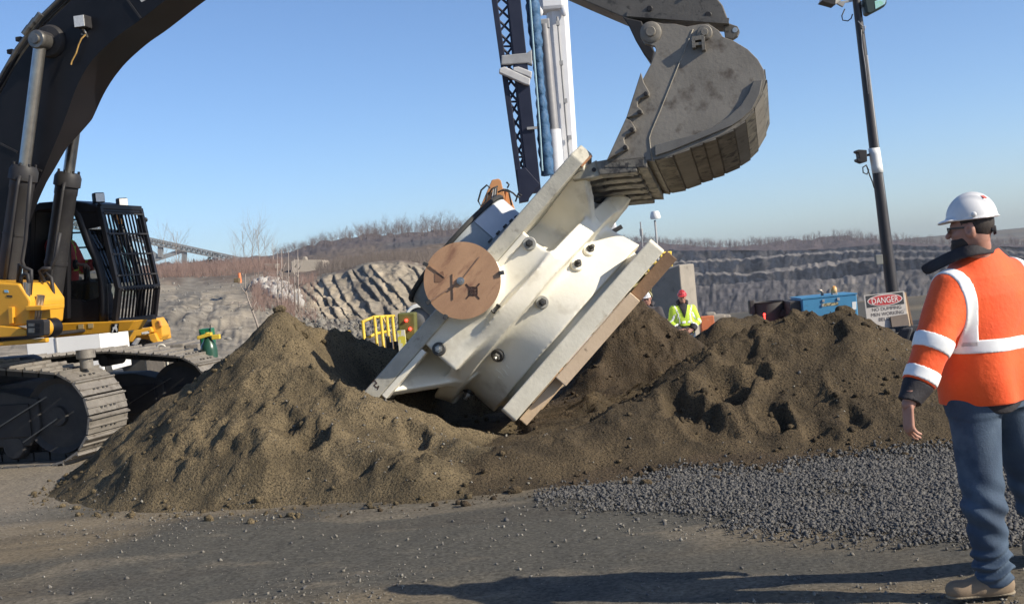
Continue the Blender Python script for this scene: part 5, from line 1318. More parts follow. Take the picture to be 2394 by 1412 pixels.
    if cfg.get('tapes', True):
        wz = cfg.get('waist', 1.105)
        bandobj(np.maximum(np.abs(Z + .02 * X - np.float32(wz)) - .029, notarm))
        for s, sg in (('L', -1), ('R', 1)):
            xc = np.interp(Z.ravel(), [1.0, 1.13, 1.30, 1.38, 1.45, 1.5], cfg.get('strap', [.115, .115, .12, .14, .165, .18])).reshape(Z.shape).astype(np.float32) * sg
            bandobj(np.maximum(np.maximum(np.abs(X - np.float32(0) - xc) - .027, np.float32(wz) - Z), -9 + 0 * X) if True else 0)
            bandobj(np.maximum(np.maximum(armz[s], np.abs(AL[s][2] - np.float32(cfg.get('b1', .02))) - .115), -9))
            bandobj(np.maximum(np.maximum(armz[s], np.abs(AL[s][2] - np.float32(cfg.get('b2', .52))) - .095), -9))
    return root

# --- foreground worker, seen from behind
N0 = P(2290, 602, 5.42); yaw = R(25)
g00 = float(ground_z(np.array([N0.x]), np.array([N0.y]))[0])
MW = Matrix.Translation((N0.x, N0.y, g00 + .0)) @ Matrix.Rotation(yaw, 4, 'Z'); MI = MW.inverted()
loc = lambda px, py, Y: tuple(MI @ P(px, py, Y))
def dirl(x, y, z): return tuple(MI.to_3x3() @ Vector((x, y, z)))
nz = (MI @ N0).z
J = dict(neck=(0, 0, nz - .02), pelvis=(0, .01, .86), head=loc(2268, 536, 5.36), f=dirl(-.90, .44, -.03),
         shL=(-.185, 0, nz - .115), shR=(.185, 0, nz - .115), elL=loc(2180, 802, 5.26), wrL=loc(2124, 945, 5.20), elR=(.27, .03, 1.10), wrR=(.27, .14, .86),
         hdL=dirl(-.10, .05, -1), pnL=dirl(1, .15, .05), hdR=(0, .1, -1), pnR=(-1, 0, 0),
         hipL=(-.10, .01, .86), hipR=(.10, .01, .86), knL=loc(2300, 1185, 5.33), knR=loc(2425, 1170, 5.62), anL=loc(2325, 1352, 5.34), anR=loc(2500, 1330, 5.80),
         ftL=dirl(-1, .02, 0), ftR=dirl(-.6, .6, 0))
J['anL'] = (J['anL'][0], J['anL'][1], .10); J['anR'] = (J['anR'][0], J['anR'][1], .10)
TOR = [(.815, .220, .160), (.86, .230, .166), (.95, .236, .170), (1.08, .235, .166), (1.20, .238, .160), (1.32, .240, .152), (1.40, .215, .135), (1.46, .150, .105), (1.52, .085, .08)]
crow = [[P(2352, 586, 5.60), P(2340, 578, 5.47), P(2314, 570, 5.34), P(2282, 570, 5.30), P(2250, 574, 5.32), P(2212, 590, 5.40), P(2178, 608, 5.46), P(2150, 622, 5.50)],
        [P(2358, 596, 5.60), P(2346, 590, 5.47), P(2318, 584, 5.33), P(2284, 588, 5.285), P(2248, 594, 5.30), P(2208, 610, 5.385), P(2178, 625, 5.45), P(2154, 634, 5.50)],
        [P(2364, 606, 5.60), P(2350, 598, 5.46), P(2320, 592, 5.33), P(2286, 597, 5.28), P(2246, 606, 5.30), P(2208, 624, 5.38), P(2184, 637, 5.44), P(2166, 645, 5.50)]]
person(MW, J, dict(torso=TOR, headscale=.86, hat=HATW, jacket=ORANGE, trim=BLKC, jeans=DENIM, fine=True, beard=True, sticker=True, collar_rows=crow, cuff=.64, sidepanel=False, b1=.03, b2=.52, curl=.5, fold=1.5, strap=[.19, .185, .18, .185, .20, .21]), .0058,
       'worker seen from behind in an orange jacket, white hard hat and jeans')
# small logo stitched on the sleeve
# --- two men beyond the piles, facing the camera
def farman(px, py, Y, cfg, label, facing, heady, arms, off=0.0):
    t = P(px, py, Y); g = float(ground_z(np.array([t.x]), np.array([t.y]))[0]); H = t.z - g
    mw = Matrix.Translation((t.x, t.y, g)) @ Matrix.Rotation(facing, 4, 'Z'); k = H / 1.86
    J = dict(neck=(0, 0, 1.50), pelvis=(0, 0, .88), head=(0, .045, 1.645), f=heady, shL=(-.19, 0, 1.41), shR=(.19, 0, 1.41), hipL=(-.10, 0, .88), hipR=(.10, 0, .88), knL=(-.12, .02, .48), knR=(.12, .0, .48),
             anL=(-.13, 0, .10), anR=(.13, 0, .10), ftL=(-.3, 1, 0), ftR=(.3, 1, 0), **arms)
    mw = mw @ Matrix.Scale(k, 4)
    T2 = [(.84, .215, .16), (.95, .225, .165), (1.08, .225, .16), (1.20, .235, .16), (1.32, .24, .15), (1.40, .21, .13), (1.46, .15, .10), (1.52, .085, .08)]
    return person(mw, J, dict(torso=T2, **cfg), .016, label)
AR = dict(elL=(-.27, .03, 1.13), wrL=(-.13, .20, .98), elR=(.27, .03, 1.13), wrR=(.13, .20, .98), hdL=(.8, .3, -.3), pnL=(0, -1, 0), hdR=(-.8, .3, -.3), pnR=(0, -1, 0))
AR2 = dict(elL=(-.26, .0, 1.12), wrL=(-.27, .08, .88), elR=(.26, .0, 1.12), wrR=(.27, .08, .88), hdL=(0, .1, -1), pnL=(1, 0, 0), hdR=(0, .1, -1), pnR=(-1, 0, 0))
farman(1592, 671, 26.0, dict(hat=HATR, jacket=LIME, trim=BLKC, jeans=DENIM, cuff=.45, waist=1.14, hemband=.22, glasses=False, openfront=True), 'man in a red hard hat and lime jacket standing behind the dirt', R(180), (.06, .95, -.16), AR)
farman(1511, 671, 25.0, dict(hat=HATW, jacket=GREYC, trim=GREYC, jeans=DENIM, tapes=False, hemband=.02), 'man in a white hard hat and dark jacket half hidden by the cone of dirt', R(168), (.1, .95, -.2), AR2)
# --- operator seated in the cab
sc_ = LP(148, 668, C0 + .5); fwv = eh
mw = Matrix.Translation(sc_ - UZ * .62) @ Matrix.Rotation(math.atan2(-eh.x, eh.y), 4, 'Z')
JO = dict(neck=(0, .02, 1.16), pelvis=(0, 0, .58), head=(0, .06, 1.30), f=(0, 1, -.15), shL=(-.19, .02, 1.08), shR=(.19, .02, 1.08), elL=(-.25, .10, .82), elR=(.25, .10, .82), wrL=(-.22, .34, .84), wrR=(.22, .34, .84),
          hdL=(0, 1, -.1), pnL=(0, 0, -1), hdR=(0, 1, -.1), pnR=(0, 0, -1), hipL=(-.1, .02, .56), hipR=(.1, .02, .56), knL=(-.13, .42, .58), knR=(.13, .42, .58), anL=(-.13, .50, .16), anR=(.13, .50, .16), ftL=(0, 1, 0), ftR=(0, 1, 0))
person(mw, JO, dict(torso=[(.50, .20, .15), (.62, .215, .16), (.78, .21, .155), (.95, .225, .15), (1.06, .21, .13), (1.12, .15, .10), (1.17, .085, .08)], hat=HATW, jacket=REDC, trim=BLKC, jeans=GREYC, waist=.80, cuff=.85, tape=LIME, hemband=.02, glasses=False), .016, 'operator in a red jacket seated inside the excavator cab')
# ------------------------------------------------------------------ crane behind the casting
NAVY = pmat('navy_lattice_paint', (.012, .016, .035), (.02, .024, .045), 3, .5, spec=.3)
CRW = pmat('crane_white', (.74, .74, .75), (.66, .66, .67), 2, .42, c3=(.50, .49, .47), scale3=5, lo3=.64, hi3=.78)
CRG = pmat('crane_grey', (.33, .33, .33), (.27, .27, .27), 5, .5)
BLUE = pmat('blue_strap', (.025, .085, .18), (.05, .125, .24), 14, .7, bump=.01, bscale=8)
YD = 26.0
def Q(x, y, Y=YD): return P(x, y, Y)
ex = Vector((1, 0, 0)); ey = Vector((0, 1, 0))
cr = empty('mobile_crane', Q(1345, 890), 'white telescopic crane with its dark lattice jib stowed beside the raised boom', 'crane')
axd = (Q(1268, -230) - Q(1340, 520)).normalized()
def cbox(name, px0, py0, px1, py1, wpx, dep, Y, m, par=cr, bev=.02, wp1=None):
    """straight beam between two pixels at depth Y, width in pixels, real depth"""
    a, b = Q(px0, py0, Y), Q(px1, py1, Y); k = Y / FPX; d = (b - a).normalized(); s = d.cross(ey).normalized()
    w0 = wpx * k / 2; w1 = (wp1 or wpx) * k / 2
    pts = [a - s * w0, a + s * w0, b + s * w1, b - s * w1]
    return obj(name, MB().prism([p - ey * dep / 2 for p in pts], ey * dep), m, par, bevel=bev)
cbox('boom_section', 1284, -260, 1337, 560, 50, .55, YD, CRW, bev=.10)
bs = [o for o in cr.children if o.name.startswith('boom_section')][0]
cbox('boom_section', 1267, -260, 1291, 30, 60, .62, YD - .1, CRW, bev=.08)
for px in (1262, 1318): obj('collar_pad', MB().sphere(Q(px, 26, YD - .35), .07, .05, .12, n=8), CRW, cr, smooth=True)
obj('luffing_rod', MB().tube(Q(1271, 58, YD - .5), Q(1294, 306, YD - .5), .115, n=20), pmat('rod_grey', (.30, .29, .28), (.24, .23, .23), 4, .4, metal=.3), cr, auto=40)
obj('luffing_barrel', MB().tube(Q(1294, 304, YD - .5), Q(1312, 520, YD - .5), .152, n=24), CRW, cr, auto=40)
obj('boom_hose_rail', MB().poly([Q(1303, 40, YD - .34), Q(1312, 150, YD - .34), Q(1327, 330, YD - .34), Q(1336, 430, YD - .34)], .022, 6), CRG, bs, smooth=True)
for px, py in ((1304, 55), (1312, 148), (1322, 236), (1332, 322)): obj('rail_clip', MB().box(Q(px, py, YD - .36), .035, .03, .045), CRG, bs)
obj('sheave_bracket', MB().box(Q(1271, 58, YD - .5), .12, .10, .10), CRG, cr, bevel=.02)
# jib: solid back panel, front chord, lattice between
Yj = YD - .9
cbox('jib_panel', 1207 - 12, -60, 1250, 452, 30, .35, Yj, NAVY, bev=.01)
jb = [o for o in cr.children if o.name.startswith('jib_panel')][0]
cbox('jib_chord', 1150, -40, 1221, 470, 13, .12, Yj - .1, NAVY, bev=.01)
cbox('jib_chord', 1184, -40, 1232, 440, 8, .12, Yj - .1, NAVY, bev=.01)
mb = MB(); n = 13
for k in range(n):
    t0, t1 = k / n, (k + 1) / n
    L0 = Q(1153 + 58 * t0, -20 + 420 * t0, Yj - .1); L1 = Q(1153 + 58 * t1, -20 + 420 * t1, Yj - .1)
    R0 = Q(1186 + 41 * t0, -20 + 420 * t0, Yj - .1); R1 = Q(1186 + 41 * t1, -20 + 420 * t1, Yj - .1)
    if k % 1 == 0:
        mb.tube(L0, R1, .026, n=6); mb.tube(R0, L1, .026, n=6)
    if k % 4 == 3: mb.tube(L1, R1, .022, n=6)
obj('jib_lacing', mb, NAVY, cr)
obj('jib_end', MB().prism([Q(x, y, Yj - .25) for x, y in [(1209, 396), (1228, 392), (1262, 430), (1238, 462), (1236, 470), (1214, 474)]], ey * .4), NAVY, cr, bevel=.01)
for py, w0, x0, x1 in ((140, 24, 1171, 1244),):
    obj('jib_bracket', MB().prism([Q(x, y, Yj - .2) for x, y in [(1172, 130), (1232, 124), (1243, 116), (1245, 152), (1232, 148), (1171, 152)]], ey * .25), CRG, cr, bevel=.02)
for pts in ([(1168, 160), (1180, 156), (1240, 184), (1238, 200), (1228, 198), (1166, 170)], [(1200, 158), (1212, 156), (1244, 168), (1242, 184), (1230, 178), (1198, 166)]):
    obj('jib_bracket', MB().prism([Q(x, y, Yj - .3) for x, y in pts], ey * .2), pmat('bracket_paint', (.55, .54, .52), (.45, .44, .43), 5, .5), cr, bevel=.02)
obj('jib_strut', MB().bar(Q(1232, 301, Yj - .2), Q(1256, 299, Yj - .2), .05, .05), CRG, cr)
rows = []
for i in range(60):
    t = i / 59; cx_ = 1240 + 40 * t ** .95 if t < 2 else 0; y = -40 + 450 * t; wd = 9 + 3 * math.sin(t * 9)
    rows.append([Q(cx_ + wd * u + 1.2 * math.sin(i * 1.7 + u * 2), y, Yj + .15 + .06 * math.sin(i * 1.3 + 2 * u) - .10 * (1 - u * u)) for u in (-1, -.5, 0, .5, 1)])
sl_ = obj('sling_bundle', MB().sheet(rows), BLUE, cr, smooth=True); sm = sl_.modifiers.new('thick', 'SOLIDIFY'); sm.thickness = .05
obj('sling_rope', MB().poly([Q(1236, -40, Yj - .1), Q(1250, 150, Yj - .1), Q(1262, 300, Yj - .1), Q(1268, 400, Yj - .1)], .02, 6), pmat('pale_rope', (.28, .42, .48), None, rough=.7), cr)
# carrier behind the casting
cc = Q(1345, 640); cc.z = 0
obj('turntable', MB().lathe([(.001, .25), (1.0, .25), (1.05, .2), (1.05, -.1), (.001, -.1)], (cc.x, YD + .6, .2), n=40), CRG, cr, auto=40)
obj('carrier_deck', MB().box((cc.x, YD + 1.5, -.15), 1.35, 3.4, .22), CRW, cr, bevel=.03)
obj('boom_pivot', MB().box(Q(1338, 560), .55, .6, .75), CRW, cr, bevel=.05)
for sx_ in (-1.1, 1.1):
    for yy in (-1.0, .6, 2.4): obj('carrier_wheel', MB().lathe([(.001, -.16), (.30, -.18), (.34, -.14), (.56, -.17), (.60, -.1), (.60, .12), (.56, .17), (.001, .17)], (cc.x + sx_, YD + 1.2 + yy, -.46), (0, 1, 0), (0, 0, 1), (1, 0, 0), n=28), BLKRUB, cr, auto=40)
cabp = Q(1408, 560, YD - .4)
cb_ = obj('crane_cab', MB().prism([Q(x, y, YD - .9) for x, y in [(1378, 525), (1432, 516), (1440, 520), (1446, 560), (1446, 640), (1378, 640)]], ey * 1.5), CRW, cr, bevel=.04)
obj('cab_window', MB().prism([Q(x, y, YD - .91) for x, y in [(1385, 530), (1428, 524), (1432, 545), (1432, 590), (1385, 590)]], ey * -.01), LENSD, cb_)
obj('cab_mirror', MB().box(Q(1441, 537, YD - .95), .13, .05, .045, (Vector((1, 0, .45))).normalized(), ey, Vector((-.45, 0, 1)).normalized()), BLKRUB, cb_, bevel=.01)

# orange loader boom behind the drum
ORG = pmat('faded_orange_paint', (.62, .30, .12), (.52, .24, .10), 3, .55, c3=(.30, .16, .09), scale3=6, lo3=.6, hi3=.72)
ORD = pmat('dark_orange_brown', (.20, .11, .06), (.13, .08, .05), 4, .6)  # darker brown for the web between the two arms
YO = 22.0
og = empty('material_handler', Q(1170, 900, YO), 'orange hydraulic boom with black hoses rising behind the grey drum', 'excavator boom')
def oprism(name, pts, Y, dep, m, bev=.01): return obj(name, MB().prism([Q(x, y, Y) for x, y in pts], ey * dep), m, og, bevel=bev)
oprism('boom_arm', [(1146, 430), (1150, 421), (1165, 418), (1171, 422), (1180, 458), (1174, 520), (1180, 700), (1060, 700), (1096, 560), (1120, 490)], YO, .35, ORG)
oprism('boom_arm', [(1183, 446), (1192, 455), (1207, 498), (1222, 560), (1240, 700), (1200, 700), (1186, 520), (1180, 470)], YO + .2, .3, ORG)
oprism('inner_web', [(1172, 440), (1184, 442), (1198, 505), (1200, 700), (1172, 700)], YO + .25, .2, ORD)
for k in range(4):
    obj('hydraulic_pipe', MB().poly([Q(1160 + k * 2.5 - 6, 440, YO - .05), Q(1148 + k * 3, 480, YO - .05), Q(1136 + k * 3.5, 540, YO - .05)], .014, 6), BLKRUB if k % 2 else CRG, og, smooth=True)
for pts in ([(1146, 440), (1138, 433), (1125, 445), (1118, 470), (1124, 482), (1136, 470), (1140, 455)], [(1164, 436), (1150, 442), (1142, 455)], [(1174, 446), (1186, 444), (1200, 452), (1208, 460), (1216, 462)], [(1186, 440), (1190, 432), (1184, 426)], [(1205, 472), (1212, 452), (1220, 458)], [(1164, 450), (1176, 444), (1190, 450), (1196, 480)]):
    obj('hydraulic_hose', MB().poly([Q(x, y, YO - .12) for x, y in pts], .016, 6), BLKRUB, og, smooth=True)
oc = Q(1150, 760, YO)
obj('machine_body', MB().box((oc.x, YO + 1.4, -.35), 1.2, 1.2, .65), ORG, og, bevel=.06)

# ------------------------------------------------------------------ left middle distance
RAILY = pmat('railing_yellow', (.70, .50, .05), (.60, .40, .04), 8, .5, c3=(.35, .22, .08), scale3=12, lo3=.6, hi3=.7)
YR = 17.0
rl = empty('yellow_railing', Q(905, 850, YR), 'yellow pipe railing standing between the left dirt pile and the casting', 'railing')
def railing(root, posts, rails, Y, r, ybase, bars=True):
    for px, py in posts:
        b = Q(px, py, Y); obj('rail_post', MB().tube(b, Vector((b.x, b.y, ybase)), r, n=8), RAILY, root, smooth=True)
    for pts in rails: obj('rail', MB().poly([Q(x, y, Y + d) for x, y, d in pts], r, 8), RAILY, root, smooth=True)
yb = float(ground_z(np.array([-1.6]), np.array([YR]))[0])
railing(rl, [(848, 753), (875, 740), (890, 739), (904, 739), (917, 739), (943, 777)], [[(846, 753, 0), (874, 741, .3), (922, 739, .5)], [(850, 796, 0), (878, 780, .3), (905, 775, .5)], [(806, 779, 0), (818, 775, .2)]], YR, .022, yb)
for a, b in [((895, 742), (912, 775)), ((800, 782), (815, 800))]: obj('rail_brace', MB().tube(Q(*a, YR + .2), Q(*b, YR + .2), .012, n=6), RAILY, rl)
for k, (px, py) in enumerate([(858, 790), (866, 795), (906, 786), (912, 800), (925, 798), (932, 806)]):
    obj('hose_rack', MB().tube(Q(px, py, YR - .1), Q(px + 3, py + 34, YR - .1), .03, n=8), BLKRUB, rl, smooth=True)
obj('striped_post', MB().box(Q(940, 796, YR - .2), .05, .05, .14), pmat('striped_plate', (.62, .60, .50), (.62, .55, .06), 9, .5, lo=.48, hi=.52), rl)
OLIVE = pmat('olive_paint', (.14, .135, .03), (.10, .10, .025), 6, .6)
REDL = pmat('red_lamp_glow', (.8, .02, .02), None, rough=.3, emit=((1, .03, .02), 6))
sb = empty('signal_box', Q(950, 850, YR + .6), 'olive green box with two glowing red lamps beside the yellow railing', 'signal box')
obj('box_shell', MB().prism([Q(x, y, YR + .4) for x, y in [(929, 733), (970, 731), (972, 784), (956, 798), (945, 790), (931, 776)]], ey * .4), OLIVE, sb, bevel=.02)
bp_ = Q(950, 780, YR + .6); obj('box_stand', MB().box((bp_.x, bp_.y, (bp_.z + yb) / 2), .12, .12, (bp_.z - yb) / 2), OLIVE, sb)
for px, py in ((950, 749), (959, 769)): obj('red_lamp', MB().sphere(Q(px, py, YR + .38), .021, n=8), REDL, sb, smooth=True)
obj('tank_end', MB().lathe([(.001, -.04), (.15, -.03), (.19, .0), (.20, .05), (.17, .06), (.17, .5), (.001, .5)], Q(984, 748, YR + .8), (1, 0, 0), (0, 0, 1), (0, 1, 0), n=24), pmat('grey_tank', (.16, .16, .17), (.12, .12, .13), 5, .5), sb, auto=40)
obj('tank_band', MB().lathe([(.165, -.03), (.20, -.03), (.215, .0), (.20, .06)], Q(980, 745, YR + .76), (1, 0, 0), (0, 0, 1), (0, 1, 0), n=24), WHITEP, sb, auto=40)
# green gas cabinet and cylinder
GRN = pmat('green_enamel', (.012, .16, .07), (.01, .12, .05), 4, .35)
GRN2 = pmat('dark_green_enamel', (.02, .075, .045), (.018, .06, .035), 4, .3)
YG = 15.8
gz1 = float(ground_z(np.array([-4.1]), np.array([YG]))[0])
ga = Q(479, 770, YG)
def vbox(name, x0, x1, y0, Y, dep, m, root, zb, bev=.01):
    a, b = Q(x0, y0, Y), Q(x1, y0, Y); return obj(name, MB().box(((a.x + b.x) / 2, Y + dep / 2, (a.z + zb) / 2), (b.x - a.x) / 2, dep / 2, (a.z - zb) / 2), m, root, bevel=bev)
gr = empty('gas_cabinet', (ga.x, YG, gz1), 'tall green steel cabinet standing behind the left dirt pile', 'cabinet')
vbox('cabinet_shell', 464, 493, 770, YG, .2, GRN, gr, gz1)
vbox('cabinet_panel', 467, 478, 775, YG - .012, .02, GRN, gr, gz1 + .4); vbox('cabinet_panel', 481, 491, 775, YG - .012, .02, GRN, gr, gz1 + .4)
obj('aerial', MB().tube(Q(492, 786, YG), Q(491.5, 759, YG), .008, n=6), BLKRUB, gr)
gc = Q(487, 803, YG - .3)
gl = empty('gas_cylinder', (gc.x, gc.y, gz1), 'dark green gas cylinder with yellow valve gear in front of the green cabinet', 'gas cylinder')
obj('cylinder_shell', MB().lathe([(.001, .10), (.03, .10), (.05, .05), (.095, -.02), (.105, -.08), (.105, -1.1), (.001, -1.1)], gc, n=24), GRN2, gl, auto=50)
obj('valve_gear', MB().box(gc + Vector((-.03, -.02, .10)), .09, .05, .022, Vector((1, 0, .2)).normalized()).box(gc + Vector((.11, -.02, .075)), .05, .04, .03).tube(gc + Vector((0, 0, .08)), gc + Vector((0, 0, .14)), .03, n=10), RAILY, gl, bevel=.006)
# row of weathered concrete blocks, white trailer, yellow loader behind the excavator
CONC = pmat('weathered_concrete', (.21, .185, .155), (.15, .135, .115), 2.2, .9, c3=(.10, .09, .075), scale3=5, lo3=.58, hi3=.72, bump=.01, bscale=18)
CONC2 = pmat('pale_concrete', (.30, .265, .22), (.24, .215, .18), 2.0, .9, c3=(.14, .12, .10), scale3=4, lo3=.6, hi3=.75, bump=.008, bscale=15)
BLOCKL = ['weathered concrete block ending the row beside the green cabinet', 'weathered concrete block in the middle of the row behind the tracks', 'weathered concrete block nearest the yellow loader behind the tracks']
for k, (x0, x1) in enumerate(((431, 464), (384, 429), (335, 382))):
    a, b = Q(x0, 806, 19.5), Q(x1, 806, 19.5); gb = float(ground_z(np.array([a.x]), np.array([19.5]))[0])
    o = obj('concrete_block', MB().box(((a.x + b.x) / 2, 19.9, (a.z + gb) / 2), (b.x - a.x) / 2, .4, (a.z - gb) / 2), CONC, bevel=.02); tag(o, BLOCKL[k], 'concrete block', 'concrete blocks behind the tracks')
hp_ = Q(376, 806, 18.6); hb = float(ground_z(np.array([hp_.x]), np.array([18.6]))[0]); hr2 = .072
o = obj('pipe_hoop', MB().poly([Vector((hp_.x + hr2 * math.cos(t), 18.6, hp_.z - hr2 + hr2 * math.sin(t))) for t in np.linspace(math.pi, 0, 12)] + [Vector((hp_.x + hr2, 18.6, hb))], .016, 8), pmat('cream_pipe', (.62, .58, .48), None, rough=.5), smooth=True)
tag(o, 'pale bent pipe hoop sticking up behind the far excavator track', 'pipe')
YT = 21.5
wt = empty('white_trailer', Q(160, 880, YT), 'low white trailer body seen under the excavator cab', 'trailer')
vbox('trailer_body', 60, 234, 789, YT, 1.6, pmat('trailer_white', (.80, .79, .76), (.74, .73, .70), 1.5, .6), wt, .45, .01)
vbox('trailer_rib', 128, 131, 789, YT - .015, .03, CRG, wt, .45, 0)
for px in (100, 190): obj('trailer_wheel', MB().lathe([(.001, -.1), (.40, -.12), (.44, -.06), (.44, .08), (.001, .1)], (Q(px, 840, YT).x, YT + .2, .42), (1, 0, 0), (0, 0, 1), (0, 1, 0), n=24), BLKRUB, wt, auto=40)
YL = 24.0
ld = empty('wheel_loader', Q(330, 830, YL), 'yellow wheel loader parked beyond the excavator cab', 'loader')
def lprism(name, pts, Y, dep, m, bev=.02, par=None): return obj(name, MB().prism([Q(x, y, Y) for x, y in pts], ey * dep), m, par or ld, bevel=bev)
lprism('fender', [(352, 748), (366, 743), (378, 762), (381, 785), (375, 795), (360, 783), (355, 765)], YL, .5, YEL)
lprism('hood', [(310, 752), (352, 750), (355, 764), (312, 768)], YL + .1, 1.2, BLKD)
lprism('loader_arm', [(300, 790), (312, 772), (352, 764), (358, 776), (340, 784), (318, 786), (308, 800), (300, 800)], YL - .1, .3, YEL)
lprism('loader_arm', [(345, 782), (362, 778), (372, 800), (362, 806), (350, 796)], YL - .12, .3, YEL)
lprism('loader_body', [(200, 770), (300, 775), (352, 772), (356, 800), (330, 808), (200, 808)], YL + .3, 1.4, YEL)
lb_ = [o for o in ld.children if o.name.startswith('loader_arm')][0]
obj('plate_lettering', MB().prism([Q(x, y, YL - .104) for x, y in [(331, 777), (349, 773), (349, 779), (331, 783)]], ey * .003), pmat('decal_print', (.60, .58, .52), (.08, .06, .04), 9, .5, lo=.48, hi=.52), lb_)
lprism('loader_ram', [(305, 806), (318, 790), (326, 792), (316, 808)], YL - .2, .15, CRG)
lprism('loader_lamp', [(368, 748), (376, 750), (379, 764), (372, 764)], YL - .04, .06, pmat('orange_lamp', (.75, .30, .06), None, rough=.4))
for px in (322,): obj('loader_wheel', MB().lathe([(.001, -.18), (.25, -.2), (.42, -.2), (.46, -.12), (.46, .14), (.001, .18)], (Q(px, 840, YL).x, YL + .5, .46), (1, 0, 0), (0, 0, 1), (0, 1, 0), n=28), BLKRUB, ld, auto=40)

# conveyor gallery, ruin and small things on the slope
YC = 160.0
GALV = pmat('galvanised_truss', (.30, .31, .31), (.22, .225, .22), .6, .6)
cv = empty('conveyor', HILL(430, 150.0), 'long grey conveyor gallery sloping down to the left hillside', 'conveyor')
def truss(a, b, hpx, n, par, nm, r=.10):
    mb = MB(); lo_, up_ = [], []
    for k in range(n + 1):
        t = k / n; x = a[0] + (b[0] - a[0]) * t; y = a[1] + (b[1] - a[1]) * t; h = hpx[0] + (hpx[1] - hpx[0]) * t
        up_.append(Q(x, y, YC)); lo_.append(Q(x, y + h, YC))
    for dy in (0, 1.2):
        if dy: mb.bar(up_[0], up_[0] + ey * 1.2, r, r); mb.bar(lo_[-1], lo_[-1] + ey * 1.2, r, r)
        for k in range(n):
            o = ey * dy; mb.bar(up_[k] + o, up_[k + 1] + o, r * 1.6, r * 1.6); mb.bar(lo_[k] + o, lo_[k + 1] + o, r * 1.6, r * 1.6)
            mb.bar(up_[k] + o, lo_[k] + o, r, r); mb.bar(lo_[k] + o, up_[k + 1] + o, r, r)
    obj(nm, mb, GALV, par); return up_, lo_
u_, l_ = truss((110, 505), (582, 608), (17, 10), 40, cv, 'gallery_truss')
obj('conveyor_belt', MB().prism([u_[0] + UZ * -.2, u_[-1] + UZ * -.2, l_[-1] + UZ * .25, l_[0] + UZ * .35], ey * 1.1), pmat('belt_casing', (.20, .205, .20), (.15, .155, .15), .5, .7), cv)
for pts in ([(345, 613), (427, 586)], [(336, 577), (370, 602)], [(212, 540), (260, 585), (345, 613)]):
    a = [Q(x, y, YC + .3) for x, y in pts]
    for p, q in zip(a[:-1], a[1:]): obj('conveyor_strut', MB().bar(p, q, .30, .55), GALV, cv)
for px, y0, y1 in ((372, 573, 601), (378, 574, 602), (428, 585, 640), (434, 585, 640), (500, 590, 640), (507, 592, 640)):
    obj('conveyor_leg', MB().bar(Q(px, y0, YC + .2), Q(px - (6 if px < 480 else -2) * 0, y1, YC + .2), .3, .3, ey), GALV, cv)
ru = Q(718, 620, 112.0)
rn = empty('concrete_ruin', ru, 'pale ruined concrete foundation on the hillside', 'foundation')
def rprism(pts, Y, dep, m, nm='ruin_wall'): return obj(nm, MB().prism([Q(x, y, Y) for x, y in pts], ey * dep), m, rn, bevel=.05)
rprism([(680, 612), (690, 608), (752, 608), (756, 612), (756, 640), (682, 640)], 108, 4, pmat('ruin_concrete', (.46, .40, .32), (.34, .29, .23), .35, .9, c3=(.20, .17, .14), scale3=.8, lo3=.55, hi3=.7))
rprism([(705, 608), (708, 600), (714, 600), (716, 608)], 109, 1, CONC2, 'ruin_stub')
o = obj('concrete_slab', MB().prism([Q(x, y, 110) for x, y in [(618, 617), (645, 617), (643, 628), (622, 628)]], ey * 2), CONC2, bevel=.05); tag(o, 'small yellowish concrete slab left of the pale ruin on the hillside', 'slab')
o = obj('scrap_bin', MB().prism([Q(x, y, 62) for x, y in [(546, 651), (558, 650), (558, 661), (547, 661)]], ey * .5), pmat('rusty_bin', (.14, .10, .05), None, rough=.8), bevel=.02); tag(o, 'little rusty bin standing on the grey slope', 'bin')
o = obj('traffic_barrel', MB().lathe([(.001, .25), (.08, .25), (.10, -.25), (.001, -.25)], Q(560, 650, 62.5), n=14), pmat('barrel_orange', (.75, .22, .08), None, rough=.5)); tag(o, 'orange traffic barrel beside the little rusty bin', 'traffic barrel')

# ------------------------------------------------------------------ right middle distance
YW = 33.5
A3, B3, C3 = Q(1500, 700, YW + .7), Q(1596, 700, YW), Q(1629, 700, YW + .9)
tA, tB, tC = Q(1500, 651, YW + .7).z, Q(1596, 619, YW).z, Q(1625, 616, YW + .9).z
zb = -1.6
wb = MB(); back3 = Vector((.1, 1.2, 0))
def col_(p, z): return Vector((p.x, p.y, z))
pl3 = [A3, B3, C3]
v = [col_(A3, zb), col_(B3, zb), col_(C3, zb), col_(A3, tA), col_(B3, tB), col_(C3, tC)]
v += [p + back3 for p in v]
wb.add(v, [(0, 1, 4, 3), (1, 2, 5, 4), (3, 4, 10, 9), (4, 5, 11, 10), (2, 8, 11, 5), (6, 0, 3, 9), (8, 7, 10, 11), (7, 6, 9, 10)])
o = obj('concrete_wall', wb, CONC2, bevel=.03); tag(o, 'tall tan concrete wing wall with a sloping top behind the two men', 'wall')
YP = 36.0
r2 = empty('yellow_railing', Q(1530, 760, YP), 'yellow railed platform behind the tall concrete wing wall', 'railing')
zb2 = Q(1530, 655, YP).z
railing(r2, [(1512, 597), (1530, 594), (1545, 592), (1557, 591), (1567, 590)], [[(1500, 600, 0), (1540, 592, 0), (1569, 590, .2)], [(1500, 620, 0), (1540, 614, 0), (1569, 613, .2)], [(1500, 641, 0), (1548, 638, 0)]], YP, .035, zb2)
obj('platform_beam', MB().bar(Q(1490, 652, YP), Q(1550, 641, YP), .12, .16), RAILY, r2); obj('platform_leg', MB().bar(Q(1500, 652, YP), Vector((Q(1500, 652, YP).x, YP, -1.2)), .12, .12, ey), RAILY, r2)
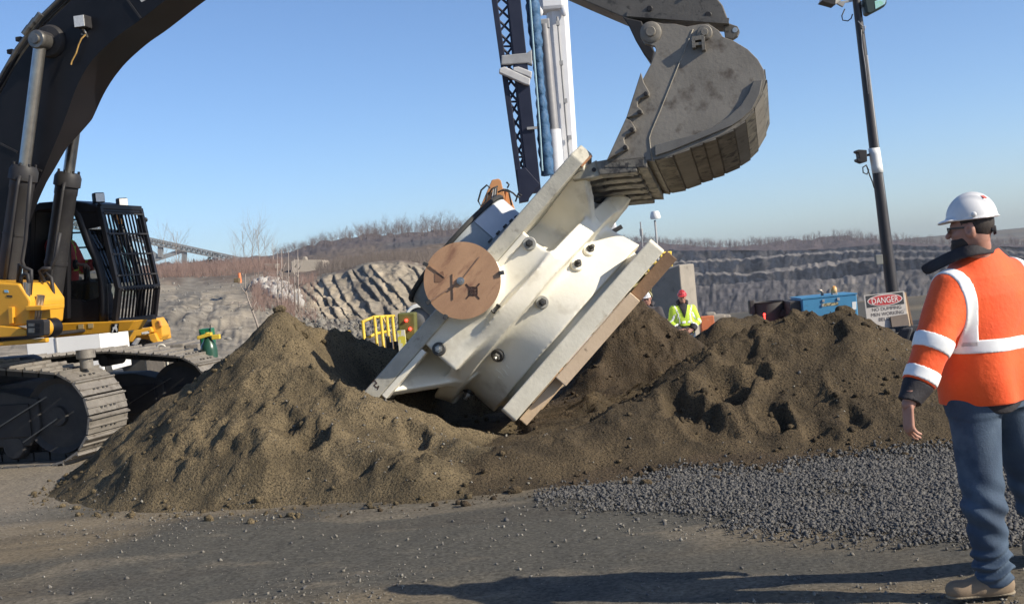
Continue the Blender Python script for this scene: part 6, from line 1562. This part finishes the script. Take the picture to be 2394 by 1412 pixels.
obj('platform_leg', MB().bar(Q(1535, 652, YP + .6), Vector((Q(1535, 652, YP).x, YP + .6, -1.2)), .12, .12, ey), RAILY, r2)
# far lamp and aerial
YS = 55.0
sl = empty('street_lamp', Q(1545, 760, YS), 'thin far lamp post with a white shade above the casting timbers', 'street lamp')
obj('lamp_pole', MB().tube(Q(1531, 515, YS), Vector((Q(1531, 515, YS).x, YS, -3)), .045, n=8), CRG, sl, smooth=True)
obj('lamp_shade', MB().lathe([(.001, .26), (.16, .24), (.20, .16), (.24, -.02), (.21, -.10), (.001, -.06)], Q(1532, 507, YS), n=16), WHITEP, sl, auto=40)
o = obj('aerial_mast', MB().tube(Q(1497, 519, YS), Vector((Q(1497, 519, YS).x, YS, -3)), .03, n=6).tube(Q(1498.5, 535, YS), Q(1500, 552, YS), .07, n=6), CRG); tag(o, 'thin grey aerial mast left of the far lamp post', 'mast')
# orange barriers and stacked lumber behind the men
YB = 29.5
zB = float(ground_z(np.array([4.5]), np.array([YB]))[0])
BO = pmat('faded_orange_plastic', (.58, .17, .06), (.46, .13, .05), 3, .6, c3=(.40, .28, .18), scale3=5, lo3=.6, hi3=.72)
for k, (x0, x1, yt, lab) in enumerate(((1636, 1668, 740, 'faded orange water barrier just right of the lime-jacketed man'), (1671, 1712, 753, 'lower orange water barrier behind the dark dirt mounds'), (1540, 1574, 748, 'pale orange barrier between the two men in hard hats'))):
    a, b = Q(x0, yt, YB), Q(x1, yt, YB); w_ = (b.x - a.x) / 2
    m = BO if k < 2 else pmat('bleached_plastic', (.52, .36, .25), (.46, .27, .15), 3, .7)
    pr = [(-.24, zB), (-.24, zB + .2), (-.10, zB + .45), (-.08, a.z), (.08, a.z), (.10, zB + .45), (.24, zB + .2), (.24, zB)]
    o = obj('water_barrier', MB().prism([Vector((a.x, YB + y_, z_)) for y_, z_ in pr], Vector((w_ * 2, 0, 0))), m, bevel=.02); tag(o, lab, 'barrier', 'plastic barriers behind the dirt')
for k, (px, py, s, lab) in enumerate(((1660, 737, .13, 'grey rubble lump on top of the orange barrier'), (1678, 742, .17, 'pale squared rubble block right of the other lumps'), (1694, 743, .14, 'small rubble lump at the right end above the barriers'))):
    q = Q(px, py, YB + .6); b_ = MB().box((q.x, q.y, (q.z + zB) / 2), s, s, (q.z - zB) / 2 + .08)
    o = obj('rubble_block', b_, CONC2, bevel=.05); tag(o, lab, 'rubble block', 'rubble blocks behind the barriers')
# round steel bin
YK = 23.0
ba, bb = Q(1764, 712, YK), Q(1842, 712, YK); br_ = (bb.x - ba.x) / 2; bz = float(ground_z(np.array([ba.x]), np.array([YK]))[0])
o = empty('steel_bin', ((ba.x + bb.x) / 2, YK + br_, bz), 'round dark open steel bin left of the blue generator', 'bin')
DKB = pmat('brown_black_steel', (.055, .048, .045), (.04, .035, .034), 4, .7)
obj('bin_shell', MB().lathe([(br_, bz), (br_, ba.z), (br_ + .025, ba.z + .02), (br_ - .02, ba.z + .02), (br_ - .03, ba.z - .05), (br_ - .03, bz + .1)], ((ba.x + bb.x) / 2, YK + br_, 0), n=40), DKB, o, auto=40)
obj('bin_bracket', MB().box(Q(1757, 718, YK + .2), .05, .08, .13), DKB, o, bevel=.02); obj('bin_ear', MB().prism([Q(x, y, YK - .02) for x, y in [(1822, 738), (1828, 724), (1840, 722), (1842, 742)]], ey * .06), BLKD, o)
o2 = obj('reflector_lamp', MB().sphere(Q(1787, 735, YK - .35), .022, n=8).tube(Q(1787, 736, YK - .33), Vector((Q(1787, 735, YK).x, YK - .33, bz)), .012, n=6), [REDL], smooth=True)
o2.data.materials.clear(); o2.data.materials.append(REDL); tag(o2, 'small glowing red lamp in front of the round steel bin', 'lamp')
# blue generator
YE = 22.5
GB = pmat('generator_blue', (.06, .24, .42), (.05, .20, .36), 3, .45, c3=(.04, .10, .15), scale3=5, lo3=.62, hi3=.75)
gz2 = float(ground_z(np.array([5.2]), np.array([YE]))[0])
ge = empty('generator', (Q(1925, 740, YE).x, YE + .4, gz2), 'blue diesel generator with an amber beacon and bent exhaust pipe', 'generator')
a, b, c = Q(1846, 698, YE + .5), Q(1874, 701, YE), Q(2003, 690, YE)
zt = Q(1876, 700, YE).z; zt2 = Q(2003, 694, YE).z
body_ = MB().box(((b.x + c.x) / 2, YE + .45, (zt + gz2 + .25) / 2), (c.x - b.x) / 2, .45, (zt - gz2 - .25) / 2)
gbo = obj('generator_housing', body_, GB, ge, bevel=.02)
obj('end_panel', MB().box((b.x - .10, YE + .5, (zt + gz2 + .25) / 2), .10, .40, (zt - gz2 - .3) / 2), DKB, ge, bevel=.01)
obj('top_lid', MB().box(((b.x + c.x) / 2, YE + .45, zt + .012), (c.x - b.x) / 2 + .01, .46, .012), GB, ge)
obj('name_plate', MB().prism([Q(x, y, YE - .004) for x, y in [(1921, 710), (1960, 706), (1960, 713), (1921, 717)]], ey * .003), pmat('plate_print', (.42, .36, .20), (.10, .09, .06), 22, .5, lo=.46, hi=.54), gbo)
obj('data_label', MB().prism([Q(x, y, YE - .004) for x, y in [(1992, 706), (2002, 705), (2002, 723), (1993, 724)]], ey * .003), WHITEP, gbo)
obj('door_latch', MB().box(Q(1925, 703, YE - .01), .02, .01, .024).box(Q(1960, 699, YE - .01), .022, .01, .024).box(Q(1923, 714, YE - .01), .016, .01, .022), CRG, gbo)
obj('exhaust_pipe', MB().poly([Q(1923, 700, YE + .3), Q(1922, 684, YE + .3), Q(1920, 680, YE + .28), Q(1912, 679, YE + .25)], .028, 10), pmat('exhaust_steel', (.45, .36, .28), (.3, .24, .2), 20, .4, metal=.5), ge, smooth=True)
bc = Q(1950, 682, YE + .2)
obj('beacon_base', MB().box(bc - UZ * .08, .05, .05, .06), CRG, ge, bevel=.01)
obj('beacon_lens', MB().lathe([(.001, .10), (.035, .09), (.055, .05), (.055, -.03), (.001, -.035)], bc + UZ * .01, n=16), pmat('amber_beacon', (.60, .25, .05), (.75, .52, .25), 18, .25), ge, smooth=True)
obj('beacon_foot', MB().prism([bc + Vector((-.14, 0, -.13)), bc + Vector((.06, 0, -.13)), bc + Vector((0, 0, -.05))], ey * .03), DKB, ge)
obj('filler_cap', MB().tube(Q(1972, 699, YE + .2), Q(1972, 694, YE + .2), .04, n=12), BLKRUB, ge)
obj('generator_skid', MB().box(((b.x + c.x) / 2, YE + .45, gz2 + .12), (c.x - b.x) / 2 + .05, .42, .13), DKB, ge)
# warning sign and the big tyre under it
YQ = 15.6
so = Q(2072, 728, YQ); sX = Vector((math.cos(R(4)), math.sin(R(4)), .012)).normalized(); sZ = Vector((-.012, .10, 1)).normalized(); sY = sX.cross(sZ) * -1; sN = -(sZ.cross(sX))
if sN.y > 0: sN = -sN
k_ = YQ / FPX
def SP(u, v, d=0.0): return so + sX * (u * k_) + sZ * (v * k_) + sN * d
sg = empty('warning_sign', so - UZ * .3, 'danger sign board reading no dumping men working below, propped on a big tyre', 'sign')
sbd = obj('sign_board', MB().prism([SP(-48.5, -38), SP(48.5, -38), SP(48.5, 43), SP(-48.5, 43)], sN * -.012), pmat('sign_white', (.47, .44, .41), (.40, .37, .34), 4, .5, c3=(.26, .22, .19), scale3=9, lo3=.62, hi3=.72), sg)
obj('sign_header', MB().prism([SP(-45, 13, .003), SP(45, 13, .003), SP(45, 41, .003), SP(-45, 41, .003)], sN * -.002), pmat('sign_black', (.02, .02, .022), None, rough=.5), sbd)
def disc(rx, ry, cu, cv_, d): return [SP(cu + rx * math.cos(t), cv_ + ry * math.sin(t), d) for t in np.linspace(0, 2 * math.pi, 48, endpoint=False)]
WSG = pmat('sign_letter_white', (.66, .63, .60), None, rough=.5); BSG = pmat('sign_letter_black', (.05, .04, .045), None, rough=.6)
obj('sign_oval_rim', MB().prism(disc(42, 13.2, 0, 27, .005), sN * -.002), WSG, sbd)
obj('sign_oval', MB().prism(disc(40, 11.8, 0, 27, .007), sN * -.002), pmat('sign_red', (.42, .03, .035), (.36, .03, .03), 9, .5), sbd)
def text(s, u, v, hpx, wpx, m, d, par):
    cu = bpy.data.curves.new('lettering', 'FONT'); cu.body = s; cu.align_x = 'CENTER'; cu.align_y = 'CENTER'; cu.size = 1; cu.extrude = .0; cu.resolution_u = 4
    to = bpy.data.objects.new('tmp', cu); COL.objects.link(to); bpy.context.view_layer.update()
    dg = bpy.context.evaluated_depsgraph_get(); me = to.evaluated_get(dg).to_mesh()
    vs0 = np.array([v_.co[:] for v_ in me.vertices]); fs = [tuple(p.vertices) for p in me.polygons]
    to.evaluated_get(dg).to_mesh_clear(); bpy.data.objects.remove(to); bpy.data.curves.remove(cu)
    w0 = vs0[:, 0].max() - vs0[:, 0].min(); h0 = vs0[:, 1].max() - vs0[:, 1].min(); c0 = (vs0.max(0) + vs0.min(0)) / 2
    mb = MB(); mb.add([SP(u + (p[0] - c0[0]) / w0 * wpx, v + (p[1] - c0[1]) / h0 * hpx, d) for p in vs0], fs)
    return obj('lettering', mb, m, par)
text('DANGER', 0, 27, 14, 64, WSG, .0095, sbd)
text('NO DUMPING', 2, 7, 8, 70, BSG, .004, sbd); text('MEN WORKING', 2, -5, 8, 78, BSG, .004, sbd); text('BELOW', 0, -17, 8, 40, BSG, .004, sbd)
o = obj('plywood_offcut', MB().prism([SP(6, -38, .05), SP(48, -38, .05), SP(47, -11, .035), SP(6, -13, .035)], sN * -.02), pmat('grey_brown_ply', (.16, .125, .10), (.12, .095, .08), 6, .8)); tag(o, 'brown plywood offcut leaning on the lower right of the danger sign', 'plywood')
for u0, u1, nm in ((50, 53, 'near'), (56, 62, 'far')):
    o = obj('wooden_stake', MB().bar(SP(u0, 40, -.03 if nm == 'near' else -.08), SP(u1, -40, -.03 if nm == 'near' else -.06), .022, .022, sN), TIMBER2 if nm == 'far' else TIMBER)
    tag(o, 'thin pale wooden stake right at the edge of the danger sign' if nm == 'near' else 'thin dark leaning stake beyond the danger sign edge', 'stake', 'stakes by the danger sign')
tc = Q(2140, 797, YQ + .45); tr_ = .62; ztop = Q(2085, 766, YQ).z; zt0 = float(ground_z(np.array([tc.x]), np.array([tc.y]))[0])
tg = empty('giant_tyre', (tc.x, tc.y, zt0), 'big dark tyre lying flat under the danger sign', 'tyre')
hh_ = ztop - zt0
obj('tyre_carcass', MB().lathe([(.28, zt0 + .04), (.36, zt0), (tr_ - .08, zt0), (tr_, zt0 + .08), (tr_, ztop - .09), (tr_ - .09, ztop), (.36, ztop), (.28, ztop - .05), (.26, (ztop + zt0) / 2), (.28, zt0 + .04)], (tc.x, tc.y, 0), n=56), pmat('dusty_rubber', (.035, .036, .042), (.055, .055, .06), 5, .8, bump=.008, bscale=10), tg, auto=45)
mb = MB()
for k in range(18):
    t = 2 * math.pi * k / 18; n_ = Vector((math.cos(t), math.sin(t), 0)); s_ = Vector((-math.sin(t), math.cos(t), 0)); d_ = (UZ + s_ * .35).normalized()
    for z0, z1 in ((ztop - hh_ * .48, ztop - .0),):
        mb.box(Vector((tc.x, tc.y, (z0 + z1) / 2)) + n_ * (tr_ + .015), .075, .05, (z1 - z0) / 2, s_, n_, d_)
obj('tread_lugs', mb, pmat('lug_rubber', (.04, .041, .048), (.065, .065, .07), 6, .8, bump=.01, bscale=9), tg, bevel=.03)
# tall light pole
YM = 18.2
pole = empty('light_pole', (Q(2097, 780, YM).x, YM, float(ground_z(np.array([5.6]), np.array([YM]))[0])), 'tall dark light pole with floodlights and a white band behind the danger sign', 'light pole')
pz = float(ground_z(np.array([5.6]), np.array([YM]))[0])
pts = [(2102, 850), (2086, 680), (2060, 470), (2042, 330), (2018, 130), (2002, 0), (1992, -90)]
POLE = pmat('dark_pole_timber', (.030, .025, .027), (.02, .017, .019), 3, .45, bump=.002, bscale=20, spec=.6)
obj('pole_shaft', MB().poly([Q(x, y, YM) for x, y in pts], [.098, .092, .080, .074, .064, .058, .054], 20), POLE, pole, smooth=True)
obj('conduit', MB().poly([Q(x + 9.5 - i * .3, y, YM - .05) for i, (x, y) in enumerate(pts[:5])], .016, 8), CRG, pole, smooth=True)
obj('cable', MB().poly([Q(x, y, YM - .08) for x, y in [(2006, 50), (2016, 62), (2023, 62), (2019, 80), (2014, 70), (2016, 110), (2022, 150), (2030, 220)]], .008, 6), CRG, pole, smooth=True)
pn = MB()
rows = []
for i in range(9):
    t = R(-100 + 200 * i / 8 - 80); 
    rows.append([Q(2043 + (2052 - 2043) * u, 347 + 58 * u, YM) + Vector((math.cos(t) * .082, math.sin(t) * .082, 0)) for u in (0, .25, .5, .75, 1)])
wp = obj('white_band', MB().sheet(rows), WHITEP, pole, smooth=True); sm = wp.modifiers.new('thick', 'SOLIDIFY'); sm.thickness = .006; sm.offset = 0
obj('band_flange', MB().prism([Q(2049, 347, YM - .04), Q(2054, 349, YM - .04), Q(2062, 380, YM - .04), Q(2061, 405, YM - .04), Q(2055, 405, YM - .04)], ey * .04), WHITEP, pole)
obj('camera_box', MB().prism([Q(x, y, YM - .12) for x, y in [(2002, 352), (2008, 350), (2027, 351), (2028, 378), (2016, 382), (2004, 377), (2003, 372), (2009, 370), (2007, 358), (2002, 357)]], ey * .16), BLKD, pole, bevel=.01)
obj('camera_arm', MB().bar(Q(2024, 364, YM), Q(2044, 360, YM), .035, .035), BLKD, pole)
obj('cable', MB().poly([Q(x, y, YM - .05) for x, y in [(2026, 386), (2017, 392), (2018, 404), (2027, 408), (2031, 398), (2026, 388), (2034, 412), (2040, 426), (2044, 440)]], .010, 6), BLKD, pole, smooth=True)
obj('junction_box', MB().box(Q(2054, 607, YM - .10), .05, .05, .07), pmat('grey_box', (.22, .22, .20), (.17, .17, .15), 8, .6), pole, bevel=.006)
def flood(pts, back, m, m2, nm):
    f_ = obj('floodlight', MB().prism([Q(x, y, YM - .15) for x, y in pts], ey * .22), m, pole, bevel=.02); return f_
f1 = flood([(1921, 3), (1928, -14), (1966, -10), (1970, -2), (1953, 12)], 0, pmat('white_flood_shell', (.62, .60, .55), (.5, .48, .44), 8, .5), None, '')
obj('flood_visor', MB().prism([Q(x, y, YM - .16) for x, y in [(1921, 3), (1930, -6), (1954, -4), (1953, 12)]], ey * .24), BLKD, f1)
obj('flood_arm', MB().bar(Q(1962, 8, YM), Q(1998, 1, YM), .03, .03).bar(Q(1958, 6, YM - .05), Q(1972, 14, YM - .05), .06, .05), CRG, f1)
obj('cable', MB().poly([Q(x, y, YM) for x, y in [(1975, 22), (1968, 38), (1970, 48), (1982, 50), (1990, 44), (1993, 34)]], .009, 6), BLKD, f1, smooth=True)
f2 = flood([(2020, -4), (2072, -10), (2074, 8), (2068, 16), (2034, 34), (2027, 31)], 0, pmat('dark_flood_shell', (.02, .035, .03), None, rough=.4), None, '')
obj('flood_glass', MB().prism([Q(x, y, YM - .156) for x, y in [(2045, 4), (2066, -6), (2071, 2), (2069, 10), (2047, 22)]], ey * .004), pmat('greenish_lens', (.30, .62, .42), (.45, .66, .80), 16, .15), f2)
obj('flood_arm', MB().bar(Q(2010, 16, YM), Q(2030, 12, YM), .04, .04), CRG, f2)
# ------------------------------------------------------------------ bare trees, brush, air
BARK = pmat('bare_twigs', (.20, .165, .155), (.15, .125, .12), 1.5, .9, spec=.1)
BARK2 = pmat('reddish_brush', (.36, .25, .20), (.27, .18, .15), .6, .9, spec=.1)
PALEB = pmat('pale_bark', (.36, .31, .27), (.27, .23, .2), 3, .85, spec=.1)
def bare_tree(seed, H=9.0, depth=4, spread=.55, trunk=.13, lean=.0, nb=5, r0=None):
    """crooked trunk, forking limbs and fine twigs: three-sided tapered tubes"""
    rr = random.Random(seed); V = []; Fc = []
    def seg(p, q, r1, r2):
        d = (q - p).normalized(); a = d.orthogonal().normalized(); b = d.cross(a); n = len(V)
        for c, r in ((p, r1), (q, r2)):
            for k in range(3): t = 2.094 * k; V.append(c + (a * math.cos(t) + b * math.sin(t)) * r)
        for k in range(3): Fc.append((n + k, n + (k + 1) % 3, n + 3 + (k + 1) % 3, n + 3 + k))
    def grow_(p, d, L, r, lv):
        n = 3 if lv == 0 else 2; q = p; rad = r
        for i in range(n):
            d = (d + Vector((rr.gauss(0, .10), rr.gauss(0, .10), rr.gauss(0.05, .06)))).normalized()
            e = q + d * (L / n); r2 = rad * (.80 if lv == 0 else .72); seg(q, e, rad, r2)
            if lv < depth:
                for _ in range(nb if lv > 0 else (2 if i == 0 else nb)):
                    if rr.random() < (.75 if lv == 0 else .62):
                        s = rr.random(); b0 = q.lerp(e, s); az = rr.random() * 6.283; up = .55 + .5 * rr.random()
                        nd = (d * up + Vector((math.cos(az), math.sin(az), .15)) * spread * (1 + .4 * rr.random())).normalized()
                        grow_(b0, nd, L * (.42 + .25 * rr.random()), max(r2 * .5, .008 * H / 9), lv + 1)
            q = e; rad = r2
    grow_(Vector((0, 0, -.3)), Vector((lean, 0, 1)).normalized(), H * .72, trunk, 0)
    return np.array(V), np.array(Fc)
PROT = [bare_tree(s, 9, 3, .55, .12, nb=4) for s in range(5)]
def copies(prot, pos, sc):
    VV = []; FF = []; n = 0
    for (x, y, z), s in zip(pos, sc):
        V, Fq = prot[int(rng.integers(len(prot)))]; t = rng.random() * 6.283; c, si = math.cos(t), math.sin(t)
        W_ = np.stack([V[:, 0] * c - V[:, 1] * si, V[:, 0] * si + V[:, 1] * c, V[:, 2] * (.85 + .3 * rng.random())], 1) * s + np.array([x, y, z])
        VV.append(W_); FF.append(Fq + n); n += len(V)
    return np.concatenate(VV), np.concatenate(FF)
# wood on the left hill and on the skyline beyond the pit
pos = []; sc = []
for _ in range(420):
    px = rng.uniform(640, 1200); d = rng.uniform(330, 470); q = HILL(px, d); pos.append(q[:]); sc.append((.55 + .45 * rng.random()) * float(np.interp(px, [640, 700, 860, 1060], [.36, .45, .55, .62])))
o = obj('woodland', copies(PROT, pos, sc), BARK); tag(o, 'grey leafless woodland covering the hill behind the casting', 'wood', kind='stuff')
cW, xW, yW, zW, dW = WALL
r0 = int(np.argmin(abs(dW - 840)))
pos = []; sc = []
for _ in range(1500):
    j = int(rng.integers(len(cW))); i = int(np.clip(np.searchsorted(dW, rng.uniform(690, 870)), 0, len(dW) - 1)); pos.append((xW[i, j] + rng.uniform(-2, 2), yW[i, j], zW[i, j])); sc.append(.28 + .36 * rng.random())
PROT2 = [bare_tree(s + 20, 10, 2, .6, .22, nb=5) for s in range(4)]
o = obj('woodland', copies(PROT2, pos, sc), pmat('far_twigs', (.17, .135, .13), (.13, .105, .10), .4, .9)); tag(o, 'brown leafless woodland along the skyline above the quarry benches', 'wood', kind='stuff')
# trees one can tell apart: shared meshes, copied objects
def tree_proto(seed, H, m, **k):
    V, Fq = bare_tree(seed, H, **k); me = bpy.data.meshes.new('bare_tree'); npmesh(me, V, Fq); me.update(); me.materials.append(m); return me
TM = [tree_proto(40 + i, 10, BARK, depth=3, spread=.5, trunk=.16, nb=5) for i in range(4)]
TP = [tree_proto(60 + i, 10, PALEB, depth=2, spread=.42, trunk=.075, nb=5) for i in range(3)]
def plant(me, loc_, s, label, group, name='bare_tree', rz=None):
    o = bpy.data.objects.new(name, me); COL.objects.link(o); o.location = loc_; o.scale = (s, s, s); o.rotation_euler = (0, 0, rng.random() * 6.28 if rz is None else rz); return tag(o, label, 'tree', group)
for i, (px, d, s) in enumerate([(762, 440, .75), (806, 445, .85), (838, 448, .95), (862, 440, 1.1), (905, 446, 1.15), (922, 440, 1.2), (958, 444, 1.0), (985, 440, 1.15), (1010, 445, 1.0), (1032, 440, 1.2), (1052, 444, 1.1), (876, 446, 1.0), (940, 448, 1.1), (1000, 448, 1.2)]):
    plant(TM[i % 4], HILL(px, d), s * .58, 'leafless tree rising from the wooded hilltop left of the casting', 'skyline trees on the left hill')
for i, (px, d, s) in enumerate([(548, 120, .42), (572, 124, .60), (592, 118, .62), (606, 122, .66), (622, 126, .55), (640, 120, .40), (392, 128, .62), (412, 130, .7), (420, 126, .52)]):
    plant(TP[i % 3], HILL(px, d), s * .85, 'pale slender leafless tree in the cluster on the ridge beside the conveyor' if i < 6 else 'faint leafless tree under the conveyor right of the cab', 'pale trees on the ridge' if i < 6 else 'faint trees under the conveyor')
for i, (px, y) in enumerate([(1570, 572), (1605, 570), (1480, 566), (1700, 572)]):
    pass
# dark conifers under the conveyor
EVG = pmat('dark_needles', (.035, .045, .035), (.02, .028, .022), 2, .9)
def conifer(seed, H):
    rr = random.Random(seed); V = []; Fc = []
    for k in range(420):
        t = rr.random() ** .8; z = H * (.08 + .92 * t); r = (1 - t) * H * .26 * (.4 + .6 * rr.random()); a = rr.random() * 6.283; c = Vector((math.cos(a) * r, math.sin(a) * r, z))
        s = H * .045 * (1.2 - .6 * t); d = Vector((math.cos(a), math.sin(a), -.35)).normalized(); w_ = Vector((-math.sin(a), math.cos(a), rr.gauss(0, .4))).normalized(); n = len(V)
        V += [c - d * s * 1.6, c + w_ * s * .6, c + d * s * 1.6, c - w_ * s * .6]; Fc.append((n, n + 1, n + 2, n + 3))
    return np.array([tuple(v_) for v_ in V]), np.array(Fc)
cm = bpy.data.meshes.new('conifer'); Vc, Fc_ = conifer(3, 6); npmesh(cm, Vc, Fc_); cm.update(); cm.materials.append(EVG)
for px, d, s, lab in ((448, 170, .24, 'small dark evergreen left of the conveyor leg'), (456, 172, .30, 'dark evergreen next to the conveyor leg'), (478, 168, .26, 'dark evergreen halfway between the conveyor legs'), (492, 172, .42, 'tallest dark evergreen under the conveyor'), (500, 170, .30, 'small dark evergreen right of the tallest one')):
    q = HILL(px, d); o = bpy.data.objects.new('evergreen_tree', cm); COL.objects.link(o); o.location = q; o.scale = (s,) * 3; tag(o, lab, 'tree', 'evergreens under the conveyor')
# brush on the slopes: thin stems nobody could count
def brush(n, pxr, dr, hr, m, label, dens=None):
    VV = []; FF = []; k = 0
    while k < n:
        px = rng.uniform(*pxr); d = rng.uniform(*dr); 
        if dens is not None and rng.random() > dens(px, d): continue
        q = np.array(HILL(px, d)[:]); h_ = rng.uniform(*hr); w0 = h_ * .006 + .004
        for _ in range(4):
            l_ = rng.normal(0, .28, 3); l_[2] = 1; e = q + l_ * h_ * (.6 + .4 * rng.random()); s = np.array([w0, 0, 0]); t = np.array([0, w0, 0]); j = len(VV)
            VV += [q - s, q + s, e + s * .3, e - s * .3]; FF.append((j, j + 1, j + 2, j + 3))
            m2 = q + l_ * h_ * .5; e2 = m2 + (l_ + rng.normal(0, .5, 3)) * h_ * .35; j = len(VV); VV += [m2 - s * .7, m2 + s * .7, e2 + s * .2, e2 - s * .2]; FF.append((j, j + 1, j + 2, j + 3))
        k += 1
    o = obj('brush', (np.array(VV), np.array(FF)), m); tag(o, label, 'brush', kind='stuff')
brush(1700, (340, 660), (98, 135), (.3, 1.15), BARK2, 'reddish leafless brush along the ridge under the conveyor')
brush(420, (590, 740), (56, 84), (.3, .9), BARK2, 'reddish brush growing on the slope left of the rock slabs', lambda px, d: .3 + .7 * (fbm(px * .03, d * .1, 2, 7) > -.1))
brush(900, (740, 1010), (82, 120), (.4, 1.0), pmat('grey_brush', (.22, .18, .15), (.16, .13, .11), .6, .9), 'grey brown brush on top of the rock slabs')
# slender saplings in front of the slope
def sapling(pts, Y, r, twigs, label, m=PALEB, seed=1):
    rr = random.Random(seed); root = None; main = [P(x, y, Y) for x, y in pts]; mb = MB().poly(main, [r * (1 - .75 * i / (len(main) - 1)) for i in range(len(main))], 6)
    for (x0, y0, x1, y1) in twigs: mb.poly([P(x0, y0, Y), P((x0 + x1) / 2 + rr.gauss(0, 2), (y0 + y1) / 2 + 2, Y - .05), P(x1, y1, Y)], [r * .5, r * .35, r * .15], 5)
    o = obj('sapling', mb, m, smooth=True); return tag(o, label, 'sapling', 'bare saplings on the slope')
sapling([(606, 775), (598, 748), (588, 722), (578, 695), (573, 668), (574, 640)], 20, .022, [(578, 707, 545, 706), (545, 706, 528, 714), (574, 680, 586, 664), (576, 688, 560, 660), (590, 726, 600, 705), (560, 706, 556, 724)], 'pale crooked sapling with bare side twigs rising behind the left dirt pile')
for i, (px, y0, y1, Y, lab) in enumerate([(650, 745, 590, 60, 'leftmost of the thin pale stems before the rubble scree'), (660, 735, 583, 60, 'thin tall stem right of the leftmost one before the scree'), (676, 745, 586, 61, 'middle thin stem before the rubble scree'), (698, 730, 583, 60, 'tallest thin stem beside the concrete ruin'), (690, 725, 605, 61, 'shorter thin stem just left of the tallest one')]):
    sapling([(px, y0), (px - 1, (y0 + y1) / 2), (px - 2, y1)], Y, .05, [(px, y0 - 40 - 20 * k, px + (9 if k % 2 else -8), y0 - 62 - 20 * k) for k in range(4)], lab, seed=i)
# pale rubble scree and scattered rock at the slab foot
def scree(n, pxr, dr, smin_, smax_, m, label, f=None):
    pos = []; sz = []
    while len(pos) < n:
        px = rng.uniform(*pxr); d = rng.uniform(*dr)
        if f is not None and rng.random() > f(px, d): continue
        q = HILL(px, d); s = smin_ + (smax_ - smin_) * rng.random() ** 3; pos.append((q.x, q.y, q.z + s * .2)); sz.append(s)
    o = obj('rubble', stones(np.array(pos), np.array(sz), .7, True), m); tag(o, label, 'rubble', kind='stuff')
scree(420, (596, 700), (66, 80), .10, .5, pmat('pale_rubble', (.42, .40, .37), (.30, .28, .26), .8, .9), 'pale broken rubble spilled left of the rock slabs', lambda px, d: math.exp(-((px - 645 - (d - 72) * -6) / 30) ** 2))
scree(1500, (690, 1000), (46, 66), .03, .22, pmat('grey_rubble', (.22, .20, .17), (.13, .12, .10), .8, .9), 'grey rock rubble at the foot of the slabs')
scree(160, (380, 640), (44, 100), .03, .14, pmat('slope_stones', (.26, .24, .21), (.18, .17, .15), 1, .9), 'loose stones dotted over the grey haul slope')
# air
hb = MB().box((0, 420, 2), 1400, 640, 46)
hz_o = obj('haze', hb, bpy.data.materials.new('air'), world=False)
am = hz_o.data.materials[0]; am.use_nodes = True; t = am.node_tree; t.nodes.remove(t.nodes['Principled BSDF'])
pv = t.nodes.new('ShaderNodeVolumePrincipled'); pv.inputs['Color'].default_value = (.86, .90, .96, 1); pv.inputs['Density'].default_value = .0002; pv.inputs['Anisotropy'].default_value = .3
t.links.new(pv.outputs[0], t.nodes['Material Output'].inputs['Volume']); tag(hz_o, 'thin bluish winter haze over the quarry', 'haze', kind='stuff')
